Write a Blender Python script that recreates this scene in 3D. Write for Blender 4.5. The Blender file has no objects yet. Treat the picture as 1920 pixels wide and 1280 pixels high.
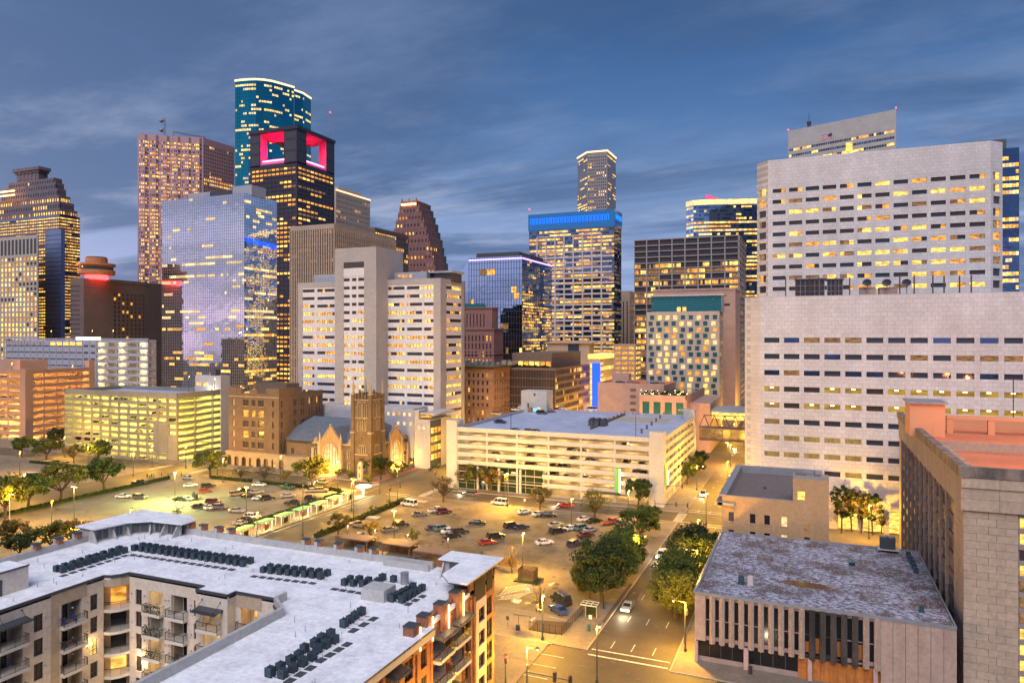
import bpy, math, random
from mathutils import Vector, Matrix
R = random.Random(7)
scn = bpy.context.scene
C = scn.collection
# ------------------------------------------------------------------ camera
CAMZ = 53.0
SA, CA, FP = 0.3865, 0.9223, 1336.0
cam_d = bpy.data.cameras.new('camera')
cam = bpy.data.objects.new('camera', cam_d); C.objects.link(cam)
cam.location = (0, 0, CAMZ)
cam.rotation_euler = (math.radians(90), 0, math.atan2(SA, CA))
cam_d.sensor_width = 36; cam_d.lens = FP/1920*36; cam_d.shift_y = -11/1920
cam_d.clip_start = 1; cam_d.clip_end = 30000
scn.camera = cam
# ------------------------------------------------------------------ world
SUN_AZ, SUN_EL = math.atan2(-0.97, 0.22), math.radians(50)     # wide soft dusk light from behind the camera
SD = Vector((math.cos(SUN_AZ)*math.cos(SUN_EL), math.sin(SUN_AZ)*math.cos(SUN_EL), math.sin(SUN_EL)))
W = bpy.data.worlds.new('World'); scn.world = W; W.use_nodes = True
def build_world():
 nt = W.node_tree; n = nt.nodes; L = nt.links; n.clear()
 def N(t, **k):
  o = n.new(t)
  for a, b in k.items(): setattr(o, a, b)
  return o
 def mth(op, a, b=None, c=None):
  o = N('ShaderNodeMath', operation=op)
  for i, v in enumerate((a, b, c)):
   if v is None: continue
   if isinstance(v, (int, float)): o.inputs[i].default_value = v
   else: L.new(v, o.inputs[i])
  return o.outputs[0]
 def mix(f, a, b, bt='MIX'):
  o = N('ShaderNodeMix', data_type='RGBA', blend_type=bt)
  for s, v in ((o.inputs[0], f), (o.inputs[6], a), (o.inputs[7], b)):
   if isinstance(v, tuple): s.default_value = (*v, 1)
   elif isinstance(v, (int, float)): s.default_value = v
   else: L.new(v, s)
  return o.outputs[2]
 tc = N('ShaderNodeTexCoord'); sep = N('ShaderNodeSeparateXYZ'); L.new(tc.outputs['Generated'], sep.inputs[0])
 z = sep.outputs[2]
 ramp = N('ShaderNodeValToRGB'); L.new(z, ramp.inputs[0])
 e = ramp.color_ramp.elements
 e[0].position = 0.0; e[0].color = (.25, .31, .55, 1)
 e[1].position = 1.0; e[1].color = (.05, .12, .28, 1)
 for p, c in ((.08, (.25, .34, .57)), (.18, (.165, .26, .46)), (.29, (.070, .155, .34)), (.42, (.026, .082, .22))):
  q = e.new(p); q.color = (*c, 1)
 # glow of the set sun
 sv = N('ShaderNodeVectorMath', operation='DOT_PRODUCT'); L.new(tc.outputs['Generated'], sv.inputs[0])
 g = Vector((-.86, -.52, .10)).normalized(); sv.inputs[1].default_value = g
 glow = mth('POWER', mth('MAXIMUM', mth('MULTIPLY_ADD', sv.outputs['Value'], .5, .5), 0.0), 4.5)
 low = mth('POWER', mth('MAXIMUM', mth('SUBTRACT', 1.0, mth('ABSOLUTE', z)), 0.0), 2.2)
 gl = mth('MULTIPLY', glow, low)
 hi = N('ShaderNodeMapRange'); L.new(z, hi.inputs[0]); hi.inputs[1].default_value = .06; hi.inputs[2].default_value = .24
 base = mix(mth('MULTIPLY', gl, .9), ramp.outputs[0], mix(hi.outputs[0], (1.0, .70, .86), (.56, .70, .96)))
 # clouds on a flat layer
 zz = mth('ADD', mth('MAXIMUM', z, 0.0), .10)
 cx = mth('DIVIDE', sep.outputs[0], zz); cy = mth('DIVIDE', sep.outputs[1], zz)
 comb = N('ShaderNodeCombineXYZ'); L.new(cx, comb.inputs[0]); L.new(cy, comb.inputs[1])
 mp = N('ShaderNodeMapping'); L.new(comb.outputs[0], mp.inputs[0]); mp.inputs[2].default_value = (0, 0, .55); mp.inputs[3].default_value = (.55, 1.0, 1)
 n1 = N('ShaderNodeTexNoise'); L.new(mp.outputs[0], n1.inputs[0]); n1.inputs['Scale'].default_value = .80; n1.inputs['Detail'].default_value = 7; n1.inputs['Roughness'].default_value = .58; n1.inputs['Distortion'].default_value = .5
 n2 = N('ShaderNodeTexNoise'); L.new(mp.outputs[0], n2.inputs[0]); n2.inputs['Scale'].default_value = 1.7; n2.inputs['Detail'].default_value = 8; n2.inputs['Roughness'].default_value = .62
 def ss(v, a, b):
  o = N('ShaderNodeMapRange', interpolation_type='SMOOTHSTEP'); L.new(v, o.inputs[0]); o.inputs[1].default_value = a; o.inputs[2].default_value = b; return o.outputs[0]
 dark = ss(n1.outputs[0], .40, .56); lite = ss(n2.outputs[0], .45, .72)
 fade = ss(z, .0, .14)
 c1 = mix(mth('MULTIPLY', dark, .78), base, mix(gl, (.058, .108, .225), (.30, .31, .43)))
 lo_ = ss(z, .34, .12); lc = mix(gl, mix(lo_, (.12, .19, .34), (.40, .46, .62)), (.85, .74, .82))
 c2 = mix(mth('MULTIPLY', mth('MULTIPLY', lite, fade), .72), c1, lc)
 sky = N('ShaderNodeTexSky', sky_type='NISHITA'); sky.sun_disc = False; sky.sun_elevation = SUN_EL; sky.sun_rotation = math.atan2(SD.x, SD.y); sky.altitude = 0
 hs = mix(1.0, sky.outputs[0], (.0012, .0012, .0014), 'MULTIPLY')
 fin = mix(1.0, c2, hs, 'ADD')
 # below the horizon: dim haze
 fin2 = mix(ss(z, -.06, -.005), (.10, .10, .12), fin)
 bg = N('ShaderNodeBackground'); L.new(fin2, bg.inputs[0]); bg.inputs[1].default_value = .58
 out = N('ShaderNodeOutputWorld'); L.new(bg.outputs[0], out.inputs[0])
build_world()
sun_d = bpy.data.lights.new('dusk_glow', 'SUN'); sun_d.energy = 1.5; sun_d.angle = math.radians(50); sun_d.color = (1, .92, .95)
sun = bpy.data.objects.new('dusk_glow', sun_d); C.objects.link(sun); sun.rotation_euler = SD.to_track_quat('Z', 'Y').to_euler()
scn.view_settings.view_transform = 'Standard'; scn.view_settings.look = 'None'; scn.view_settings.exposure = 1.07; scn.view_settings.gamma = 1
scn.view_settings.use_curve_mapping = False
scn.render.engine = 'CYCLES'
cy = scn.cycles
cy.use_denoising = True; cy.max_bounces = 5; cy.diffuse_bounces = 2; cy.glossy_bounces = 3; cy.transmission_bounces = 2
cy.caustics_reflective = False; cy.caustics_refractive = False; cy.sample_clamp_indirect = 3; cy.sample_clamp_direct = 30; cy.use_light_tree = True
# ------------------------------------------------------------------ survey helpers: sight lines measured from the photograph to points in the place
def ray(px): a = (px-960)/FP; return (-SA+CA*a, CA+SA*a)
def pt(px, D): x, y = ray(px); return (x*D, y*D)
def dep(x, y): return -SA*x+CA*y
def zat(py, D): return CAMZ+(629-py)/FP*D
def onZ(px, py, z=0.0):
 D = (CAMZ-z)*FP/(py-629); x, y = ray(px); return (x*D, y*D)
def onX(px, X): x, y = ray(px); return X*y/x
def onY(px, Y): x, y = ray(px); return Y*x/y
def fX(px, py, X):        # (y, z) on a plane of constant x
 Y = onX(px, X); return Y, zat(py, dep(X, Y))
def fY(px, py, Y):        # (x, z) on a plane of constant y
 X = onY(px, Y); return X, zat(py, dep(X, Y))
# ------------------------------------------------------------------ materials
MATS = {}
def nodes(m):
 m.use_nodes = True; nt = m.node_tree; b = nt.nodes['Principled BSDF']; return nt, b
def mat(name, col, rough=.8, col2=None, ns=.3, nd=5, lo=.35, hi=.65, metal=0, bump=0, bs=None, emit=None, es=0, spec=.5, brick=None, streak=0, orand=0, fine=.22, fs=1.6):
 """Procedural surface: two tones mixed by noise in world metres, optional joints, streaks and relief."""
 if name in MATS: return MATS[name]
 m = bpy.data.materials.new(name); nt, b = nodes(m); L = nt.links; n = nt.nodes
 b.inputs['Roughness'].default_value = rough; b.inputs['Metallic'].default_value = metal
 b.inputs['Specular IOR Level'].default_value = spec
 b.inputs['Base Color'].default_value = (*col, 1)
 geo = n.new('ShaderNodeNewGeometry'); pos = geo.outputs['Position']; cs = None
 if col2:
  t = n.new('ShaderNodeTexNoise'); t.inputs['Scale'].default_value = ns; t.inputs['Detail'].default_value = nd; t.inputs['Roughness'].default_value = .62
  if streak:
   mp = n.new('ShaderNodeMapping'); mp.inputs[3].default_value = (1, 1, streak); L.new(pos, mp.inputs[0]); L.new(mp.outputs[0], t.inputs[0])
  else: L.new(pos, t.inputs[0])
  mr = n.new('ShaderNodeMapRange'); mr.inputs[1].default_value = lo; mr.inputs[2].default_value = hi; L.new(t.outputs[0], mr.inputs[0])
  mx = n.new('ShaderNodeMix'); mx.data_type = 'RGBA'; L.new(mr.outputs[0], mx.inputs[0]); mx.inputs[6].default_value = (*col, 1); mx.inputs[7].default_value = (*col2, 1)
  cs = mx.outputs[2]
 hgt = None
 if cs and fine:
  t3 = n.new('ShaderNodeTexNoise'); t3.inputs['Scale'].default_value = fs; t3.inputs['Detail'].default_value = 9; t3.inputs['Roughness'].default_value = .7; L.new(pos, t3.inputs[0])
  r3 = n.new('ShaderNodeMapRange'); r3.inputs[1].default_value = .3; r3.inputs[2].default_value = .7; r3.inputs[3].default_value = 1-fine; r3.inputs[4].default_value = 1+fine*.6; L.new(t3.outputs[0], r3.inputs[0])
  c3 = n.new('ShaderNodeVectorMath'); c3.operation = 'SCALE'; L.new(cs, c3.inputs[0]); L.new(r3.outputs[0], c3.inputs['Scale']); cs = c3.outputs[0]
 if brick:     # (w, h, joint, shade)  on any wall: u = x+y, v = z
  bw, bh, bj, sh = brick[:4]
  sp = n.new('ShaderNodeSeparateXYZ'); L.new(pos, sp.inputs[0]); ad = n.new('ShaderNodeMath'); ad.operation = 'ADD'; L.new(sp.outputs[0], ad.inputs[0]); L.new(sp.outputs[1], ad.inputs[1])
  cb = n.new('ShaderNodeCombineXYZ'); L.new(ad.outputs[0], cb.inputs[0]); L.new(sp.outputs[2], cb.inputs[1])
  if len(brick) > 4: cb = sp; 
  bt = n.new('ShaderNodeTexBrick'); L.new(pos if len(brick) > 4 else cb.outputs[0], bt.inputs[0]); bt.inputs['Scale'].default_value = 1
  bt.inputs['Brick Width'].default_value = bw; bt.inputs['Row Height'].default_value = bh; bt.inputs['Mortar Size'].default_value = bj; bt.inputs['Mortar Smooth'].default_value = .1
  bt.inputs['Color1'].default_value = (1, 1, 1, 1); v = 1-(1-sh)*.35; bt.inputs['Color2'].default_value = (v, v, v, 1); bt.inputs['Mortar'].default_value = (sh, sh, sh, 1)
  mm = n.new('ShaderNodeMix'); mm.data_type = 'RGBA'; mm.blend_type = 'MULTIPLY'; mm.inputs[0].default_value = 1
  if cs: L.new(cs, mm.inputs[6])
  else: mm.inputs[6].default_value = (*col, 1)
  L.new(bt.outputs[0], mm.inputs[7]); cs = mm.outputs[2]
 if orand:
  oi = n.new('ShaderNodeObjectInfo'); hv = n.new('ShaderNodeHueSaturation'); mr2 = n.new('ShaderNodeMapRange'); mr2.inputs[3].default_value = 1-orand; mr2.inputs[4].default_value = 1+orand
  L.new(oi.outputs['Random'], mr2.inputs[0]); L.new(mr2.outputs[0], hv.inputs['Value'])
  if cs: L.new(cs, hv.inputs['Color'])
  else: hv.inputs['Color'].default_value = (*col, 1)
  cs = hv.outputs[0]
 if cs: L.new(cs, b.inputs['Base Color'])
 if bump:
  t2 = n.new('ShaderNodeTexNoise'); t2.inputs['Scale'].default_value = bs or 4; t2.inputs['Detail'].default_value = 4; L.new(pos, t2.inputs[0])
  bp = n.new('ShaderNodeBump'); bp.inputs['Strength'].default_value = bump; bp.inputs['Distance'].default_value = .1; L.new(t2.outputs[0], bp.inputs['Height']); L.new(bp.outputs[0], b.inputs['Normal'])
 if emit:
  b.inputs['Emission Color'].default_value = (*emit, 1); b.inputs['Emission Strength'].default_value = es
  m.cycles.emission_sampling = 'NONE'
 MATS[name] = m; return m
def lit_mat(name, c1, c2, s, sc=(.55, .55, 1.6), lo=.36, hi=.62, dark=.25):
 """A lit room behind glass: brightness broken up by furniture, blinds and ceiling lights."""
 m = bpy.data.materials.new(name); nt, b = nodes(m); n = nt.nodes; L = nt.links
 geo = n.new('ShaderNodeNewGeometry'); mp = n.new('ShaderNodeMapping'); mp.inputs[3].default_value = sc; L.new(geo.outputs[0], mp.inputs[0])
 t = n.new('ShaderNodeTexNoise'); t.inputs['Scale'].default_value = 1.0; t.inputs['Detail'].default_value = 3; L.new(mp.outputs[0], t.inputs[0])
 mr = n.new('ShaderNodeMapRange'); mr.inputs[1].default_value = lo; mr.inputs[2].default_value = hi; mr.inputs[3].default_value = dark; L.new(t.outputs[0], mr.inputs[0])
 mx = n.new('ShaderNodeMix'); mx.data_type = 'RGBA'; L.new(t.outputs[0], mx.inputs[0]); mx.inputs[6].default_value = (*c1, 1); mx.inputs[7].default_value = (*c2, 1)
 isl = n.new('ShaderNodeMapRange'); L.new(geo.outputs['Random Per Island'], isl.inputs[0]); isl.inputs[3].default_value = .55; isl.inputs[4].default_value = 1.25
 mu = n.new('ShaderNodeMath'); mu.operation = 'MULTIPLY'; L.new(mr.outputs[0], mu.inputs[0]); L.new(isl.outputs[0], mu.inputs[1])
 m2 = n.new('ShaderNodeMath'); m2.operation = 'MULTIPLY'; L.new(mu.outputs[0], m2.inputs[0]); m2.inputs[1].default_value = s
 L.new(mx.outputs[2], b.inputs['Emission Color']); L.new(m2.outputs[0], b.inputs['Emission Strength'])
 b.inputs['Base Color'].default_value = (.08, .06, .04, 1); b.inputs['Roughness'].default_value = .15
 m.cycles.emission_sampling = 'NONE'; MATS[name] = m; return m
def mirror_mat(name, col, rough=.04, wob=.02, ws=.25, metal=1.0):
 m = bpy.data.materials.new(name); nt, b = nodes(m); n = nt.nodes; L = nt.links
 b.inputs['Base Color'].default_value = (*col, 1); b.inputs['Metallic'].default_value = metal; b.inputs['Roughness'].default_value = rough
 geo = n.new('ShaderNodeNewGeometry'); t = n.new('ShaderNodeTexNoise'); t.inputs['Scale'].default_value = ws; t.inputs['Detail'].default_value = 2; L.new(geo.outputs[0], t.inputs[0])
 bp = n.new('ShaderNodeBump'); bp.inputs['Strength'].default_value = 1; bp.inputs['Distance'].default_value = wob; L.new(t.outputs[0], bp.inputs['Height']); L.new(bp.outputs[0], b.inputs['Normal'])
 MATS[name] = m; return m
def glow(name, col, s, sampled=False):
 if name in MATS: return MATS[name]
 m = mat(name, tuple(c*.5 for c in col), .5, emit=col, es=s)
 if sampled: m.cycles.emission_sampling = 'AUTO'
 return m
# lit and unlit panes
lit_mat('lit_yellow', (1, .50, .06), (1, .66, .17), 1.25, dark=.35)
lit_mat('lit_amber', (1, .34, .03), (1, .48, .08), .85, dark=.3)
lit_mat('lit_dim', (.9, .38, .10), (.8, .42, .12), .26, dark=.2)
lit_mat('lit_pale', (1, .62, .22), (1, .76, .38), .9, dark=.5)
mirror_mat('dark_glass', (.045, .055, .075), .06, .01, metal=.0); MATS['dark_glass'].node_tree.nodes['Principled BSDF'].inputs['Specular IOR Level'].default_value = .45
mirror_mat('brown_glass', (.06, .045, .04), .1, .01, metal=0)
mirror_mat('blue_mirror', (.36, .50, .68), .03, .05, .18)
mirror_mat('pale_mirror', (.80, .82, .92), .02, .05, .15)
mirror_mat('teal_mirror', (.04, .33, .40), .08, .04, .2)
mirror_mat('teal_glass', (.03, .16, .17), .1, .02, .3, metal=.4)
mirror_mat('navy_mirror', (.16, .22, .34), .05, .05, .2)
mat('white_stone', (.70, .66, .65), .75, (.58, .54, .52), .16, 9, fine=.13, brick=(1.7, 1.14, .05, .70), streak=.35)
mat('white_paint', (.47, .46, .44), .7, (.41, .40, .38), .15, 6)
mat('white_panel', (.74, .71, .72), .6, (.68, .65, .66), .2, 4, brick=(.62, 9, .05, .80))
mat('grey_stone', (.42, .385, .37), .8, (.37, .34, .33), .1, 5, brick=(3, 1.3, .03, .9))
mat('pink_granite', (.50, .31, .32), .6, (.44, .27, .28), .1, 4)
mat('dark_granite', (.040, .028, .042), .4, (.055, .038, .052), .1, 3)
mat('tan_concrete', (.45, .34, .25), .85, (.38, .29, .22), .1, 6)
mat('louvre_black', (.02, .02, .022), .9); mat('beige_concrete', (.50, .42, .34), .85, (.43, .36, .30), .1, 6)
mat('brown_concrete', (.17, .12, .10), .85, (.14, .10, .09), .15, 5, brick=(40, 1.1, .04, .85))
mat('orange_clay', (.46, .27, .18), .85, (.40, .235, .155), .2, 5)
mat('red_granite', (.26, .13, .12), .7, (.22, .11, .10), .1, 5)
mat('black_metal', (.03, .03, .035), .5)
mat('dark_metal', (.07, .075, .085), .5, metal=.3)
mat('grey_metal', (.32, .33, .35), .5, (.25, .26, .28), .8, metal=.3)
mat('steel_pole', (.08, .08, .085), .45, metal=.5)
mat('grey_frame', (.30, .27, .27), .7, (.26, .24, .24), .2, 4)
mat('white_frame', (.56, .50, .47), .7, (.50, .45, .42), .2, 4)
mat('grey_paint', (.40, .40, .45), .7, (.36, .36, .41), .2, 5)
mat('yellow_paint', (.24, .225, .19), .8, (.20, .19, .16), .2, 5)
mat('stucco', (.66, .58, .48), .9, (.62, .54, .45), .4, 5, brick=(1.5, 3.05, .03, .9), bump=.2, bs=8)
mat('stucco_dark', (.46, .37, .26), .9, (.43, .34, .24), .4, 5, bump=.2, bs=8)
mat('stucco_trim', (.60, .56, .49), .8)
mat('orange_brick', (.36, .15, .08), .9, (.27, .11, .06), .9, 5, brick=(.42, .16, .018, .7), bump=.2, bs=12)
mat('brown_brick', (.175, .115, .075), .9, (.135, .09, .06), .6, 6, brick=(.5, .2, .02, .75))
mat('church_brick', (.16, .11, .07), .9, (.115, .08, .05), .5, 6, brick=(.5, .2, .02, .75))
mat('church_stone', (.38, .29, .19), .9, (.30, .23, .15), .4, 5)
mat('slate_blue', (.12, .15, .20), .7, (.09, .11, .15), .6, 5, brick=(.8, .4, .02, .7))
mat('peach_brick', (.48, .31, .16), .9, (.42, .27, .14), .25, 6, brick=(.6, .25, .015, .88), streak=.5)
mat('block_stone', (.48, .37, .27), .85, (.40, .31, .23), .35, 6, streak=.4, bump=.25, bs=3, orand=.07)
mat('bay_blue', (.12, .19, .36), .25, (.09, .14, .28), .05, 3, spec=.8); mat('dark_mauve', (.19, .15, .17), .7, (.15, .12, .14), .2, 5); mat('mauve_shade_stone', (.31, .25, .235), .85, (.25, .20, .185), .3, 6, streak=.3, bump=.2, bs=3, orand=.05)
mat('stained_concrete', (.26, .20, .16), .9, (.10, .085, .075), .5, 7, .42, .62, streak=.25, bump=.3, bs=4)
mat('sooty_concrete', (.11, .09, .08), .9, (.035, .03, .03), .4, 6, .35, .6, streak=.3, bump=.3, bs=4)
mat('fin_concrete', (.44, .33, .27), .85, (.36, .27, .22), .5, 6, streak=.25, bump=.3, bs=5)
mat('plywood', (.46, .17, .035), .8, (.34, .12, .025), 1.3, 5, streak=.3)
mat('white_roof', (.86, .87, .88), .75, (.66, .64, .67), .35, 10, .42, .72, bump=.5, bs=2.5, brick=(14, 1.6, .035, .86, 1))
mat('blue_deck', (.40, .45, .58), .75, (.30, .34, .46), .16, 7, .38, .68)
mat('gravel_roof', (.17, .14, .13), .95, (.12, .10, .095), 1.2, 8, bump=.5, bs=5)
mat('orange_lit_deck', (.62, .22, .10), .8, (.50, .17, .08), .12, 6)  # orange lamplight put into the deck colour
mat('asphalt', (.088, .072, .048), .7, (.045, .037, .027), .12, 8, .35, .7, bump=.2, bs=3)
mat('oil_stain', (.03, .026, .02), .6); mat('crown_lining', (.60, .14, .32), .8, (.52, .12, .28)); mat('lot_paving', (.19, .155, .10), .85, (.075, .06, .036), .11, 10, .36, .66, bump=.2, bs=2)
mat('pale_lot', (.20, .17, .125), .85, (.11, .09, .068), .07, 10, .38, .68)
mat('sidewalk', (.19, .16, .125), .9, (.14, .12, .095), .35, 7, brick=(1.8, 1.8, .03, .8, 1))
mat('brick_paving', (.22, .10, .065), .9, (.16, .075, .05), .5, 6, brick=(.8, .4, .03, .8, 1))
mat('kerb_stone', (.30, .26, .21), .9)
mat('marking', (.62, .60, .55), .8, (.35, .33, .29), 1.5, 5, .4, .7)
mat('dark_ground', (.06, .055, .05), .95, (.04, .04, .035), .02, 6)
mat('bark', (.10, .07, .045), .95, (.06, .04, .03), 3, 4)
mat('soil', (.06, .04, .03), .95)
def leaf(name, a, b_):
 m = mat(name, a, .7, b_, 1.1, 3, .3, .7, orand=.22, spec=.2); return m
leaf('leaf_green', (.085, .125, .022), (.022, .042, .010)); leaf('leaf_olive', (.14, .15, .022), (.05, .06, .015)); leaf('leaf_gold', (.20, .14, .025), (.11, .085, .02))  # gold tone has yellow lamplight put into the leaf colour
leaf('leaf_dark', (.042, .066, .018), (.014, .026, .010)); leaf('leaf_brown', (.10, .082, .03), (.05, .042, .02)); leaf('hedge_green', (.04, .055, .014), (.02, .03, .01))
glow('sodium', (1, .62, .16), 12); glow('white_glow', (1, .93, .75), 6); glow('warm_tube', (1, .72, .32), 7); glow('green_glow', (.35, 1, .30), 14)
glow('red_glow', (1, .03, .03), 5); glow('pink_glow', (1, .004, .13), .42); glow('blue_glow', (.005, .05, 1), 1.6); glow('neon_blue', (.02, .30, 1), 1.1); glow('purple_glow', (.55, .35, 1), 1.2)
glow('head_glow', (1, .85, .6), 9); glow('warm_line', (1, .62, .30), 1.1); glow('orange_line', (1, .42, .10), 5); glow('signal_green', (.05, .9, .45), 4)
glow('orange_soffit', (.95, .20, .03), .35)
# ------------------------------------------------------------------ mesh builder and object tree
OFF = {}
LK = 2.8      # street lamps, one common factor
class MB:
 def __init__(s): s.v = []; s.f = []; s.m = []
 def face(s, pts, m=0):
  b = len(s.v); s.v += [tuple(p) for p in pts]; s.f.append(tuple(range(b, b+len(pts)))); s.m.append(m)
 def hexa(s, p, m=0, bot=True):    # 8 points: bottom loop ccw then top loop
  b = len(s.v); s.v += [tuple(q) for q in p]
  fs = [(4, 5, 6, 7), (0, 1, 5, 4), (1, 2, 6, 5), (2, 3, 7, 6), (3, 0, 4, 7)]
  if bot: fs.append((3, 2, 1, 0))
  for f in fs: s.f.append(tuple(b+i for i in f)); s.m.append(m)
 def box(s, x0, x1, y0, y1, z0, z1, m=0, bot=True):
  if x0 > x1: x0, x1 = x1, x0
  if y0 > y1: y0, y1 = y1, y0
  s.hexa([(x0, y0, z0), (x1, y0, z0), (x1, y1, z0), (x0, y1, z0), (x0, y0, z1), (x1, y0, z1), (x1, y1, z1), (x0, y1, z1)], m, bot)
 def fb(s, F, u0, u1, z0, z1, d0, d1, m=0):
  P = F.p
  s.hexa([P(u0, z0, d1), P(u1, z0, d1), P(u1, z0, d0), P(u0, z0, d0), P(u0, z1, d1), P(u1, z1, d1), P(u1, z1, d0), P(u0, z1, d0)], m)
 def prism(s, poly, z0, z1, m=0, mt=None, bot=False, top=None):
  n = len(poly); b = len(s.v); tp = top or poly
  s.v += [(x, y, z0) for x, y in poly]+[(x, y, z1) for x, y in tp]
  for i in range(n): j = (i+1) % n; s.f.append((b+i, b+j, b+n+j, b+n+i)); s.m.append(m)
  s.f.append(tuple(b+n+i for i in range(n))); s.m.append(m if mt is None else mt)
  if bot: s.f.append(tuple(b+i for i in reversed(range(n)))); s.m.append(m)
 def cyl(s, x, y, z0, z1, r, n=8, r2=None, m=0, bot=False):
  r2 = r if r2 is None else r2; t = [i*2*math.pi/n for i in range(n)]
  s.prism([(x+r*math.cos(a), y+r*math.sin(a)) for a in t], z0, z1, m, bot=bot, top=[(x+r2*math.cos(a), y+r2*math.sin(a)) for a in t])
 def tube(s, p, q, r, r2=None, n=6, m=0):
  p = Vector(p); q = Vector(q); r2 = r if r2 is None else r2; d = (q-p)
  if d.length < 1e-6: return
  d.normalize(); a = d.orthogonal().normalized(); c = d.cross(a); b = len(s.v)
  for P, rr in ((p, r), (q, r2)):
   for i in range(n):
    t = i*2*math.pi/n; s.v.append(tuple(P+a*rr*math.cos(t)+c*rr*math.sin(t)))
  for i in range(n): j = (i+1) % n; s.f.append((b+i, b+j, b+n+j, b+n+i)); s.m.append(m)
  s.f.append(tuple(b+n+i for i in range(n))); s.m.append(m); s.f.append(tuple(b+i for i in reversed(range(n)))); s.m.append(m)
 def ball(s, x, y, z, r, m=0, n=8, k=5, sz=1):
  b = len(s.v)
  s.v.append((x, y, z-r*sz))
  for i in range(1, k):
   t = -math.pi/2+math.pi*i/k
   for j in range(n): a = 2*math.pi*j/n; s.v.append((x+r*math.cos(t)*math.cos(a), y+r*math.cos(t)*math.sin(a), z+r*sz*math.sin(t)))
  s.v.append((x, y, z+r*sz)); e = len(s.v)-1
  for j in range(n): s.f.append((b, b+1+(j+1) % n, b+1+j)); s.m.append(m); s.f.append((e, e-n+j, e-n+(j+1) % n)); s.m.append(m)
  for i in range(k-2):
   for j in range(n): q = b+1+i*n; jj = (j+1) % n; s.f.append((q+j, q+jj, q+n+jj, q+n+j)); s.m.append(m)
 def mesh(s, name, mats, off=(0, 0, 0)):
  me = bpy.data.meshes.new(name); ox, oy, oz = off
  me.from_pydata([(x-ox, y-oy, z-oz) for x, y, z in s.v], [], s.f)
  for k in mats: me.materials.append(MATS[k] if isinstance(k, str) else k)
  if len(mats) > 1: me.polygons.foreach_set('material_index', s.m)
  me.update(); return me
 def build(s, name, mats, parent=None, kind=None, smooth=False):
  if isinstance(mats, str): mats = [mats]
  off = OFF.get(parent.name, (0, 0, 0)) if parent else (0, 0, 0)
  me = s.mesh(name, mats, off)
  if smooth: me.polygons.foreach_set('use_smooth', [True]*len(me.polygons))
  o = bpy.data.objects.new(name, me); C.objects.link(o)
  if parent: o.parent = parent; OFF[o.name] = off
  if kind: o['kind'] = kind
  return o
def thing(name, label, cat, loc=(0, 0, 0), rz=0, group=None):
 o = bpy.data.objects.new(name, None); C.objects.link(o); o.location = loc; o.rotation_euler = (0, 0, rz); o.empty_display_size = .5
 o['label'] = label; o['category'] = cat
 if group: o['group'] = group
 OFF[o.name] = tuple(loc); return o
def tag(o, label, cat, group=None):
 o['label'] = label; o['category'] = cat
 if group: o['group'] = group
 return o
def centre(o):
 """Move a one-mesh thing's origin to the middle of its base."""
 me = o.data; n = len(me.vertices); xs = [v.co.x for v in me.vertices]; ys = [v.co.y for v in me.vertices]; zs = [v.co.z for v in me.vertices]
 c = Vector(((min(xs)+max(xs))/2, (min(ys)+max(ys))/2, min(zs))); me.transform(Matrix.Translation(-c)); o.location = c; return o
def dup(root, loc, rz=0, label=None, group=None, scale=None, mats=None):
 r = root.copy(); C.objects.link(r); r.location = loc; r.rotation_euler = (0, 0, rz)
 if label: r['label'] = label
 if group: r['group'] = group
 if scale: r.scale = scale if isinstance(scale, tuple) else (scale,)*3
 def rec(src, dst, d):
  for ch in src.children:
   c = ch.copy(); C.objects.link(c); c.parent = dst
   if mats and ch.name.split('.')[0] in mats:
    c.material_slots[0].link = 'OBJECT'; c.material_slots[0].material = mats[ch.name.split('.')[0]]
   if d < 2: rec(ch, c, d+1)
 rec(root, r, 1); return r
def lamp(x, y, z, p, col=(1, .45, .035), r=.25, name='lamp_light', parent=None):
 d = bpy.data.lights.new(name, 'POINT'); d.energy = p*(LK if name == 'lamp_light' and p > 2000 else 1); d.color = col; d.shadow_soft_size = r
 o = bpy.data.objects.new(name, d); C.objects.link(o); o.location = (x, y, z)
 if parent: o.parent = parent; ox, oy, oz = OFF.get(parent.name, (0, 0, 0)); o.location = (x-ox, y-oy, z-oz)
 return o
# ------------------------------------------------------------------ facades
class Face:
 def __init__(s, a, b):
  s.a = a; dx, dy = b[0]-a[0], b[1]-a[1]; s.W = math.hypot(dx, dy); s.U = (dx/s.W, dy/s.W); s.N = (s.U[1], -s.U[0]); s.rz = math.atan2(s.U[1], s.U[0])
 def p(s, u, z, d=0): return (s.a[0]+s.U[0]*u+s.N[0]*d, s.a[1]+s.U[1]*u+s.N[1]*d, z)
def inset(poly, r):
 n = len(poly); out = []
 for i in range(n):
  p, q, t = poly[i-1], poly[i], poly[(i+1) % n]
  def ln(a, b): dx, dy = b[0]-a[0], b[1]-a[1]; l = math.hypot(dx, dy) or 1; return dx/l, dy/l
  u, w = ln(p, q), ln(q, t); n1 = (-u[1], u[0]); n2 = (-w[1], w[0]); k = 1+n1[0]*n2[0]+n1[1]*n2[1]
  out.append((q[0]+r*(n1[0]+n2[0])/k, q[1]+r*(n1[1]+n2[1])/k))
 return out
PANE = {}
def pane_mesh(w, h, mk, th=.06):
 k = (round(w, 2), round(h, 2), mk)
 if k not in PANE:
  b = MB(); b.box(-w/2, w/2, 0, th, 0, h, 0); me = b.mesh('window', [mk]); PANE[k] = me
 return PANE[k]
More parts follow.
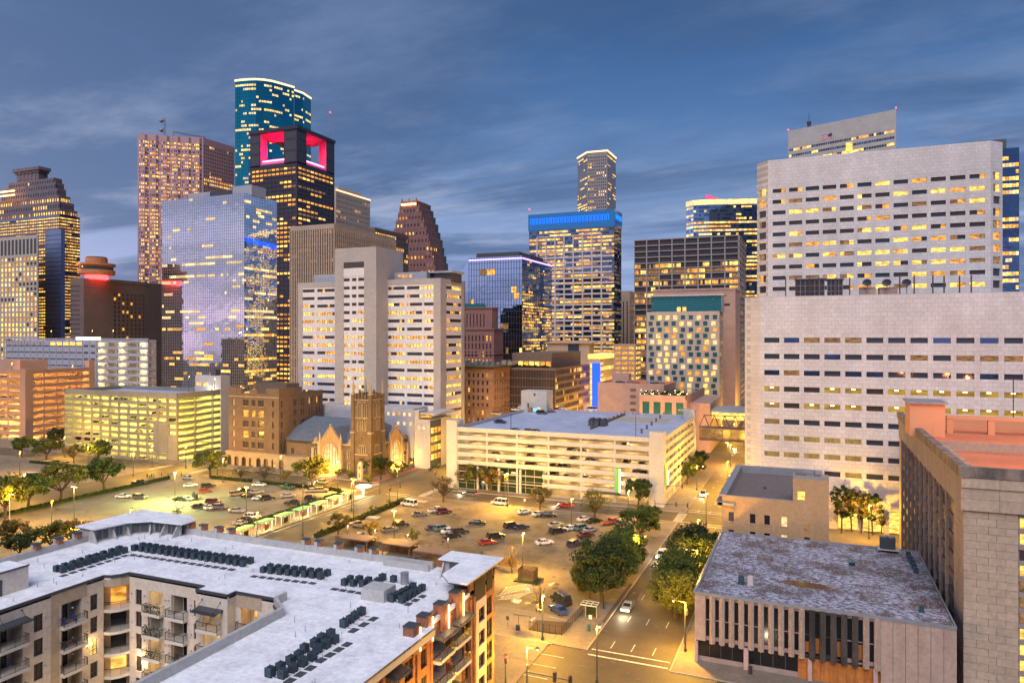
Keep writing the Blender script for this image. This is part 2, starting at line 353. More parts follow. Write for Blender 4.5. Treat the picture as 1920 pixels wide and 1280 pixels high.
def put_panes(T, wins, n=300, name='window', minpx=6.5, stuff='window_field'):
 """wins: (Face, u, z, w, h, d, material). The largest in view become parts, the rest one joined part."""
 if not wins: return
 off = OFF.get(T.name, (0, 0, 0)); sc = []
 for w in wins:
  x, y, z = w[0].p(w[1], w[2]); D = max(dep(x, y), 5); sc.append((w[3]*FP/D, w))
 sc.sort(key=lambda t: -t[0]); rest = []
 for i, (s, w) in enumerate(sc):
  F, u, z, ww, h, d, mk = w
  if i < n and s >= minpx:
   o = bpy.data.objects.new(name, pane_mesh(ww, h, mk)); C.objects.link(o); o.parent = T
   x, y, z = F.p(u, z, d+.06); o.location = (x-off[0], y-off[1], z-off[2]); o.rotation_euler = (0, 0, F.rz)
  else: rest.append(w)
 if rest:
  ks = sorted({w[6] for w in rest}); b = MB()
  for F, u, z, ww, h, d, mk in rest:
   b.face([F.p(u-ww/2, z, d+.06), F.p(u+ww/2, z, d+.06), F.p(u+ww/2, z+h, d+.06), F.p(u-ww/2, z+h, d+.06)], ks.index(mk))
  b.build(stuff, ks, T, 'stuff')
def litrun(p, darks=('dark_glass',), lits=(('lit_yellow', 3), ('lit_amber', 3), ('lit_dim', 2)), seed=1, run=.4, rowvar=.8):
 g = random.Random(seed); st = {}
 names = [a for a, b in lits for _ in range(b)]
 def f(r, c, nr, nc):
  pr = p(r/max(nr-1, 1), c/max(nc-1, 1)) if callable(p) else p
  if r not in st: st[r] = [1+(g.random()-.5)*2*rowvar, None]
  if st[r][1] is None or g.random() < run or c == 0:
   st[r][1] = g.choice(names) if g.random() < pr*st[r][0] else g.choice(darks)
  m = st[r][1]
  if not m.startswith('lit'): return g.choice(darks)
  return m if g.random() < .8 else g.choice(names)
 return f
def grid(mb, wins, F, z0, z1, nc, nr, wf=.7, hf=.5, zb=0, zt=1.5, ml=.8, mr=.8, rec=.4, m=0, lit=None, vert=True, msp=None, mull=0, zo=.5, pier_every=1, pw=None, skip=None):
 """One facade: bands, spandrels and piers stand proud of a recessed core; a pane fills each opening."""
 e = .005; W = F.W; msp = m if msp is None else msp
 a, b = (0, -.04) if vert else (-.04, 0)
 wz0, wz1 = z0+zb, z1-zt; ph = (wz1-wz0)/nr; pwid = (W-ml-mr)/nc
 if zb > 0: mb.fb(F, e, W-e, z0, wz0, -rec, .0, m)
 if zt > 0: mb.fb(F, e, W-e, wz1, z1, -rec, .0, m)
 if ml > 0: mb.fb(F, e, ml, wz0, wz1, -rec, -.002, m)
 if mr > 0: mb.fb(F, W-mr, W-e, wz0, wz1, -rec, -.002, m)
 h = ph*hf; lo = (ph-h)*zo
 for r in range(nr+1):       # spandrels between rows
  s0 = wz0+r*ph-(ph-h-lo) if r else wz0; s1 = wz0+r*ph+lo if r < nr else wz1
  if s1-s0 > .03: mb.fb(F, ml, W-mr, s0, s1, -rec, b, msp)
 w = pwid*wf
 if wf < .999:
  for c in range(nc+1):
   if c % pier_every and 0 < c < nc: continue
   c0 = ml+c*pwid-(pwid-w)/2 if c else ml; c1 = ml+c*pwid+(pwid-w)/2 if c < nc else W-mr
   if c1-c0 > .02: mb.fb(F, c0, c1, wz0, wz1, -rec, a, m)
 if lit:
  for r in range(nr):
   for c in range(nc):
    if skip and skip(r, c): continue
    mk = lit(r, c, nr, nc)
    if mk: wins.append((F, ml+(c+.5)*pwid, wz0+r*ph+lo, w if wf < .999 else pwid*.97, h, -rec, mk))
def tower(name, label, cat, poly, z1, specs, mats, z0=0, rec=.4, core=None, npan=300, extra=None, roof_drop=1.0, minpx=6.5, core_mat=None):
 """poly ccw footprint; specs {edge: dict for grid}; edges without a spec get plain wall."""
 cx = sum(p[0] for p in poly)/len(poly); cyy = sum(p[1] for p in poly)/len(poly)
 T = thing(name, label, cat, (cx, cyy, z0)); mb = MB(); wins = []
 ip = inset(poly, rec); cm = len(mats)-1 if core_mat is None else core_mat
 mb.prism(ip, z0, z1-roof_drop, cm)
 for i in range(len(poly)):
  F = Face(poly[i], poly[(i+1) % len(poly)])
  if F.W < .3: continue
  sp = specs.get(i)
  if sp is None: mb.fb(F, .005, F.W-.005, z0, z1, -rec, 0, 0)
  elif sp == 0: pass
  else: grid(mb, wins, F, z0, z1, rec=rec, **sp)
 if extra: extra(T, mb, wins)
 mb.build('wall', mats, T); put_panes(T, wins, npan, minpx=minpx); return T
def corner(c, D, l, r):
 """Footprint of a block on the street grid from its near corner and its two visible ends (sight lines)."""
 X, Y = pt(c, D); x0 = onY(l, Y); y1 = onX(r, X); return x0, X, Y, y1
def rect(x0, x1, y0, y1): return [(x0, y0), (x1, y0), (x1, y1), (x0, y1)]   # edges: 0 front, 1 right, 2 back, 3 left
# ================================================================== DISTANT SKYLINE
def zc(py, D): return zat(py, D)
def backed(pts, dx, dy):      # visible vertices left to right, closed by a shifted back edge
 return pts+[(pts[-1][0]+dx, pts[-1][1]+dy), (pts[0][0]+dx, pts[0][1]+dy)]
# --- granite and glass tower with a stepped crown, far left
def crown_tower():
 D = 650; z1 = zc(402, D); x0, X, Y, y1 = corner(112, D, -70, 150)
 T = thing('skyscraper', 'blue glass and grey granite skyscraper with stepped crown, at the left edge of the photo', 'skyscraper', (X-40, Y+20, 0))
 wins = []; mb = MB(); mb.prism(inset(rect(x0, X, Y, y1), .5), 0, z1-1, 3)
 lf = litrun(lambda r, c: .9 if r > .2 else .6, ('navy_mirror', 'dark_glass'), (('lit_yellow', 5), ('lit_amber', 3)), 3, .16, .6)
 grid(mb, wins, Face((x0, Y), (X, Y)), 0, z1, 44, 58, .94, .38, 0, 1.5, 0, 0, .5, 2, lf, vert=False, msp=1)
 grid(mb, wins, Face((X, Y), (X, y1)), 0, z1, 12, 58, .94, .38, 0, 1.5, 0, 0, .5, 2, lf, vert=False, msp=1)
 mb.build('wall', ['dark_mauve', 'dark_mauve', 'navy_mirror', 'dark_granite'], T); put_panes(T, wins, 0)
 b = MB(); F = Face((onY(84, Y-4), Y-4), (onY(114, Y-4), Y-4)); w2 = []   # projecting bay, mirrored blue put into its colour
 za = zc(560, D); zb = zc(448, D); b.box(F.a[0], F.a[0]+F.W, Y-3.7, Y, 0, zb+8, 1)
 for i in range(int((zb+8)/4)): b.fb(F, 0, F.W, i*4.0, i*4.0+.35, -.3, .02, 0)
 b.build('glass_bay', ['dark_mauve', 'bay_blue'], T)
 tiers = [(-70, 145, 391), (-60, 139, 378), (-50, 132, 366), (2, 124, 353), (8, 115, 342), (16, 106, 333)]
 zl = z1; 
 for i, (l, r, py) in enumerate(tiers):
  b = MB(); yy = Y+1.5+i*1.6; ye = y1-1.5-i*1.2; xa, xb = onY(l, yy), onY(r, ye); zt = zc(py, dep(xb, yy)); w2 = []
  b.box(xa+.4, xb-.4, yy+.4, max(ye, yy+8), zl-1, zt-.3, 1)
  lf2 = litrun(.7 if i < 3 else .1, ('dark_glass',), seed=i)
  n = max(6, int((xb-xa)/3.4))
  grid(b, w2, Face((xa, yy), (xb, yy)), zl-1, zt, n, 1, .55, .5, .6, 1.0, 0, 0, .4, 0, lf2)
  grid(b, w2, Face((xb, yy), (xb, max(ye, yy+8))), zl-1, zt, 7, 1, .55, .5, .6, 1.0, 0, 0, .4, 0, lf2)
  b.build('crown_tier', ['dark_mauve', 'dark_granite'], T); put_panes(T, w2, 0); zl = zt
 yy = Y+12; xa, xb = onY(27, yy), onY(94, yy+9); dd = dep(xb, yy)
 b = MB(); zt = zc(312, dd); b.box(xa+3.5, xb-3.5, yy, yy+9, zl-1, zt-5); b.box(xa+1.8, xb-1.8, yy-1, yy+9.5, zt-5, zt-3); b.box(xa, xb, yy-2, yy+10, zt-3, zt)
 for i in range(5): t = xa+8+i*(xb-xa-16)/4; b.box(t-1, t+1, yy-.5, yy, zl, zt-5)
 b.build('crown_cap', ['dark_mauve'], T)
 b = MB()
 for k, py in enumerate((347, 355)): z = zc(py, D); b.box(onY(-20, Y-1), onY(27, Y-1), Y-1.6, Y-.6, z-.9, z)
 b.build('light_band', ['orange_line'], T)
crown_tower()
# --- beige grid block, left edge
x0, X, Y, y1 = corner(71, 600, -60, 73); z1 = zc(440, 600); y1 = Y+35
def louvre_top(T, mb, wins):
 F = Face((x0, Y), (X, Y)); n = 19
 for i in range(n): u = 1+(i+.5)*(F.W-2)/n; wins.append((F, u, z1-15.8, (F.W-2)/n*.62, 13, -.04, 'dark_metal'))
tower('office_tower', 'beige tower with a square window grid almost all lit, at the left photo edge', 'office tower', [(x0, Y), (X, Y), (X+ray(71)[0]*35, Y+ray(71)[1]*35), (x0+ray(71)[0]*35, Y+ray(71)[1]*35)], z1,
      {0: dict(nc=19, nr=28, wf=.62, hf=.62, zb=0, zt=17.5, ml=1, mr=1, lit=litrun(.86, ('brown_glass',), (('lit_yellow', 4), ('lit_amber', 3), ('lit_pale', 2)), 5, .5, .1)), 1: None}, ['beige_concrete', 'brown_glass'], rec=.7, npan=0, extra=louvre_top)
# --- pink granite tower with bays
D4 = 800; p0, p1, p2 = pt(258, D4), pt(381, D4*1.023), pt(439.5, D4*380/354); z1 = zc(250, D4)
def pink_extra(T, mb, wins):
 F = Face(p0, p1); lf = litrun(lambda r, c: .55, ('brown_glass', 'pink_granite'), (('lit_yellow', 4), ('lit_amber', 4)), 11, .35, .9)
 for k in range(6):
  u = F.W*(k+.5)/6; w = F.W/6*.30; b = MB(); A = F.p(u-w*1.3, 0, 0)[:2]; B_ = F.p(u-w*.6, 0, 2.4)[:2]; C_ = F.p(u+w*.6, 0, 2.4)[:2]; D_ = F.p(u+w*1.3, 0, 0)[:2]
  b.prism(inset([A, B_, C_, D_], .22), 0, z1-2, 1)
  w2 = []
  for (q, s, n) in ((A, B_, 1), (B_, C_, 2), (C_, D_, 1)):
   f = Face(q, s); grid(b, w2, f, 0, z1-1, n, 64, .66, .5, 0, 6, .2, .2, .25, 0, lf)
   for t in w2[-64*n:]: pass
  w2 = [(a, u_, z, w_, h, -.24, mk) for a, u_, z, w_, h, d, mk in w2]
  b.build('window_bay', ['pink_granite', 'brown_glass'], T); put_panes(T, w2, 0)
T = tower('skyscraper', 'tall pink granite skyscraper with vertical rows of bay windows and a mast on its roof', 'skyscraper', backed([p0, p1, p2], -45, 46), z1,
      {0: dict(nc=24, nr=64, wf=.5, hf=.5, zt=7, lit=litrun(.5, ('brown_glass',), (('lit_yellow', 4), ('lit_amber', 4)), 12, .4, .9)),
       1: dict(nc=17, nr=64, wf=.55, hf=.55, zt=7, lit=litrun(lambda r, c: .2+.5*max(0, r-.3) if r < .86 else .15, ('brown_glass',), (('lit_yellow', 4), ('lit_amber', 4)), 13, .4, .9))}, ['pink_granite', 'brown_glass'], npan=0, extra=pink_extra)
b = MB(); q = pt(309, 830); zt = zc(222, 830)
for a in range(3): b.tube((q[0]+math.cos(a*2.1)*1.5, q[1]+math.sin(a*2.1)*1.5, z1-2), (q[0]+math.cos(a*2.1)*.8, q[1]+math.sin(a*2.1)*.8, zt), .35)
for zz in (zt-3, zt-14): b.ball(q[0]-3, q[1]-2, zz, 2.4, n=8)
for i in range(6): zz = z1+i*(zt-z1)/6; b.tube((q[0]-1.4, q[1], zz), (q[0]+1.4, q[1], zz+4), .2)
b.build('antenna_mast', ['grey_metal'], T)
b = MB(); q = pt(325, 830); q2 = pt(385, 850); zz = zc(249, 830); b.tube((q[0], q[1], zz+1), (q2[0], q2[1], zz), .8, n=4); b.tube((*q, z1-2), (*q, zz+1), .6)
for i in range(9): t = i/9; b.tube((q[0]+(q2[0]-q[0])*t, q[1]+(q2[1]-q[1])*t, zz), (q[0]+(q2[0]-q[0])*(t+.05), q[1]+(q2[1]-q[1])*(t+.05), zz+2.2), .25, n=4)
b.build('roof_crane', ['grey_metal'], T)
# --- teal curved glass tower
prof = [(441, 476), (452, 477.5), (466, 478.6), (480, 479), (495, 478), (510, 475.5), (530, 470), (551, 464)]
pts = [pt(px, 800*476/h) for px, h in prof]; z1 = zc(153, 800)
pts2 = [pt(552, 800*476/464+4), pt(568, 800*476/456), pt(583, 800*476/446)]
lf = litrun(lambda r, c: .33, ('teal_mirror',), (('lit_yellow', 4), ('lit_pale', 4)), 21, .45, 1.0)
def teal_extra(T, mb, wins):
 for i in range(len(pts)-1):
  F = Face(pts[i], pts[i+1]); b = MB(); b.fb(F, -.3, F.W+.3, z1-.2, z1+1.6, -.2, .9); b.build('roof_light_line', ['warm_line'], T)
sp = {i: dict(nc=max(2, round(math.dist(pts[i], pts[i+1])/2.6)), nr=74, wf=.84, hf=.5, zt=3, ml=0, mr=0, lit=lf, vert=True) for i in range(len(pts)-1)}
T = tower('skyscraper', 'very tall teal glass skyscraper with a curved front and a glowing roof line', 'skyscraper', backed(pts, -36, 40), z1, sp, ['teal_mirror', 'teal_mirror'], rec=.3, npan=0, extra=teal_extra)
b = MB(); w2 = []; pp = backed(pts2, -33, 39); zz = z1-2; b.prism(inset(pp, .3), 0, zz-1, 0)
for i in range(2): grid(b, w2, Face(pp[i], pp[i+1]), 0, zz, 6, 73, .84, .5, 0, 3, 0, 0, .3, 0, lf)
b.build('glass_wing', ['teal_mirror'], T); put_panes(T, w2, 0)
for i in range(2): F = Face(pts2[i], pts2[i+1]); b = MB(); b.fb(F, 0, F.W, zz, zz+1.6, -.2, .9); b.build('roof_light_line', ['warm_line'], T)
b = MB()
for px, h in ((482, 12), (488, 9), (491, 11), (497, 7), (503, 9)): q = pt(px, 815); b.tube((*q, z1-2), (*q, z1+h), .5, .3)
b.build('antenna', ['dark_metal'], T)
# --- dark granite tower with the pink-lit open crown
def pink_crown():
 D = 640; x0, X, Y, y1 = corner(557, D, 469, 627); z1 = zc(235, D); zo = zc(300, D)   # opening floor at corner
 T = thing('skyscraper', 'dark granite skyscraper with an open crown lit magenta from inside', 'skyscraper', (X-20, Y+20, 0)); mb = MB(); wins = []
 zb = zc(303, D); zf = zb-1; mb.prism(inset(rect(x0, X, Y, y1), .5), 0, zf, 1)
 lf = litrun(lambda r, c: .85 if .62 < r < .88 else .62, ('dark_glass', 'brown_glass'), (('lit_yellow', 2), ('lit_amber', 5), ('lit_dim', 1)), 33, .35, .7)
 grid(mb, wins, Face((x0, Y), (X, Y)), 0, zb, 11, 50, .86, .46, 0, 3, 1.5, 1.5, .5, 0, lf)
 grid(mb, wins, Face((X, Y), (X, y1)), 0, zb, 9, 50, .86, .46, 0, 3, 1.5, 1.5, .5, 0, lf)
 F1 = Face((x0, Y), (X, Y)); F2 = Face((X, Y), (X, y1))
 ztop = z1; H = ztop-zb
 fr = MB(); lv = MB(); pk = MB()
 # corner piers (louvred), opening left between them
 wl, wc, wr = F1.W*.22, F1.W*.27, F2.W*.22; w2 = F2.W*.24; dd = 9
 def pier(ax, bx, ay, by):
  fr.box(ax, bx, ay, by, zf, ztop-3.0, 0)
 pier(x0, x0+wl, Y, Y+dd); pier(X-wc, X, Y, Y+w2); pier(X-dd, X, y1-wr, y1); pier(x0, x0+wl, y1-dd, y1)
 fr.box(x0-.8, X+.8, Y-.8, y1+.8, ztop-3.0, ztop, 0)
 for (F, u0, u1) in ((F1, 1, wl-1.2), (F1, F1.W-wc+1, F1.W-1.2), (F2, 1.2, w2-1), (F2, F2.W-wr+1.2, F2.W-1)):
  for k in range(3): za = zb+1+k*H/3.15; lv.fb(F, u0, u1, za, za+H/3.15*.82 if k < 2 else za+H/3.15*.55, -.2, .08)
 # soffit, jambs and sloping sill, lamp magenta also put into their colour
 pk.box(x0+wl-.2, X-1, Y+1, y1-1, ztop-3.6, ztop-3.1, 0)
 for (F, u0, u1) in ((F1, wl, F1.W-wc), (F2, w2, F2.W-wr)):
  pk.hexa([F.p(u0, zb, -.2), F.p(u1, zb, -.2), F.p(u1, zb, -7), F.p(u0, zb, -7), F.p(u0, zb+1, -.2), F.p(u1, zb+1, -.2), F.p(u1, zb+6.5, -7), F.p(u0, zb+6.5, -7)])
  pk.fb(F, u0-.1, u0+.3, zb, ztop-3, -8.8, -.3); pk.fb(F, u1-.3, u1+.1, zb, ztop-3, -8.8, -.3)
  # upper soffit coffer deepening inwards
  pk.hexa([F.p(u0, ztop-3.4, -.4), F.p(u1, ztop-3.4, -.4), F.p(u1, ztop-8, -15), F.p(u0, ztop-8, -15), F.p(u0, ztop-3.2, -.4), F.p(u1, ztop-3.2, -.4), F.p(u1, ztop-3.2, -15), F.p(u0, ztop-3.2, -15)])
 fr.box(x0+wl+4, X-wc-3, Y+17, Y+20, zf, zf+.5, 0)
 mb.build('wall', ['dark_granite', 'dark_granite'], T); put_panes(T, wins, 0)
 fr.build('crown_frame', ['dark_granite'], T); lv.build('louvre', ['dark_metal'], T, 'stuff'); pk.build('lit_soffit', ['crown_lining'], T)
 for a_, b_ in ((.3, 9), (.62, 10), (.8, 22), (.5, 28)): lamp(x0+(X-x0)*a_, Y+b_, zb+H*.42, 3600, (1, .002, .09), 1.5, 'crown_light', T)
 for F, u in ((F1, F1.W*.47), (F2, F2.W*.5)): q = F.p(u, 0, -4); lamp(q[0], q[1], zb+H*.5, 2000, (1, .002, .09), 1.0, 'crown_light', T)
 b = MB()
 for (F, u0, u1) in ((F1, wl, F1.W-wc), (F2, w2, F2.W-wr)): b.fb(F, u0, u1, zb+4.0, zb+4.7, -3.5, -2.5)
 b.build('light_tube', [glow('pink_tube', (1, .25, .45), 3)], T)
 q = pt(619, 700); b = MB(); b.tube((*q, 100), (*q, zc(212, 700)), .9, .35); b.build('antenna_mast', ['grey_metal'], T)
 b = MB(); b.ball(*q, zc(211, 700), .7); b.build('beacon', ['red_glow'], T)
pink_crown()
# --- mirror glass tower, left centre
D7 = 489; x0, X, Y, y1 = corner(458, D7, 304, 519); z1 = zc(362, D7)
def mirror_extra(T, mb, wins):
 g = random.Random(5)
 for F, nc in ((Face((x0, Y), (X, Y)), 44), (Face((X, Y), (X, y1)), 20)):
  nr = 72; pu = F.W/nc; ph = z1/nr; b = MB()
  for i in range(nc+1): b.fb(F, i*pu-.09, i*pu+.09, 0, z1, 0, .12)
  for j in range(nr+1): b.fb(F, 0, F.W, j*ph-.09, j*ph+.09, 0, .10)
  b.build('mullion_grid', ['grey_metal'], T, 'stuff')
  b = MB(); ks = ['lit_pale', 'lit_amber', 'lit_yellow']
  for j in range(nr):
   f = j/nr; rowp = g.choice([.02, .05, .15, .5]) if j % 2 else g.choice([0, .03]); c = 0
   if f < .18: rowp = .12
   if nc == 20 and f < .78: rowp *= 1.7
   while c < nc:
    L_ = g.randint(1, 5)
    if g.random() < rowp: mk = (0 if f > .4 else g.choice([1, 2])); b.face([F.p(c*pu+.15, j*ph+.15, .03), F.p(min(nc, c+L_)*pu-.15, j*ph+.15, .03), F.p(min(nc, c+L_)*pu-.15, (j+1)*ph-.15, .03), F.p(c*pu+.15, (j+1)*ph-.15, .03)], mk)
    c += L_
  b.build('window_field', ks, T, 'stuff')
 g2 = random.Random(3); F = Face((X, Y), (X, y1)); b = MB()
 for i in range(170): u = g2.uniform(0, F.W); z = zc(443, D7)+g2.uniform(-3.4, 0)-3*u/F.W; w = g2.uniform(.5, 2); b.fb(F, u, min(F.W, u+w), z, z+.5, .02, .16)
 b.build('blue_sign_lights', ['blue_glow'], T)
T = tower('skyscraper', 'mirror glass office block reflecting the pale sky, tallest glass box left of centre', 'skyscraper', rect(x0, X, Y, y1), z1, {0: 0, 1: 0}, ['pale_mirror', 'pale_mirror'], rec=.02, npan=0, extra=mirror_extra, roof_drop=0)
g = MB(); g.box(x0+.05, X-.05, Y-.01, Y+.3, 0, z1); g.box(X-.3, X+.01, Y+.3, y1, 0, z1); g.build('glass_skin', ['pale_mirror'], T)
b = MB(); ya = Y+6
for l, r, py, h in ((352, 395, 354, 0), (394, 436, 355, 0), (436, 472, 349, 0)): d = dep(onY(l, ya), ya); b.box(onY(l, ya), onY(r, ya), ya, ya+14, z1-.5, zc(py, D7+10), 1 if l == 394 else 0)
b.build('roof_plant', ['grey_paint', 'dark_metal'], T)
# --- brown hotel block with the round rooftop restaurant
x0, X, Y, y1 = corner(157, 490, 132, 307.5); z1 = zc(521, 490)
def slit(T, mb, wins):
 F = Face((X, Y), (X, y1)); g = random.Random(4)
 for i in range(8):
  u = F.W*(.36+.36*i/7)
  for r in range(26):
   if r*3.1+6 < z1-8: wins.append((F, u, 4+r*3.1, 1.6, 1.9, .06, g.choice(['brown_glass']*5+['lit_amber'])))
 mb.fb(F, F.W*.30, F.W*.78, z1-2, z1+.5, -.2, .35, 0)
T = tower('hotel', 'dark brown slab hotel with narrow window slots under the round orange restaurant', 'hotel', rect(x0, X, Y, y1), z1,
      {0: dict(nc=1, nr=27, wf=1, hf=.35, zt=4, ml=.5, mr=4, lit=lambda r, c, a, b_: 'brown_glass'), 1: None}, ['brown_concrete', 'brown_concrete'], npan=0, extra=slit)
def restaurant():
 Dr = 500; cx_, cy_ = pt(181, Dr); k = Dr/FP*.93
 T = thing('rooftop_restaurant', 'round orange revolving restaurant with a red lit base on the brown hotel roof', 'restaurant', (cx_, cy_, z1))
 def ring(py0, py1, r0, r1, m, nm): b = MB(); b.cyl(cx_, cy_, zc(py0, Dr), zc(py1, Dr), r0*k, 24, r1*k, bot=True); b.build(nm, [m], T)
 lamp(cx_-14*k*1.5, cy_-40*k, z1+9, 1500, (1, .45, .15), 1, parent=T); ring(524, 513, 20, 20, 'red_glow', 'lit_base'); ring(516, 514.5, 27, 32, 'tan_orange', 'underside'); ring(514.5, 507, 33.5, 33.5, 'tan_orange', 'lower_ring'); ring(507, 501, 30, 30, 'brown_glass', 'window_ring')
 ring(501, 498, 30, 34.5, 'tan_orange', 'rim'); ring(498, 495, 34.5, 34.5, 'tan_orange', 'upper_ring'); ring(495, 484, 20, 20, 'tan_orange', 'drum'); ring(484, 482, 18, 18, 'brown_concrete', 'roof_cap')
mat('tan_orange', (.50, .20, .08), .7, (.44, .17, .07), .3)
restaurant()
# --- cream block with glowing cornice
x0, X, Y, y1 = corner(630, 780, 560, 694); z1 = zc(357, 780)
def corn(T, mb, wins):
 F = Face((X, Y), (X, y1)); b = MB(); b.fb(F, 0, F.W, z1, z1+1.3, -.4, .8); b.build('roof_light_line', ['warm_line'], T)
 b = MB(); b.box(X-30, X-6, Y+12, y1-10, z1-1, z1+7); b.build('penthouse', ['beige_concrete'], T)
tower('office_tower', 'cream concrete office block with a glowing cornice, right of the magenta crowned tower', 'office tower', rect(x0, X, Y, y1), z1,
      {0: None, 1: dict(nc=26, nr=38, wf=.5, hf=.5, zt=3, msp=0, lit=litrun(.22, ('brown_glass',), seed=41))}, ['beige_concrete', 'brown_glass'], npan=0, extra=corn)
# --- tan tower with continuous vertical fins
x0, X, Y, y1 = corner(626, 430, 544, 741); z1 = zc(419, 430)
def fins(T, mb, wins):
 b = MB()
 for F, n in ((Face((x0, Y), (X, Y)), 19), (Face((X, Y), (X, y1)), 34)):
  for i in range(n+1): u = i*F.W/n; b.fb(F, max(0, u-.42), min(F.W, u+.42), 0, z1-2.6, -.7, .5)
 b.build('fin', ['tan_concrete'], T, 'stuff')
lfx = litrun(lambda r, c: .62 if (.44 < r < .53 or .83 < r < .9) else .16, ('brown_glass', 'dark_glass'), (('lit_yellow', 2), ('lit_amber', 4), ('lit_dim', 3)), 51, .25, .5)
tower('office_tower', 'tan tower faced with continuous vertical concrete fins, behind the tall white office block', 'office tower', rect(x0, X, Y, y1), z1,
      {0: dict(nc=19, nr=34, wf=.9, hf=.62, zt=3, ml=0, mr=0, msp=1, lit=lfx), 1: dict(nc=34, nr=34, wf=.9, hf=.62, zt=3, ml=0, mr=0, msp=1, lit=lfx)}, ['tan_concrete', 'brown_glass'], npan=0, extra=fins, rec=.7)
x0, X, Y, y1 = corner(703, 600, 640, 766); z1 = zc(426, 600)
tower('office_tower', 'dark low-roofed office tower just behind the tan finned tower', 'office tower', rect(x0, X, Y, y1), z1,
      {0: None, 1: dict(nc=16, nr=30, wf=.8, hf=.6, zt=3, lit=litrun(.5, ('dark_glass',), seed=55))}, ['brown_concrete', 'dark_glass'], npan=0)
# --- stepped gabled granite tower
def gothic():
 steps = [(752, 781, 378), (749, 786, 390), (746, 790, 403), (742, 795, 417), (738, 799, 433), (736, 803, 447), (735, 806, 462), (735, 810, 478), (735, 813, 492), (735, 816, 505)]
 q = pt(775, 950); T = thing('skyscraper', 'red granite skyscraper with steep stepped gables, standing alone against the sky', 'skyscraper', (*q, 0))
 for i, (l, r, py) in enumerate(steps):
  Dd = 960-i*6; Y = dep(*pt(775, Dd))*ray(775)[1]; xa, xb = onY(l, Y), onY(r, Y); zt = zc(py, dep(xa, Y)); zlo = zc(steps[i+1][2]+16, Dd) if i < 9 else 0
  b = MB(); w2 = []; b.box(xa+.5, xb-.5, Y+.5, Y+40, zlo, zt-.5, 1); n = max(3, int((xb-xa)/5)); nr = max(2, int((zt-zlo)/7))
  grid(b, w2, Face((xa, Y), (xb, Y)), zlo, zt, n, nr, .45, .5, 0, 1.5, 1, 1, .4, 0, litrun(.25 if i < 4 else .33, ('brown_glass',), seed=60+i))
  grid(b, w2, Face((xb, Y), (xb, Y+30)), zlo, zt, 6, nr, .45, .5, 0, 1.5, 1, 1, .4, 0, litrun(.2, ('brown_glass',), seed=70+i))
  for k in range(int((xb-xa)/9)+1): x = xa+1+k*(xb-xa-2)/max(1, int((xb-xa)/9)); b.hexa([(x-1, Y, zt), (x+1, Y, zt), (x+1, Y+2, zt), (x-1, Y+2, zt), (x-.1, Y+.9, zt+4.5), (x+.1, Y+.9, zt+4.5), (x+.1, Y+1.1, zt+4.5), (x-.1, Y+1.1, zt+4.5)])
  b.build('gable_step', ['red_granite', 'brown_glass'], T); put_panes(T, w2, 0)
 Y = dep(*pt(775, 955))*ray(775)[1]; b = MB(); b.box(onY(753, Y), onY(780, Y), Y-.8, Y, zc(384, 955), zc(381, 955)); b.build('light_band', ['orange_line'], T)
gothic()
# --- blue glass tower with a slanted side and a violet roof line
x0, X, Y, y1 = corner(979, 440, 879, 1034); z1 = zc(479, 440); xs = onY(857, Y); zs = zc(527, dep(xs, Y))
def violet(T, mb, wins):
 b = MB(); b.hexa([(xs, Y+.02, 0), (x0+.1, Y+.02, 0), (x0+.1, Y+25, 0), (xs, Y+25, 0), (xs, Y+.02, zs), (x0+.1, Y+.02, z1), (x0+.1, Y+25, z1), (xs, Y+25, zs)]); b.build('slanted_wing', ['blue_mirror'], T)
 for F, n, zo in ((Face((x0, Y), (X, Y)), 20, 0), (Face((X, Y), (X, y1)), 15, 0)):
  b = MB()
  for i in range(n+1): b.fb(F, i*F.W/n-.08, i*F.W/n+.08, 0, z1, 0, .1)
  for j in range(27): b.fb(F, 0, F.W, j*z1/27-.09, j*z1/27+.09, 0, .12)
  b.build('mullion_grid', ['dark_metal'], T, 'stuff')
  b = MB(); b.fb(F, .1, F.W, z1-2.0, z1-1.2, .1, .5); b.build('roof_light_line', ['purple_glow'], T)
 b = MB(); b.box(x0+3, X-4, Y+5, y1-6, z1-.5, z1+3.2); b.build('roof_plant', ['dark_metal'], T)
lfv = litrun(lambda r, c: .62 if r < .34 else (.16 if c > .5 else .05), (None,), (('lit_amber', 4), ('lit_yellow', 3)), 81, .3, .8)
lfr = litrun(lambda r, c: .55 if r < .8 else .1, (None, 'dark_glass'), (('lit_amber', 4), ('lit_yellow', 3), ('lit_dim', 2)), 82, .3, .8)
_l = lambda f: (lambda r, c, a, b_: (lambda m: m)(f(r, c, a, b_)))
def litrun_none(p, lits, seed, run=.35, rowvar=.8):
 f = litrun(p, ('x_none',), lits, seed, run, rowvar)
 def h(r, c, a, b_): m = f(r, c, a, b_); return None if m == 'x_none' else m
 return h
tower('office_tower', 'dark blue mirror glass tower with one slanted edge and a thin violet roof line', 'office tower', rect(x0, X, Y, y1), z1,
      {0: dict(nc=20, nr=27, wf=1, hf=.999, zt=0, ml=0, mr=0, lit=litrun_none(lambda r, c: .5 if r < .3 else .08, (('lit_amber', 4), ('lit_yellow', 3), ('lit_dim', 2)), 81)),
       1: dict(nc=30, nr=54, wf=.9, hf=.6, zt=0, ml=0, mr=0, msp=1, m=1, lit=litrun_none(lambda r, c: .5 if r < .75 else .12, (('lit_amber', 4), ('lit_yellow', 3), ('lit_dim', 3)), 82))}, ['navy_mirror', 'blue_mirror'], rec=.12, npan=0, extra=violet, roof_drop=0)
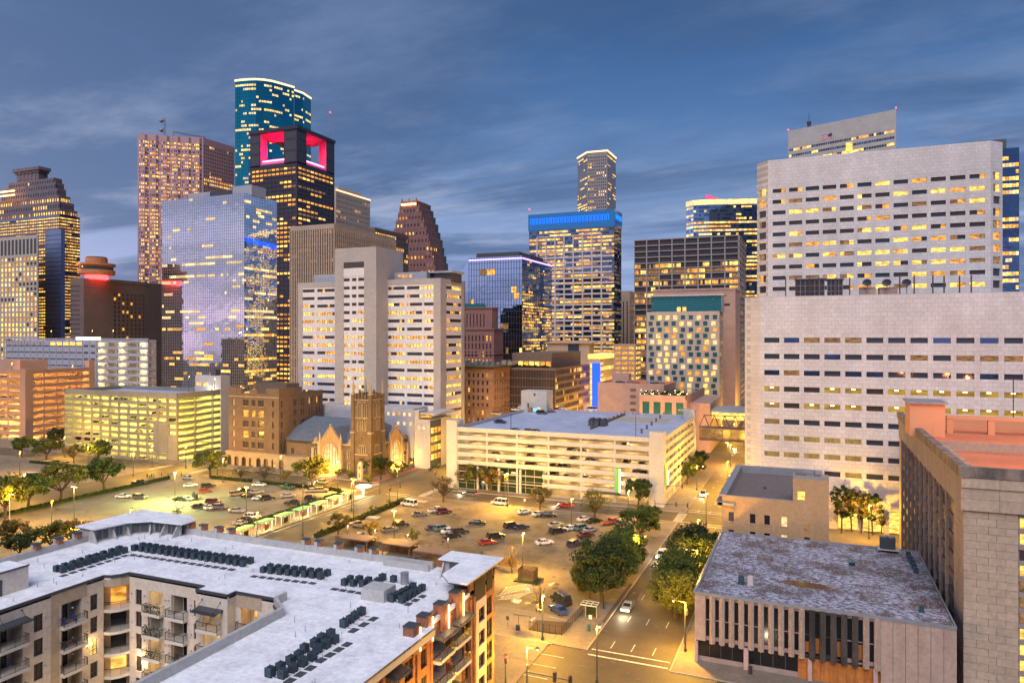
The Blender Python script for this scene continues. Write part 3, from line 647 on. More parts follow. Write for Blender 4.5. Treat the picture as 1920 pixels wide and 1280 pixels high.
# --- tower with the white frame and blue lit top
x0, X, Y, y1 = corner(1152, 535, 992, 1165); z1 = zc(392, 535)
def bluetop(T, mb, wins):
 F = Face((x0, Y), (X, Y)); F2 = Face((X, Y), (X, y1)); zt = zc(437, 535); za = zc(424, 535)
 b = MB(); xr = onY(1128, Y); f = Face((x0+7, Y), (xr, Y)); n = 7; rows = int((zt-20)/4.05)
 for i in range(n+1): u = i*f.W/n; b.fb(f, u-.5, u+.5, 18, zt, -.3, .9)
 for j in range(rows+2):
  z = zt-j*4.05
  f2 = Face((x0+.2, Y), (onY(1148, Y), Y))
  if j < 3: b.fb(f, 0, f.W, z-.5, z+.3, -.3, .8) if j == 0 else None
  else: b.fb(f2, 0 if j > 3 else 6, f2.W, z-1.2, z+.1, -.3, .8)
 b.build('window_frame', ['white_frame'], T, 'stuff')
 b = MB(); b.box(x0-.5, X+.5, Y-.6, y1+.6, za, z1); b.build('top_glass', ['blue_top'], T)
 b = MB(); zq = zc(412, 535); zr = zc(401, 535); n = 22
 for i in range(n):
  u = F.W*(.02+.93*i/n); w = F.W*.93/n*.62
  b.fb(F, u, u+.35, zq, zr, .65, .9); b.fb(F, u+w, u+w+.35, zq, zr, .65, .9); b.fb(F, u, u+w, zr-.35, zr, .65, .9)
 for i in range(5):
  u = F2.W*(.08+.8*i/5); b.fb(F2, u, u+1, zq+1, zr, .65, .9); b.fb(F2, u+2.2, u+3.2, zq+1, zr, .65, .9)
 b.build('blue_light_frame', [glow('blue_frame', (.0, .09, 1), 1.8)], T)
 for px, py, dd in ((992.5, 400, 0), (1163, 395, 0)): q = pt(px, 535 if px < 1000 else 580); b = MB(); b.ball(*q, zc(py, 535)+3, .5); b.build('beacon', ['red_glow'], T)
mirror_mat('blue_top', (.04, .20, .42), .15, .02, .2, metal=.4); 
_b = MATS['blue_top'].node_tree.nodes['Principled BSDF']; _b.inputs['Emission Color'].default_value = (.0, .22, .9, 1); _b.inputs['Emission Strength'].default_value = .03
lfb = litrun(lambda r, c: .62, ('dark_glass', 'navy_mirror'), (('lit_amber', 5), ('lit_yellow', 4), ('lit_dim', 2)), 91, .35, .6)
tower('office_tower', 'office tower with a white horizontal frame and a blue lit glass top', 'office tower', rect(x0, X, Y, y1), z1,
      {0: dict(nc=32, nr=48, wf=.97, hf=.55, zt=10, ml=0, mr=0, m=1, lit=lfb, zo=.35), 1: dict(nc=26, nr=48, wf=.9, hf=.5, zt=10, ml=0, mr=0, m=1, lit=lfb)}, ['navy_mirror', 'navy_mirror'], rec=.25, npan=0, extra=bluetop)
# --- slim five sided tower
pp = [pt(1083, 1000), pt(1101, 968), pt(1138.5, 959), pt(1154.7, 1000)]; z1 = zc(287, 968)
def slim(T, mb, wins):
 b = MB()
 for i in range(3): F = Face(pp[i], pp[i+1]); b.fb(F, -.4, F.W+.4, z1, z1+1.8, -.2, 1)
 b.build('roof_light_line', ['warm_line'], T)
tower('skyscraper', 'very tall slim grey tower with a lit roof edge, behind the blue topped tower', 'skyscraper', backed(pp, -13, 44), z1,
      {0: dict(nc=8, nr=74, wf=.93, hf=.5, zt=3, ml=0, mr=0, msp=2, m=2, lit=litrun(lambda r, c: .6 if r < .8 else .2, ('blue_mirror',), (('lit_pale', 4), ('lit_yellow', 3)), 101)), 1: dict(nc=9, nr=70, wf=.5, hf=.5, zt=5, lit=litrun(.42, ('dark_glass',), seed=102)), 2: dict(nc=8, nr=74, wf=.93, hf=.5, zt=3, ml=0, mr=0, m=2, msp=2, lit=litrun(.15, ('blue_mirror',), seed=103))}, ['grey_frame', 'dark_granite', 'grey_stone'], rec=.4, npan=0, extra=slim)
# --- tan pier block
x0, X, Y, y1 = corner(1181, 640, 1150, 1192); z1 = zc(545, 640)
tower('office_tower', 'old tan masonry tower squeezed between the blue topped tower and the dark gridded slab', 'office tower', rect(x0, X, Y, y1), z1,
      {0: dict(nc=4, nr=1, wf=.3, hf=.9, zt=5, lit=lambda *a: 'brown_glass'), 1: dict(nc=6, nr=20, wf=.45, hf=.5, zt=4, lit=litrun(.3, ('brown_glass',), seed=111))}, ['tan_concrete', 'brown_glass'], npan=0)
# --- black slab with pale grid
x0, X, Y, y1 = corner(1385, 520, 1189.5, 1396.5); z1 = zc(441, 520)
def slabx(T, mb, wins):
 F = Face((x0, Y), (X, Y)); n = 8; ph = (z1-6)/27
 for F, n in ((F, 8), (Face((X, Y), (X, y1)), 4)):
  b = MB()
  for i in range(n+1): u = i*F.W/n; b.fb(F, max(0, u-.45), min(F.W, u+.45), 0, z1, -.2, .9)
  for j in range(28): z = 6+j*ph; b.fb(F, 0, F.W, z-.45, z+.3, -.2, .8)
  b.build('window_frame', ['grey_frame'], T, 'stuff')
tower('office_tower', 'dark office slab wrapped in a pale rectangular concrete grid, right of the sky gap', 'office tower', rect(x0, X, Y, y1), z1,
      {0: dict(nc=48, nr=27, wf=.96, hf=.62, zb=6, zt=.1, ml=0, mr=0, m=1, msp=1, lit=litrun(lambda r, c: (0 if r > .86 else .55 if r > .5 else .5), ('dark_glass', 'brown_glass'), (('lit_yellow', 3), ('lit_amber', 4), ('lit_dim', 3)), 121, .3, .9)),
       1: dict(nc=10, nr=27, wf=.9, hf=.6, zb=6, zt=.1, ml=0, mr=0, m=1, lit=litrun(.25, ('dark_glass',), seed=122))}, ['grey_frame', 'dark_granite'], rec=.5, npan=0, extra=slabx)
# --- curved blue tower with a yellow lit crown
pp = [pt(1286.5, 700), pt(1300, 690), pt(1330, 686), pt(1370, 684), pt(1430, 680)]; z1 = zc(378, 700)
def ycrown(T, mb, wins):
 b = MB()
 for i in range(4): F = Face(pp[i], pp[i+1]); b.fb(F, 0, F.W, z1-5.5, z1-.5, .05, .35)
 b.build('crown_lights', ['lit_pale'], T)
 b = MB(); q = pt(1324, 700); q2 = pt(1360, 705); b.hexa([(q[0], q[1], z1), (q2[0], q2[1], z1), (q2[0], q2[1]+4, z1), (q[0], q[1]+4, z1), (q[0], q[1], z1+7), (q2[0], q2[1], z1+2), (q2[0], q2[1]+4, z1+2), (q[0], q[1]+4, z1+7)]); b.build('roof_fin', [glow('rose_glow', (1, .08, .2), .5)], T)
lfc = litrun(lambda r, c: 1 if (c > .45 and r < .76) or r < .55 else (.65 if r < .93 else .15), ('blue_mirror', 'navy_mirror'), (('lit_yellow', 5), ('lit_pale', 3), ('lit_amber', 2)), 131, .35, .4)
tower('skyscraper', 'curved blue glass tower with a bright yellow crown, behind the dark gridded slab', 'skyscraper', backed(pp, 0, 50), z1,
      {i: dict(nc=n, nr=48, wf=.92, hf=.5, zt=6, ml=0, mr=0, lit=lfc) for i, n in enumerate((3, 6, 8, 12))}, ['blue_mirror', 'navy_mirror'], rec=.3, npan=0, extra=ycrown)
# --- dark glass tower, right edge of the skyline
x0, X, Y, y1 = corner(1911, 420, 1870, 1916); 
Y = 380; x0 = onY(1870, Y); X = onY(1911, Y); z1 = zc(276, dep(X, Y))
def rtop(T, mb, wins): b = MB(); b.box(x0-6, onY(1887, Y+2), Y+2, Y+20, z1-1, zc(260, dep(x0, Y))); b.build('penthouse', ['dark_metal'], T)
tower('office_tower', 'dark blue glass tower half hidden behind the right side of the upper white tower', 'office tower', rect(x0-10, X, Y, Y+30), z1,
      {0: dict(nc=14, nr=44, wf=.93, hf=.55, zt=3, ml=0, mr=0, lit=litrun(.55, ('navy_mirror',), (('lit_yellow', 4), ('lit_pale', 3), ('lit_amber', 2)), 141, .3, .8)), 3: None}, ['navy_mirror', 'dark_granite'], npan=0, extra=rtop, rec=.2)
# --- white slanted tower behind
p0, p1 = pt(1478, 520), pt(1680, 520*383/424); z1 = zc(246, 520)
def slant(T, mb, wins):
 b = MB(); F = Face(p0, p1); g = random.Random(3)
 for k, (ya, yb) in enumerate(((290, 298),)): pass
 b = MB(); u = F.W*.56; b.fb(F, u, u+F.W*.06, zc(314, 490), zc(267, 490), -.1, .08); b.build('atrium_window', ['lit_yellow'], T)
 b = MB(); q = pt(1517, 530); b.cyl(*q, z1-1, z1+8, 1.2, 8); b.cyl(*q, z1+8, z1+10, 1.5, 8); b.tube((*q, z1+11), (*q, z1+16), .2); b.build('antenna_mast', ['dark_metal'], T)
 for q, z in ((p0, z1+1), (p1, z1+1)): bb = MB(); bb.ball(*q, z, .4); bb.build('beacon', ['red_glow'], T)
tower('office_tower', 'white clad tower with a slanting roof line, behind the upper white stone tower', 'office tower', backed([p0, p1], 4.5, 45), z1,
      {0: dict(nc=44, nr=45, wf=.9, hf=.40, zt=12, ml=.6, mr=.9, msp=0, lit=litrun(.5, ('dark_glass', 'navy_mirror'), (('lit_yellow', 4), ('lit_amber', 2)), 151, .3, .6))}, ['white_paint', 'dark_granite'], rec=.3, npan=0, extra=slant)
# ================================================================== MIDDLE GROUND BUILDINGS
# --- tall white office block behind the church
def white_office():
 T = thing('office_tower', 'tall white office block with lit window bands and a raised central slab, behind the church', 'office tower', (-180, 265, 0))
 Yw, Yc, Xc = 267.0, 258.4, -171.2
 xl, xr = onY(558, Yw), onY(826, Yw); cl = onY(628, Yc); ye = onX(872, xr)
 zw = zat(521, dep(xr, Yw)); zcn = zat(462, dep(Xc, Yc)); wins = []
 lf = litrun(.66, ('dark_glass', 'brown_glass'), (('lit_yellow', 5), ('lit_amber', 4)), 201, .32, .7)
 def band(F, z0, z1, groups, nr, top, m0, m1, parent_name, cw=1.45, first=None):
  """frame piers at both ends, white panels between, rows of windows in groups."""
  b = MB(); b.fb(F, .005, m0, z0, z1, -.6, 0); b.fb(F, F.W-m1, F.W-.005, z0, z1, -.6, 0); b.fb(F, m0, F.W-m1, z1-top, z1, -.6, -.01)
  b.build('frame_pier', ['grey_stone'], T)
  ph = 3.56; w = MB(); zt = z1-top
  for r in range(nr):
   zh = zt-r*ph-.75; w.fb(F, m0, F.W-m1, zh-ph+.02+1.15, zh-1.15+ (0 if r else 0), -.6, -.12) if False else None
   w.fb(F, m0, F.W-m1, zh-ph, zh-1.35, -.6, -.15)
   for gi, (a, b_) in enumerate(groups):
    ua, ub = m0+(F.W-m0-m1)*a, m0+(F.W-m0-m1)*b_; n = max(2, round((ub-ua)/cw)); pw = (ub-ua)/n
    mk = None
    for c in range(n):
     wins.append((F, ua+(c+.5)*pw, zh-1.32, pw*.80, 1.28, -.50, lf(r, c+gi*7, nr, 20)))
   gs = sorted(groups); e = 0
   for a, b_ in gs+[(1, 1)]:
    if a-e > .01: w.fb(F, m0+(F.W-m0-m1)*e, m0+(F.W-m0-m1)*a, zh-1.35, zh, -.6, -.15)
    e = b_
  w.fb(F, m0, F.W-m1, zt-.75, zt, -.6, -.15)
  w.fb(F, m0, F.W-m1, z0, zt-nr*ph-.75, -.6, -.15)
  w.build('panel_field', ['white_panel'], T)
 mb = MB(); mb.box(xl, Xc-1, Yw+.6, ye, 0, zw-1); mb.box(Xc-2, xr-.6, Yw+.6, ye, 0, zw-1); mb.box(cl+.6, Xc-.6, Yc+.6, Yw+14, 0, zcn-1); mb.build('core', ['dark_granite'], T)
 mb = MB(); mb.fb(Face((xr, ye), (xl, ye)), 0, xr-xl, 0, zw, -.5, 0); mb.fb(Face((xl, ye), (xl, Yw)), .5, ye-Yw-.01, 0, zw, -.5, 0); mb.fb(Face((cl, Yw+14), (cl, Yc)), 0, Yw+14-Yc-.01, 0, zcn, -.6, 0); mb.fb(Face((Xc, Yw+14), (cl, Yw+14)), 0, Xc-cl, zw-1, zcn, -.6, 0)
 mb.fb(Face((Xc, Yc), (Xc, Yw+14)), .61, Yw+14-Yc, 0, zcn, -.6, 0); mb.build('wall', ['grey_stone'], T)
 nr = 20
 band(Face((xl, Yw), (cl+.3, Yw)), 0, zw, [(.0, .27), (.33, .72), (.78, 1)], nr, 2.4, 2.8, .02, 'left')
 band(Face((Xc, Yw), (xr, Yw)), 0, zw, [(.0, .37), (.42, .75), (.79, 1)], nr, 2.4, .3, 3.4, 'right')
 band(Face((xr, Yw), (xr, ye)), 0, zw, [(.0, 1)], nr, 2.2, 5.2, 3.4, 'side')
 F = Face((cl, Yc), (Xc, Yc)); band(F, 0, zcn, [(0, .29), (.39, .62), (.70, 1)], 20, 8.8+3.6, 4.6, 6.2, 'centre')
 b = MB(); b.fb(F, 4.6, F.W-6.2, zcn-8.8, zcn-6.2, -.5, .03); b.build('louvre', ['brown_glass'], T)
 b = MB(); b.fb(F, 4.6, F.W-6.2, zcn-12.4, zcn-8.8, -.5, -.005); b.build('top_panel', ['white_panel'], T)
 b = MB(); x1, x2 = onY(738, Yw+6), onY(800, Yw+6); b.box(x1, x2, Yw+6, Yw+20, zw-1, zw+3.6); b.build('penthouse', ['grey_paint'], T)
 f = Face((x1, Yw+6), (x2, Yw+6)); 
 for i in range(4): wins.append((f, 3+i*1.9, zw+1.2, 1.3, 1.4, .02, 'lit_amber'))
 b = MB(); x3, x4 = onY(796, Yw+8), onY(848, Yw+8); b.box(x3, x4, Yw+8, Yw+20, zw+3.0, zw+3.8, 0); b.box(x3+1, x4-1, Yw+9.5, Yw+19, zw-1, zw+3, 1); b.build('roof_pavilion', ['grey_paint', 'brown_glass'], T)
 b = MB(); x1, x2 = onY(588, Yw+4), onY(628, Yw+4); b.box(x1, x2+2, Yw+4, Yw+16, zw-1, zw+3.8); b.build('penthouse', ['grey_paint'], T)
 put_panes(T, wins, 300, minpx=4.2)
 # low wing in front, right of the church
 T2 = thing('annex_building', 'low grey and cream annex with small lit windows, below the white office block', 'building', (-160, 262, 0)); w2 = []
 Ya = Yc-3; xa, xb = onY(700, Ya), onY(776, Ya); za = zat(766, dep(xb, Ya)); b = MB(); b.box(xa-30, xb, Ya, Yw-.5, 0, za); b.build('wall', ['grey_paint'], T2)
 f = Face((xa, Ya), (xb, Ya)); 
 for i in range(7): w2.append((f, f.W*(.12+.13*i), za-3.2, 1.1, 1.4, .02, 'lit_pale' if i != 4 else 'lit_amber'))
 for i in range(3): w2.append((f, f.W*(.62+.15*i), za-7, 1.1, 1.4, .02, 'lit_pale'))
 xe = xr; Yb = Ya-7; xa, xb = onY(777, Yb), onY(806, Yb); zb = zat(775, dep(xb, Yb)); b = MB(); b.box(xa, xb, Yb, Yw-.4, 0, zb-2.6); b.box(xa, xa+2, Yb, Ya-.01, zb-2.6, zb+1); b.box(xa+2.2, xb+1.5, Yb+.5, Yw-.4, zb-.5, zb, 0); b.build('stair_block', ['white_paint'], T2)
 f = Face((xa, Yb), (xb, Yb)); w2 += [(f, f.W*(.30+.2*i), zb-1.9-0, 1.4, 1.3, -1.5, 'lit_amber') for i in range(4)]; w2 += [(f, f.W*.3, zb-6.5, .9, 1.3, .02, 'lit_pale'), (f, f.W*.62, zb-6.5, .9, 1.3, .02, 'lit_pale')]
 b = MB(); f2 = Face((xb, Yb), (xb, Yb+9)); b.box(xb, xb+.15, Yb+.2, Yb+9, 0, zb-3, 0); b.build('glass_wall', ['dark_glass'], T2)
 for r in range(4): 
  for c in range(3): w2.append((f2, 1.6+c*2.9, 3.5+r*3.5, 2.3, 2.2, .2, 'lit_amber' if (r+c) % 3 else 'lit_yellow'))
 put_panes(T2, w2, 60, minpx=3)
white_office()
# --- ornate brick tower and the cornice block, right of the white office block
def brown_pair():
 for (c, D, l, r, py, nm, m, nr, nc1, nc2, lab, bb) in ((918, 415, 840, 932, 577, 'a', 'red_granite', 5, 8, 3, 0, 0), (926, 400, 830, 943, 618, 'b', 'red_granite', 14, 13, 4, 0, 0)):
  pass
 x0, X, Y, y1 = corner(926, 400, 840, 943); z1 = zc(618, 400); T = thing('office_building', 'old red-brown masonry tower with an arcaded upper stage, right of the white office block', 'building', ((x0+X)/2, Y, 0)); wins = []; mb = MB()
 mb.box(x0, X-.4, Y+.4, y1, 0, z1-.5, 1); lf = litrun(.22, ('brown_glass',), (('lit_amber', 3), ('lit_dim', 3)), 211)
 grid(mb, wins, Face((x0, Y), (X, Y)), 0, z1, 12, 12, .42, .72, 0, 2.6, 1, 1, .4, 0, lf); grid(mb, wins, Face((X, Y), (X, y1)), 0, z1, 7, 12, .42, .72, 0, 2.6, 1, 1, .4, 0, lf)
 mb.box(x0, X+.7, Y-.7, y1, z1, z1+.8, 0); mb.box(x0, X+.4, Y-.4, y1, z1-14, z1-13.3, 0)
 xu = X-2.5; yu = Y+3; z2 = zc(578, 405); mb.box(x0, xu-.4, yu+.4, y1-2, z1, z2-.5, 1)
 grid(mb, wins, Face((x0, yu), (xu, yu)), z1+.8, z2, 10, 1, .35, .8, 0, 2, 1, 4, .4, 0, litrun(.2, ('brown_glass',), seed=3)); grid(mb, wins, Face((xu, yu), (xu, y1-2)), z1+.8, z2, 5, 1, .4, .8, 0, 2, 1, 1, .4, 0, litrun(.1, ('brown_glass',), seed=3))
 mb.box(x0, xu+.6, yu-.6, y1-1.5, z2, z2+.7, 0); mb.hexa([(x0, yu+2, z2+.7), (xu-6, yu+2, z2+.7), (xu-6, y1-4, z2+.7), (x0, y1-4, z2+.7), (x0, yu+3, z2+3), (xu-7, yu+3, z2+3), (xu-7, y1-5, z2+3), (x0, y1-5, z2+3)], 2)
 mb.build('wall', ['red_granite', 'brown_glass', 'teal_glass'], T); put_panes(T, wins, 0)
 # cornice block
 x0, X, Y, y1 = corner(925, 350, 838, 972); z1 = zc(688, 350); T = thing('office_building', 'seven storey tan brick block with a green copper cornice, lit orange by the street', 'building', ((x0+X)/2, Y, 0)); wins = []; mb = MB()
 mb.box(x0, X-.4, Y+.4, y1, 0, z1-.5, 1); lf = litrun(.2, ('brown_glass', 'dark_glass'), (('lit_amber', 3), ('lit_dim', 3)), 212)
 grid(mb, wins, Face((x0, Y), (X, Y)), 0, z1, 9, 9, .42, .55, 2, 2.4, 1, 2, .4, 0, lf); grid(mb, wins, Face((X, Y), (X, y1)), 0, z1, 10, 9, .45, .55, 2, 2.4, 1.2, 1, .4, 0, lf)
 for zz in (z1-6.5, z1-20): mb.box(x0, X+.3, Y-.3, y1, zz, zz+.5, 0)
 mb.build('wall', ['tan_brick', 'brown_glass'], T)
 b = MB(); b.box(x0, X+1.6, Y-1.6, y1+1, z1, z1+.9); b.box(x0, X+.8, Y-.8, y1+.5, z1-.7, z1); b.build('cornice', ['copper_green'], T)
 b = MB(); g = random.Random(2)
 for i in range(9): x = x0+6+i*3.1; b.box(x, x+g.uniform(1, 2.4), Y+6, Y+10, z1+.9, z1+1.6+g.random()*1.6)
 b.build('roof_plant', ['grey_metal'], T, 'stuff'); put_panes(T, wins, 170, minpx=4.5)
mat('tan_brick', (.40, .23, .13), .9, (.34, .19, .11), .3); mat('copper_green', (.09, .13, .10), .7, (.16, .12, .08), .4)
brown_pair()
# --- glass shopping centre
def mall():
 Y = 340; X = -118.7; x0 = onY(930, Y); xc = X; y1 = onX(1106, X); z1 = zat(706, dep(X, Y))
 T = thing('shopping_centre', 'low brown glass shopping centre glowing amber along its street side, beyond the white car park', 'shopping centre', (-140, 350, 0)); mb = MB(); wins = []
 z1 = zat(690, dep(X, Y)); mb.box(x0, X-.3, Y+.3, y1, 0, z1-.5, 1)
 grid(mb, wins, Face((x0, Y), (X, Y)), 0, z1, 22, 8, .93, .9, 0, 1, .3, .3, .3, 0, litrun_none(.04, (('lit_dim', 3),), 221))
 lf = litrun(lambda r, c: .9 if r < .35 else (.25 if r < .85 else .35), ('brown_glass',), (('lit_yellow', 3), ('lit_amber', 4), ('lit_dim', 2)), 222, .35, .3)
 grid(mb, wins, Face((X, Y), (X, y1)), 0, z1, 30, 10, .9, .62, 0, .6, .3, .3, .3, 0, lf)
 Y2 = Y+8; za = zat(662, dep(X, Y2)); x2 = onY(960, Y2)
 mb.box(x2, X-5, Y2+.3, y1-2, z1-.5, za, 0); mb.build('wall', ['mall_frame', 'brown_glass'], T)
 f = Face((x2, Y2), (X-5, Y2)); w = [(f, 2+i*3.1, z1+.3, 2.5, 2.6, .35, random.Random(i).choice(['lit_amber', 'lit_yellow', 'lit_amber', 'lit_dim'])) for i in range(int(f.W/3.1))]
 put_panes(T, wins+w, 0)
 b = MB(); g = random.Random(8)
 for i in range(22): x = x2+3+i*(X-x2-8)/22; b.cyl(x, Y2-3, z1-.5, z1+g.uniform(.6, 1.3), .6, 6, .9)
 b.build('planter', ['hedge_green'], T, 'stuff')
 Y3 = 425; l, r = onY(1026, Y3), onY(1105, Y3); zt = zat(644, dep(r, Y3)); T = thing('office_building', 'tan block with two recessed loading windows at the foot of the white framed tower', 'building', (l, Y3, 0))
 b = MB(); b.box(l, r, Y3, Y3+10, 0, zt); b.box(l-1, r+2, Y3-1.2, Y3+11, zt, zt+.8); b.build('wall', ['tan_concrete'], T)
 b = MB(); f = Face((l, Y3), (r, Y3)); b.fb(f, f.W*.5, f.W*.76, zt-9, zt-.6, -.1, .1); b.fb(f, f.W*.03, f.W*.22, zt-11, zt-9, -.1, .1); b.fb(f, f.W*.28, f.W*.46, zt-11, zt-9, -.1, .1); b.build('window', ['dark_glass'], T)
 # yellow lit hall with the blue screen
 Y4 = 404; l, r = onY(1104, Y4), onY(1126, Y4); zt = zat(668, dep(r, Y4)); T = thing('theatre_building', 'glass hall lit yellow with a tall blue screen on its corner', 'building', (l, Y4, 0)); ye = onX(1150, r)
 b = MB(); b.box(l, r, Y4, ye, 0, zt, 0); b.box(l-.5, r+.4, Y4-.4, ye+.5, zt-1.5, zt+1.2, 1); b.build('wall', ['beige_concrete', 'lit_yellow'], T)
 f = Face((l, Y4), (r, Y4)); w = [(f, f.W*.14, 2+k*3.2, f.W*.26, 2.7, .05, 'lit_yellow') for k in range(int(zt/3.2)-1)]
 f2 = Face((r, Y4), (r, ye)); w += [(f2, 1.5+c*f2.W/9, 2+k*3.4, f2.W/9*.85, 2.2 if k % 2 else 1.4, .05, 'lit_yellow' if c < 3 or k > 8 else 'lit_amber') for k in range(int(zt/3.4)-1) for c in range(9) if (c < 2 or k % 2)]
 put_panes(T, w, 40)
 b = MB(); b.fb(f, f.W*.30, f.W*.97, 3, zt-4, .1, .5); b.build('blue_screen', ['blue_glow'], T)
mat('mall_frame', (.17, .12, .09), .6, (.14, .10, .08), .3)
mall()
# --- open deck car park with lights, behind the tan box
x0, X, Y, y1 = corner(1192, 500, 1150, 1195); z1 = zc(645, 500)
tower('car_park', 'slender open-deck car park glowing amber, left of the dark gridded slab at street level', 'car park', rect(x0, X, Y, y1+12), z1,
      {0: dict(nc=3, nr=13, wf=.8, hf=.5, zt=1, lit=lambda r, c, a, b: 'lit_amber'), 1: dict(nc=3, nr=13, wf=.8, hf=.5, zt=1, lit=lambda r, c, a, b: 'lit_yellow')}, ['tan_concrete', 'brown_glass'], npan=0)
# --- blank pink car park with roof parking
def blank_park():
 Y, X = 350, onY(1214, 350); x0 = onY(1121, Y); z1 = zat(719, dep(X, Y)); T = thing('car_park', 'windowless pink stucco car park with orange lit roof, left of the hotel', 'car park', ((x0+X)/2, Y, 0))
 b = MB(); b.box(x0, X+8, Y, Y+40, 0, z1-1, 0); b.box(x0, X+8, Y, Y+.4, z1-1, z1, 0); b.box(x0, x0+.4, Y+.4, Y+40, z1-1, z1, 0); b.build('wall', ['pink_stucco'], T)
 b = MB(); b.box(x0+.4, X+8, Y+.4, Y+40, z1-1, z1-.8); b.build('roof_deck', ['orange_lit_deck'], T)
 b = MB(); f = Face((x0, Y), (X, Y)); 
 for k in range(6): b.fb(f, f.W*.66, f.W*.77, z1-4-k*3.3, z1-2.6-k*3.3, -.1, .08)
 b.build('vent', ['brown_concrete'], T, 'stuff')
 xs = onY(1148, Y+15); b = MB(); b.box(xs, xs+9, Y+14, Y+20, z1-1, z1+4); b.build('stair_head', ['pink_stucco'], T)
 return x0, X, Y, z1
mat('pink_stucco', (.50, .33, .26), .9, (.42, .27, .22), .25, 7)
BPK = blank_park()
# --- hotel with the teal glass top
def hotel():
 Y = 385; x0, X = onY(1213, Y), onY(1349, Y); y1 = onX(1356, X); z1 = zat(583, dep(X, Y)); wins = []; mb = MB()
 T = thing('hotel', 'beige hotel with staggered square windows, many lit, and a teal glass penthouse', 'hotel', ((x0+X)/2, Y, 0)); mb.box(x0, X-.5, Y+.5, y1, 0, z1-.5, 1)
 g = random.Random(9); nr, nc = 15, 9
 F = Face((x0, Y), (X, Y)); ph = 3.28; pw = (F.W-1)/nc; zz = z1-2.0
 for r in range(nr):
  zt = zz-r*ph; 
  mb.fb(F, 0.01, F.W-.01, zt-ph+.01, zt-ph+.95, -.5, 0, 0)
  sh = .45 if r % 2 else -.1
  for c in range(nc):
   u = .5+c*pw+pw*(.36 if r % 2 else .56); ww = 2.25
   u0 = .5+c*pw if c else 0.01; mb.fb(F, u0 if c else .01, u-ww/2, zt-ph+.95, zt, -.5, -.03, 0); mb.fb(F, u+ww/2, (.5+(c+1)*pw) if c < nc-1 else F.W-.01, zt-ph+.95, zt, -.5, -.03, 0)
   wins.append((F, u, zt-ph+.95, ww, ph-.95, -.48, g.choice(['lit_yellow', 'lit_amber', 'lit_pale']) if g.random() < (.42 if c > 0 else .15) else 'teal_glass'))
 mb.fb(F, .01, F.W-.01, zz, z1, -.5, .0, 0); mb.fb(F, .01, F.W-.01, 0, zz-nr*ph, -.5, 0, 0)
 grid(mb, wins, Face((X, Y), (X, y1)), 0, z1, 2, 20, .5, .6, 0, 2, .5, .5, .5, 0, litrun(.2, ('teal_glass',), seed=5))
 mb.fb(Face((x0, y1), (x0, Y)), 0, y1-Y-.01, 0, z1, -.5, 0, 0); mb.build('wall', ['beige_concrete', 'brown_glass'], T); put_panes(T, wins, 200, minpx=5)
 b = MB(); xa, xb = onY(1222, Y+2), onY(1352, Y+2); za = zat(556, dep(xa, Y)); b.box(xa, xb, Y+2, y1-1, z1-.5, za); b.build('glass_penthouse', ['teal_glass'], T)
 b = MB(); f = Face((xa, Y+2), (xb, Y+2))
 for i in range(20): b.fb(f, i*f.W/19-.06, i*f.W/19+.06, z1, za, 0, .1)
 for j in range(4): b.fb(f, 0, f.W, z1+j*(za-z1)/3.2, z1+j*(za-z1)/3.2+.1, 0, .12)
 b.build('mullion', ['teal_mirror'], T, 'stuff')
 b = MB(); b.box(xa-.6, xb+1.6, Y+.6, y1, za, za+.8); b.build('roof_slab', ['white_frame'], T)
 put_panes(T, [(f, f.W*.40, z1+.1, 2, 2.3, .1, 'lit_yellow'), (f, f.W*.48, z1+.1, 2, 2.3, .1, 'lit_yellow')], 2)
 # tan tower directly behind
 Y2 = 425; xa, xb = onY(1225, Y2), onY(1379, Y2); za = zat(541, dep(xb, Y2)); T = thing('office_tower', 'plain pinkish concrete tower standing directly behind the teal topped hotel', 'office tower', (xa, Y2, 0))
 b = MB(); b.box(xa, xb, Y2, Y2+30, 0, za-.6); b.box(xa-.3, xb+.3, Y2-.3, Y2+30.3, za-.6, za+.6); b.build('wall', ['pink_stucco'], T); f = Face((xa, Y2), (xb, Y2)); b = MB(); b.fb(f, f.W-8.6, f.W-3, zat(576, 430), zat(572, 430), -.1, .05); b.build('louvre', ['brown_glass'], T)
 # podium with the roof garden
 Y3 = 322; xa, xb = onY(1199, Y3), onY(1287, Y3); za = zat(742, dep(xb, Y3)); T = thing('hotel_podium', 'low tan hotel podium with tall teal windows and a lit roof terrace', 'building', ((xa+xb)/2, Y3, 0)); wins = []; mb = MB()
 mb.box(xa, xb-.4, Y3+.4, Y3+58, 0, za-1.0, 1); grid(mb, wins, Face((xa, Y3), (xb, Y3)), 0, za, 4, 2, .62, .8, 1, 2.0, .4, .4, .4, 0, lambda *a: 'teal_glass'); mb.fb(Face((xb, Y3), (xb, Y3+58)), 0, 58, 0, za, -.4, 0, 0)
 mb.box(xb, xb+9, Y3+10, Y3+58, 0, za-4, 0); mb.build('wall', ['pink_stucco', 'brown_glass'], T); put_panes(T, wins, 20)
 return xa, xb, Y3, za
HP = hotel()
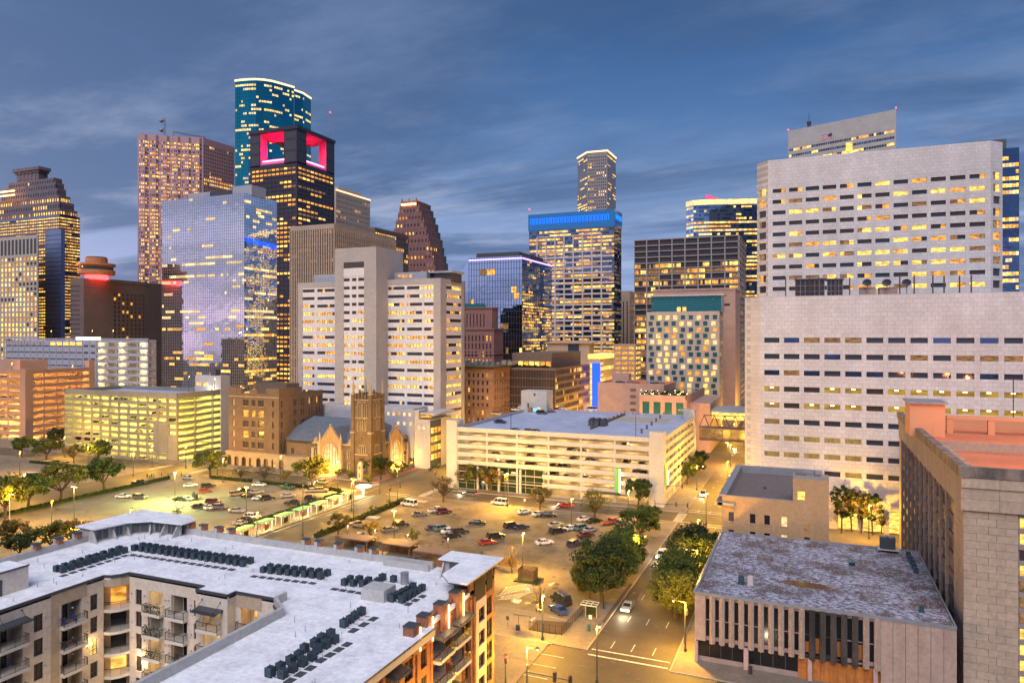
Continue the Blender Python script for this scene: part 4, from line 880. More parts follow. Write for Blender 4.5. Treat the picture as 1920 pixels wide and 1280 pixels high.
# --- upper white stone tower
def stone_tower():
 Y = 272.6; xa, xb = onY(1440, Y), onY(1858, Y); ch = 4.2; z1 = zat(301, dep(xa, Y)); L_, R_ = onX(1425.5, xa-ch+.0), 0
 poly = [(xa-4, Y+4), (xa, Y), (xb, Y), (xb+4, Y+4), (xb+4, Y+45), (xa-4, Y+45)]
 T = thing('office_tower', 'broad white stone tower with slot windows, many lit yellow, upper of the two white blocks', 'office tower', ((xa+xb)/2, Y, 0)); mb = MB(); wins = []
 mb.prism(inset(poly, .5), 0, z1-1, 1)
 zt = z1-18.0+7.2; top = z1-zat(355, dep(xa, Y)) ; 
 nr = 14; top = z1-(zat(355.4, dep(*(onY(1446, Y), Y)))); ph = 4.0
 g = random.Random(77)
 def lf(r, c, a, b):      # r from the bottom
  k = nr-1-r; p = [.55, .62, .6, .2, .45, .7, .8, .8, .85, .6, .5, .4, .4, .4][k]
  return g.choice(['lit_yellow', 'lit_yellow', 'lit_amber', 'lit_dim']) if g.random() < p*(.6+.5*c/12) else g.choice(['dark_glass', 'brown_glass'])
 F = Face((xa, Y), (xb, Y)); grid(mb, wins, F, z1-top-nr*ph+2.6, z1, 12, nr, .79, .36, 0, top-1.3-(0), 1.0, 1.0, .5, 0, lf, zo=.5)
 mb.fb(F, .01, F.W-.01, 0, z1-top-nr*ph+2.6, -.5, 0, 0)
 for e in (0, 2): 
  f = Face(poly[0 if e == 0 else 2], poly[1 if e == 0 else 3]); grid(mb, wins, f, z1-top-nr*ph+2.6, z1, 1, nr, .78, .62, 0, top-1.3, .5, .5, .5, 0, lambda *a: g.choice(['brown_glass', 'dark_glass', 'dark_glass', 'lit_dim', 'lit_amber'])); mb.fb(f, .01, f.W-.01, 0, z1-top-nr*ph+2.6, -.5, 0, 0)
 for i in (3, 4, 5): f = Face(poly[i], poly[(i+1) % 6]); mb.fb(f, .01, f.W-.01, 0, z1, -.5, 0, 0)
 mb.build('wall', ['white_stone', 'dark_granite'], T)
 w2 = []
 for (F_, u, z, w, h, d, mk) in wins:
  if w > 3 and g.random() < .75: t = g.choice([.33, .5, .66]); o_ = g.choice(['lit_yellow', 'lit_amber', 'lit_dim', 'brown_glass', mk]) if mk.startswith('lit') else (mk if g.random() < .85 else 'lit_amber'); w2 += [(F_, u-w/2+w*t/2, z, w*t-.1, h, d, mk), (F_, u+w/2-w*(1-t)/2, z, w*(1-t)-.1, h, d, o_)]
  else: w2.append((F_, u, z, w, h, d, mk))
 wins = w2
 put_panes(T, wins, 300)
 b = MB(); q = (onY(1560, Y+6), Y+6); zz = z1+1; b.tube((*q, z1-1), (*q, zat(248, dep(*q))), .12, .07); b.build('flag_pole', ['grey_metal'], T)
 T2 = thing('flag', 'American flag flying from a pole on the roof of the upper white tower', 'flag', (q[0], q[1], zat(249, dep(*q))-2.2)); zf = zat(249, dep(*q)); b = MB(); b2 = MB(); n = 8
 for k in range(7):
  for i in range(n):
   xa_, xb_ = q[0]-i*.42, q[0]-(i+1)*.42; s = lambda i: -.10*i; w = lambda i: .25*math.sin(i*.9); za = zf-k*.26; zb_ = za-.26
   m = 2 if (k < 4 and i < 3) else (0 if k % 2 == 0 else 1)
   b.face([(xa_, q[1]+w(i), zb_+s(i)), (xb_, q[1]+w(i+1), zb_+s(i+1)), (xb_, q[1]+w(i+1), za+s(i+1)), (xa_, q[1]+w(i), za+s(i))], m)
 o = b.build('cloth', [mat('flag_red', (.4, .03, .04)), mat('flag_white', (.6, .6, .6)), mat('flag_blue', (.02, .03, .15))], T2)
stone_tower()
# --- lower white stone block
def stone_block():
 Y = 214.0; xa = -13.1; xb = 78; z1 = 64.0; poly = [(xa-4.6, Y+4.2), (xa, Y), (xb, Y), (xb, Y+48), (xa-4.6, Y+48)]
 T = thing('office_building', 'long white stone block with rows of narrow slot windows, lower of the two white blocks', 'building', ((xa+xb)/2, Y, 0)); mb = MB(); wins = []; g = random.Random(4)
 mb.prism(inset(poly, .5), 0, z1-1.2, 1, 2)
 F = Face((xa, Y), (xb, Y)); nr = 9; ph = 4.58; n = 17; pw = 5.2; top = z1-54.0+.0
 zlow = z1-top-nr*ph
 def lf(r, c, a, b):
  k = nr-1-r
  if k < 3: return 'lit_dim' if (k == 0 and c in (2, 3, 4)) or (k == 1 and c > 6 and c != 8) or (k == 2 and c == 1) else ('navy_mirror' if g.random() < .3 else 'dark_glass')
  if k == 3: return 'deck_lit' if c not in (1, 2, 5) else 'brown_glass'
  if k == 4: return 'deck_lit' if c not in (1, 5) else 'brown_glass'
  if k == 5: return 'lit_dim' if c == 0 else 'dark_glass'
  return 'deck_pale' if c < 5 and not (k == 8 and c == 3) else 'dark_glass'
 pv = F.W; W_used = n*pw
 grid(mb, wins, F, zlow, z1, n, nr, .775, .31, 0, top, .4, F.W-.4-W_used, .5, 0, lf, zo=.5)
 # street level: piers with lit openings
 z0 = zlow; mb.fb(F, .01, F.W-.01, 6.2, z0, -.5, 0, 0)
 ed = [0, 16]+[16+i*7.2 for i in range(1, 11)]
 mb.fb(F, .01, 20, 0, 6.2, -.5, 0, 0)
 for i in range(12): u = 20+i*6.2; mb.fb(F, u+4.9, min(u+6.2, F.W-.01), 0, 6.2, -.5, 0, 0); wins.append((F, u+2.45, .3, 4.8, 5.7, -.47, 'lit_yellow')) if u+6.2 < F.W else None
 for i in (0, 2, 3, 4): f = Face(poly[i-1 if i == 0 else i], poly[(i+1) % 5] if i else poly[0]) if False else Face(poly[i if i else 0], poly[(i+1) % 5]); mb.fb(f, .01, f.W-.01, 0, z1, -.5, 0, 0)
 mb.build('wall', ['white_stone', 'dark_granite', 'gravel_roof'], T); put_panes(T, wins, 200)
 b = MB()
 for o_ in [w for w in wins if w[6] == 'deck_lit']: F_, u, z, w, h, d, mk = o_; b.fb(F_, u-.45, u+.45, z+h-.42, z+h-.2, d+.02, d+.14)
 b.build('tube_light', ['warm_tube'], T, 'stuff')
 # roof plant in front of the upper tower
 def roofx(px0, px1, py0, py1, yy): l, r = onY(px0, yy), onY(px1, yy); return l, r, zat(py0, dep(l, yy)), zat(py1, dep(l, yy))
 yy = Y+9; U = thing('cooling_tower', 'pair of large dark louvred cooling units with steel posts on the lower white roof', 'cooling unit', (0, yy, z1-1.2))
 for a, c in ((1492, 1546), (1551, 1580)):
  l, r, _, zt = roofx(a, c, 556, 524, yy); b = MB(); b.box(l, r, yy, yy+7, z1-1.2, zt); b.build('housing', ['brown_glass'], U); b = MB(); nn = 3 if a < 1500 else 2
  for k in range(nn*2+1): x = l+k*(r-l)/(nn*2); b.box(x-.06, x+.06, yy-.12, yy, z1, zt)
  for k in range(4): z = z1+k*(zt-z1)/3.2; b.box(l, r, yy-.14, yy-.02, z, z+.12)
  b.build('louvre', ['grey_metal'], U, 'stuff'); b = MB(); b.box(l-.4, r+.4, yy-.6, yy+7.4, zt, zt+.25); b.build('roof_tray', ['grey_metal'], U)
 for i, px in enumerate((1472, 1491, 1517, 1534, 1566, 1592, 1686, 1713, 1748, 1769, 1798, 1820)):
  l, r, _, zt = roofx(px, px+2, 556, 520 if px < 1600 else (516 if px != 1798 else 517), yy-1.5); P = MB(); P.box(l, l+.32, yy-1.5, yy-1.2, z1-1.2, zt); o = P.build('steel_post', ['rust'], None)
  tag(o, 'upright rusty steel post on the roof edge of the lower white block', 'post', 'steel posts on the lower white roof'); centre(o)
 for i, (px, nm) in enumerate(((1626, 'left'), (1663, 'middle'), (1700, 'right'))):
  U = thing('satellite_dish', 'dark satellite dish on a steel mast above the pink plant box, %s one of three' % nm, 'satellite dish', (onY(px, yy), yy, z1-1.2)); x = onY(px, yy); z = zat(533, dep(x, yy)); b = MB(); b.tube((x, yy, z1-1.2), (x, yy, z), .12); b.build('mast', ['grey_metal'], U)
  b = MB(); k = 14
  for j in range(k):
   a0, a1 = j*2*math.pi/k, (j+1)*2*math.pi/k
   for q in range(3):
    r0, r1 = q*.42, (q+1)*.42
    def PP(r, a): d = r*r*.18; return (x+r*math.cos(a)*.9-.35*d, yy-.3+r*math.cos(a)*-.35-d*.8, z+.3+r*math.sin(a)*.8+d*.5)
    b.face([PP(r0, a0), PP(r1, a0), PP(r1, a1), PP(r0, a1)])
  b.build('reflector', ['dark_metal'], U)
 for px0, px1, nm in ((1613, 1642, 'left'), (1649, 1683, 'right')):
  l, r, _, zt = roofx(px0, px1, 556, 539, yy+1); P = MB(); P.box(l, r, yy+1, yy+5, z1-1.2, zt); P.box(l-.1, r+.1, yy+.9, yy+5.1, zt-.25, zt); o = P.build('plant_box', ['pink_stucco'], None); tag(o, 'pink metal plant box below the satellite dishes, %s of the two' % nm, 'roof box'); centre(o)
mat('rust', (.16, .06, .035), .8, (.08, .05, .04), 2)
lit_mat('deck_lit', (.75, .40, .02), (.8, .5, .03), .38, (.3, .3, .8), dark=.45); lit_mat('deck_pale', (.75, .45, .08), (.6, .36, .1), .38, (1.5, 1.5, .5), dark=.4)
stone_block()
# ================================================================== CAR PARKS (open decks, real lamps inside)
GAR = {}
def garage(T, x0, X, Y, y1, z1, nl, beam, wall, frontspec, sidespec, depth=14, lampcol=(1, .66, .28), lp=900, ground=3.2, floor='deck_floor', every=13, par=1.1, beamh=1.15):
 """nl decks below the roof; beams are parts; lamps hang under every deck."""
 ph = (z1-ground)/nl; core = MB(); core.box(x0, X-min(depth, 5 if y1-Y < 15 else 99), Y+min(depth, y1-Y-.6), y1-.1, 0, z1-.3, 0); core.build('core_wall', [wall], T)
 for k in range(nl+1):
  z = ground+k*ph if k < nl else z1; b = MB(); b.box(x0+.3, X-.3, Y+.3, y1-.1, z-.28, z); o = b.build('deck_slab', [floor if k < nl else 'blue_deck'], T)
 b = MB(); b.box(x0+.3, X-.3, Y+.3, y1-.1, -.1, .13); b.build('deck_slab', [floor], T)
 Fs = ((Face((x0, Y), (X, Y)), frontspec), (Face((X, Y), (X, y1)), sidespec))
 for F, sp in Fs:
  a, b_ = sp.get('a', 0), sp.get('b', F.W)
  for k in range(nl+1):
   z = ground+k*ph if k < nl else z1
   if sp.get('skip') and sp['skip'](k): continue
   s = sp['rng'](k) if 'rng' in sp else (a, b_)
   m = MB(); hgt = beamh if k < nl else par; m.fb(F, s[0], s[1], z-.45, z+hgt-.2, -.25, .0); m.build('deck_beam', [beam], T)
  m = MB(); n = sp.get('nc', 5)
  for i in range(n+1): u = a+(b_-a)*i/n; m.fb(F, max(a+.01, u-.3), min(b_-.01, u+.3), 0, z1-.3, -.75, sp.get('pd', -.26))
  m.build('column', [beam if sp.get('pd', -.3) < 0 else sp.get('pm', beam)], T, 'stuff')
 for k in range(nl+1):
  z = (ground+k*ph if k < nl else z1)-.52
  w = X-x0; n = max(2, round(w/every))
  for i in range(n): lamp(x0+(i+.5)*w/n, Y+min(8.5, (y1-Y)*.45), z, lp, lampcol, .3, 'deck_light', T)
  w = y1-Y; n = max(1, round((w-depth)/every))
  for i in range(n): lamp(X-6, Y+depth+(i+.5)*(w-depth)/n, z, lp, lampcol, .3, 'deck_light', T)
 GAR[T.name] = (x0, X, Y, y1, z1, nl, ground, ph)
mat('deck_floor', (.44, .38, .29), .85, (.36, .31, .24), .3)
def white_park():
 X, Y = -42.0, 220.9; x0 = onY(838, Y); y1 = 288.0; z1 = 20.3
 T = thing('car_park', 'white open-deck car park with cars on its bluish roof, centre of the photo', 'car park', ((x0+X)/2, Y, 0)); xi = x0+4.0; nl = 6
 F = Face((xi, Y), (X-4.2, Y)); W_ = F.W; lobby = 31.5
 garage(T, xi, X, Y, y1, z1, nl, 'white_paint', 'white_paint', dict(a=0, b=W_, nc=6, rng=lambda k: (0, W_) if k > 1 else (lobby, W_)), dict(a=4.2, b=y1-Y-3, nc=8), lp=420, ground=3.4, every=8, par=1.25)
 b = MB(); b.box(x0, xi, Y-.3, Y+5, 0, 23.6); b.build('corner_pier', ['white_paint'], T)
 b = MB(); b.box(X-4.2, X+.25, Y-.35, Y+3.6, 0, 23.2); b.build('corner_pier', ['white_paint'], T)
 b = MB(); b.box(X-4, X+.2, y1-4, y1+.2, 0, 24.0); b.build('corner_pier', ['white_paint'], T)
 b = MB(); b.box(x0, X, y1, y1+.4, 0, z1+1.1); b.box(xi-.4, xi, Y+5, y1, 0, z1+1.1); b.build('rear_wall', ['grey_paint'], T)
 # glazed lobby
 f = Face((xi, Y), (xi+lobby, Y)); zt = 3.4+2*(z1-3.4)/nl-.9; b = MB(); b.fb(f, 0, lobby, .2, zt, -1.2, -1.0); b.build('lobby_glass', ['lobby_glass'], T)
 b = MB()
 for i in range(11): b.fb(f, i*lobby/10-.08, i*lobby/10+.08, .2, zt, -1.0, -.85)
 for i in range(1, 4): b.fb(f, 0, lobby, i*zt/4, i*zt/4+.14, -1.0, -.83)
 b.build('mullion', ['grey_metal'], T, 'stuff')
 b = MB()
 for i in (1, 2, 3): b.fb(f, i*lobby/4-.35, i*lobby/4+.35, 0, zt, -.6, .05)
 b.build('lobby_column', ['white_paint'], T, 'stuff')
 # open ramp well on the roof and its kerb posts
 rx0, rx1 = -76, -47; ry0, ry1 = 232, 262
 b = MB(); b.box(onZ(1235, 771, z1)[0]-14, -50, 268, 283, z1+.01, z1+.05); b.build('ramp_mouth', ['deck_floor'], T)
 b = MB(); pA, pB = onZ(1108, 805, z1), onZ(1172, 778, z1)
 for i in range(9): t = i/8; x, y = pA[0]+(pB[0]-pA[0])*t, pA[1]+(pB[1]-pA[1])*t; b.box(x-.3, x+.3, y-.3, y+.3, z1, z1+1.5)
 b.hexa([(pA[0]-.1, pA[1], z1), (pA[0]+.15, pA[1], z1), (pB[0]+.15, pB[1], z1), (pB[0]-.1, pB[1], z1), (pA[0]-.1, pA[1], z1+.9), (pA[0]+.15, pA[1], z1+.9), (pB[0]+.15, pB[1], z1+.9), (pB[0]-.1, pB[1], z1+.9)])
 pC = onZ(1245, 779, z1); b.box(pB[0], pC[0], pB[1]-.2, pB[1], z1, z1+1)
 pD = onZ(1203, 812, z1)
 for i in range(6): t = i/5; x, y = pC[0]+(pD[0]-pC[0])*t, pC[1]+(pD[1]-pC[1])*t; b.box(x-.3, x+.3, y-.3, y+.3, z1, z1+1.5)
 b.build('ramp_wall', ['brown_concrete'], T)
 # white stair box
 yy = 283; l, r = onY(977, yy), onY(1025, yy); zt = zat(732, dep(l, yy)); b = MB(); b.box(l, r, yy, yy+8, z1, zt); b.build('stair_box', ['white_paint'], T)
 put_panes(T, [(Face((l, yy), (r, yy)), (r-l)*.70, z1+.1, 1.4, 2.3, .02, 'lit_pale'), (Face((l, yy), (r, yy)), (r-l)*.36, z1+.1, 2.2, 2.2, .02, 'lit_dim'), (Face((l, yy), (r, yy)), (r-l)*.28, zt-7.2, .7, 2.0, .02, 'dark_glass')], 3, name='door', minpx=2)
 b = MB(); b.box(l+(r-l)*.49, l+(r-l)*.62, yy-.12, yy, z1+.6, z1+1.9); b.build('blue_sign', [glow('sky_sign', (.1, .4, 1), 1.2)], T)
 b = MB(); b.box(l+(r-l)*.5, l+(r-l)*.57, yy-.3, yy, zt-2.0, zt-1); b.build('vent', ['dark_metal'], T)
 # green P banners
 b = MB(); xg = onY(1160, Y-.4); b.box(xg-.9, xg+.3, Y-1.2, Y-.9, 3.5, 11.3); b.build('green_banner', ['green_sign'], T); b = MB(); b.box(xg+.35, xg+.6, Y-1.2, Y-.9, 3.7, 11.0); b.build('banner_light', ['warm_tube'], T)
 b = MB(); b.box(X+.3, X+.55, Y+1.2, Y+4.6, 6.4, 13.0); b.build('green_banner', ['green_sign'], T); b = MB(); b.box(X+.3, X+.6, Y+4.8, Y+5.3, 6.2, 10.5); b.build('banner_light', ['warm_tube'], T)
 b = MB(); xs = onY(1130, Y-1); b.box(xs-2, xs+6, Y-2.2, Y-1.9, 3.0, 3.8); b.build('entry_sign', ['dark_metal'], T)
 # roof plant
 U = thing('rooftop_chiller', 'cluster of grey chiller fans inside a low fence on the white car park roof', 'chiller', (*onZ(1115, 800, z1), z1)); q = onZ(1118, 799, z1)
 for i in range(3):
  for j in range(2): b = MB(); b.box(q[0]-3+i*2.2, q[0]-1.2+i*2.2, q[1]+j*2.4, q[1]+2+j*2.4, z1, z1+2.2); b.cyl(q[0]-2.1+i*2.2, q[1]+1+j*2.4, z1+2.2, z1+2.7, .8, 10); b.build('chiller_unit', ['dark_metal'], U)
 b = MB()
 for i in range(12): x = q[0]-8+i*.8; b.tube((x, q[1]-.5, z1), (x, q[1]-.5, z1+1.7), .06, n=4)
 b.build('fence_posts', ['grey_metal'], U, 'stuff')
mirror_mat('lobby_glass', (.02, .035, .018), .12, .01, .3, metal=0); mat('green_sign', (.10, .42, .06), .6, emit=(.1, .5, .06), es=.22)
white_park()
def yellow_park():
 X, Y = -246.8, 223.0; x0 = onY(122, Y); y1 = 252.0; z1 = 26.6; T = thing('car_park', 'wide open-deck car park glowing yellow green on every level, left of the brown brick office', 'car park', ((x0+X)/2, Y, 0))
 garage(T, x0, X, Y, y1, z1, 9, 'yellow_paint', 'yellow_paint', dict(nc=12, pd=.3, rng=lambda k: (0, X-x0-.01)), dict(nc=3, pd=.25, b=y1-Y), lampcol=(1, .86, .16), lp=2600, ground=2.0, every=10, par=2.2, beamh=1.0)
 b = MB(); F = Face((x0, Y), (X, Y)); b.fb(F, F.W-14, F.W-4.6, 3, 15, -.6, .03); b.fb(F, F.W-6, F.W-.3, 0, 10, -.6, .02); b.build('solid_bay', ['yellow_paint'], T)
 xa = onY(413, 246.8); xl = onY(366, 246.8); b = MB(); b.box(xl, X+.3, 246.8, 252.3, 0, zat(704, dep(X, 249)) ); b.build('stair_tower', ['grey_paint'], T)
 f = Face((xl, 246.8), (X, 246.8)); put_panes(T, [(f, f.W*.15, z1+3.4, 2.6, 1.6, .02, 'lit_yellow'), (f, f.W*.42, z1+3.4, 2.6, 1.6, .02, 'lit_yellow')], 2)
 b = MB(); b.box(xl+8, xl+11, 248, 251, zat(704, 330), zat(704, 330)+3); b.build('roof_plant', ['dark_metal'], T)
 b = MB(); b.box(x0-.2, x0+.2, Y, y1, 0, z1+1.5); b.box(x0, X, y1, y1+.3, 0, z1+1.8); b.build('rear_wall', ['yellow_paint'], T)
yellow_park()
def orange_park():
 X, Y = -364.8, 236.4; x0 = onY(-60, Y); y1 = onX(176, X); z1 = 34.0; T = thing('car_park', 'terracotta open-deck car park lit amber inside, at the left edge', 'car park', (X-20, Y, 0))
 garage(T, x0, X, Y, y1, z1, 9, 'orange_clay', 'orange_clay', dict(nc=4, b=X-x0-4), dict(a=3, nc=5, b=y1-Y), lampcol=(1, .60, .18), lp=2000, ground=3.0, every=15, par=1.8, beamh=1.3)
 b = MB(); b.box(X-4, X+.4, Y-.4, Y+3.6, 0, z1+2); b.build('corner_pier', ['orange_clay'], T)
 b = MB(); b.box(X-3, X+.3, y1-3, y1+.3, 0, z1+5.5); b.build('corner_pier', ['orange_clay'], T)
 b = MB(); xx = onY(37, Y+9); b.box(xx-30, xx, Y+9, Y+24, z1, zat(675, dep(xx, Y+9))); b.build('stair_tower', ['orange_clay'], T)
 b = MB(); b.box(x0, X, y1, y1+.4, 0, z1+1); b.build('rear_wall', ['orange_clay'], T)
orange_park()
def grey_park():
 Y = 289.0; x0, X = onY(12, Y), onY(278, Y); y1 = onX(292, X); z1 = zat(641, dep(X, Y)); T = thing('car_park', 'tall pale grey car park, metal screen on its left half, lit decks on its right', 'car park', ((x0+X)/2, Y, 0)); W_ = X-x0; s = W_*.66
 nl = 12; garage(T, x0, X, Y, y1, z1, nl, 'grey_paint', 'grey_paint', dict(a=s, b=W_, nc=5, pd=.05), dict(nc=2, b=y1-Y), lampcol=(1, .72, .30), lp=800, ground=3, every=18, par=1.4, beamh=1.25)
 F = Face((x0, Y), (X, Y)); b = MB(); b.fb(F, 0, s, 0, z1+.2, -.3, .05); b.fb(F, 0, W_, z1+1.4, z1+2.0, -.5, .2)
 b.build('screen_wall', ['grey_paint'], T); ph = (z1-3)/nl; b = MB(); n = 14
 for i in range(n+1): b.fb(F, i*s/n-.2, i*s/n+.2, 0, z1+1.4, .05, .35)
 for k in range(nl): z = 3+k*ph+ (1.6); b.fb(F, 0, s, z-.0, z+.12, .05, .2)
 b.build('screen_rib', ['grey_paint'], T, 'stuff'); b = MB()
 for k in range(nl): 
  for i in range(n): 
   if i < 12: b.fb(F, (i+.12)*s/n, (i+.88)*s/n, 3+k*ph+.9, 3+k*ph+1.5, .05, .09)
   else: b.fb(F, (i+.2)*s/n, (i+.8)*s/n, 3+k*ph+.7, 3+k*ph+2.0, .05, .09)
 b.build('louvre', ['dark_metal'], T, 'stuff'); w = [(F, (i+.5)*s/n, z1-2.4, s/n*.8, 2.2, .1, 'lit_yellow') for i in (7, 8, 9, 10, 11)]+[(F, (i+.5)*s/n, z1-2.0, s/n*.3, 1.8, .1, 'lit_dim') for i in range(6)]
 put_panes(T, w, 20); b = MB(); b.box(x0, X, y1, y1+.4, 0, z1+1); b.box(x0, x0+.4, Y+.1, y1, 0, z1+1); b.build('rear_wall', ['grey_paint'], T)
 xa = x0+W_*.36; b = MB(); b.box(xa, xa+14, Y+14, Y+20, z1+1, z1+2.5); b.build('roof_light_bar', ['warm_tube'], T)
grey_park()
# ================================================================== BROWN BRICK OFFICE AND CHURCH
def brown_office():
 X, Y = -195.4, 226.0; x0 = onY(429, Y); y1 = onX(605, X); z1 = 28.6; T = thing('office_building', 'six storey brown brick office with an arcaded stone base, left of the church', 'building', ((x0+X)/2, Y, 0)); mb = MB(); wins = []
 mb.box(x0, X-.4, Y+.4, y1, 0, z1-.9, 1, ); g = random.Random(6); F = Face((x0, Y), (X, Y)); F2 = Face((X, Y), (X, y1)); W_ = F.W
 cols = [(.10, .035, 't'), (.345, .115, 'w'), (.50, .075, 'w'), (.645, .115, 'w'), (.885, .035, 't')]
 rows = [7.4+k*4.25 for k in range(5)]; e = .005
 for F_, cc in ((F, [(c*W_, w*W_, t) for c, w, t in cols]), (F2, [(F2.W*f, w, 'w') for f, w in ((.06, .9), (.33, .8), (.37, .8), (.50, .9), (.55, .9), (.68, .9), (.74, .9), (.86, .9), (.93, .9))])):
  edges = [0]; h = 2.5
  for r, z in enumerate(rows):
   zp = rows[r-1]+h if r else 5.2
   mb.fb(F_, e, F_.W-e, zp, z, -.4, 0, 0); u = e
   for c, w, t in cc: mb.fb(F_, u, c-w/2, z, z+h, -.4, -.003, 0); u = c+w/2
   mb.fb(F_, u, F_.W-e, z, z+h, -.4, -.003, 0)
   for c, w, t in cc: 
    mk = 'beige_concrete' if t == 't' and c < 3 else ('lit_amber' if g.random() < (.9 if r == 3 and F_ is F and t == 'w' else .07) else 'brown_glass'); wins.append((F_, c, z, w, h, -.36, mk))
    if t == 'w' and F_ is F: mb.fb(F_, c-w/2-.1, c+w/2+.1, z-.22, z, -.1, .14, 2)
  mb.fb(F_, e, F_.W-e, rows[-1]+h, z1, -.4, 0, 0)
 mb.fb(F, .01, F.W, z1-.6, z1-.2, -.2, .15, 2)
 for (a, b_) in ((0, .25), (.75, 1)): mb.box(x0+a*W_, x0+b_*W_+.01, Y+.05, Y+.6, z1, z1+3.2, 0)
 mb.box(x0+.42*W_, x0+.58*W_, Y+.05, Y+.6, z1, z1+2.4, 0); mb.cyl(x0+.5*W_, Y+.35, z1+2.4, z1+3.0, .9, 8, .3, 2)
 mb.box(x0+.25*W_, x0+.42*W_, Y+.05, Y+.5, z1, z1+1, 0); mb.box(x0+.58*W_, x0+.75*W_, Y+.05, Y+.5, z1, z1+1, 0)
 mb.box(X-.5, X-.05, Y+.6, Y+14, z1, z1+3.2, 0); mb.box(X-.5, X-.05, Y+14, y1, z1, z1+1.0, 0)
 for px in (-.0, .24): 
  for k in range(3): mb.box(x0+(px+.02+k*.08)*W_, x0+(px+.05+k*.08)*W_, Y+.02, Y+.62, z1+3.2, z1+3.9, 0)
 mb.build('wall', ['brown_brick', 'brown_glass', 'church_stone'], T)
 b = MB(); b.box(x0+.4, X-.5, Y+.6, Y+14, z1-.9, z1-.85); b.box(x0+.4, X-.5, Y+14, y1, z1-.9, z1-.8); b.build('roof_deck', ['white_roof'], T)
 b = MB(); b.box(x0, X-8, Y+14, Y+22, z1-.9, z1+4, 0); b.build('penthouse', ['brown_brick'], T)
 # arcade base projecting
 b = MB(); Fb = Face((x0-.5, Y-1.2), (X+4, Y-1.2)); n = 8; pw = Fb.W/n; H = 5.4
 for i in range(n):
  u0 = i*pw; r = pw*.30; c = u0+pw/2; zs = 2.7; k = 8
  b.fb(Fb, u0, c-r, 0, H, -.5, 0); b.fb(Fb, c+r, u0+pw, 0, H, -.5, 0)
  for j in range(k):
   a0, a1 = math.pi-j*math.pi/k, math.pi-(j+1)*math.pi/k; ua, ub = c+r*math.cos(a0), c+r*math.cos(a1); za, zb = zs+r*math.sin(a0), zs+r*math.sin(a1)
   b.hexa([Fb.p(ua, za, 0), Fb.p(ub, zb, 0), Fb.p(ub, zb, -.5), Fb.p(ua, za, -.5), Fb.p(ua, H, 0), Fb.p(ub, H, 0), Fb.p(ub, H, -.5), Fb.p(ua, H, -.5)])
 b.fb(Fb, -.2, Fb.W+.2, H, H+.5, -1.5, .25); b.build('arcade', ['church_stone'], T)
 b = MB(); b.fb(Fb, 0, Fb.W, 0, H, -1.1, -.9); b.build('arcade_glass', ['brown_glass'], T)
 for i in range(n): w = (Fb, (i+.5)*pw, .4, pw*.5, 3.6, -.9, ('lit_amber' if i in (3, 6) else 'lit_dim' if i % 2 else 'brown_glass')); wins.append(w)
 put_panes(T, wins, 120, minpx=3)
 b = MB(); xr = X+4; b.box(X+4.2, -181, Y-1.5, Y+3, 0, 5.2); b.box(X+3.6, -180.6, Y-1.9, Y+3.4, 5.2, 5.6); b.build('portico', ['church_stone'], T)
brown_office()
def arch_fill(b, F, c, r, zs, zt, d0, d1, u0, u1, m=0, k=10, peak=1.25):
 """wall panel from u0 to u1 up to zt with a pointed arch opening of half width r springing at zs."""
 b.fb(F, u0, c-r, zs, zt, d0, d1, m); b.fb(F, c+r, u1, zs, zt, d0, d1, m); pts = []
 for j in range(k+1):
  t = -1+2*j/k; pts.append((c+r*t, zs+r*peak*math.sqrt(max(0, 1-abs(t)**1.7))))
 for (ua, za), (ub, zb) in zip(pts, pts[1:]):
  b.hexa([F.p(ua, za, d1), F.p(ub, zb, d1), F.p(ub, zb, d0), F.p(ua, za, d0), F.p(ua, zt, d1), F.p(ub, zt, d1), F.p(ub, zt, d0), F.p(ua, zt, d0)], m)
def lancets(b, F, c, w, z0, z1, n, d=.05, m=0):
 """stone mullions and a pointed hood standing proud of a recess"""
 for i in range(n+1): u = c-w/2+i*w/n; b.fb(F, u-.11, u+.11, z0, z1-(.7 if i in (0, n) else .1), 0, d+.12, m)
 for i in range(n):
  uc = c-w/2+(i+.5)*w/n; r = w/n/2
  for j in range(6):
   t0, t1 = -1+2*j/6, -1+2*(j+1)/6; f = lambda t: z1-.8+.8*math.sqrt(max(0, 1-abs(t)**1.6))
   b.hexa([F.p(uc+r*t0, f(t0)-.05, d+.12), F.p(uc+r*t1, f(t1)-.05, d+.12), F.p(uc+r*t1, f(t1)-.05, 0), F.p(uc+r*t0, f(t0)-.05, 0), F.p(uc+r*t0, f(t0)+.2, d+.12), F.p(uc+r*t1, f(t1)+.2, d+.12), F.p(uc+r*t1, f(t1)+.2, 0), F.p(uc+r*t0, f(t0)+.2, 0)], m)
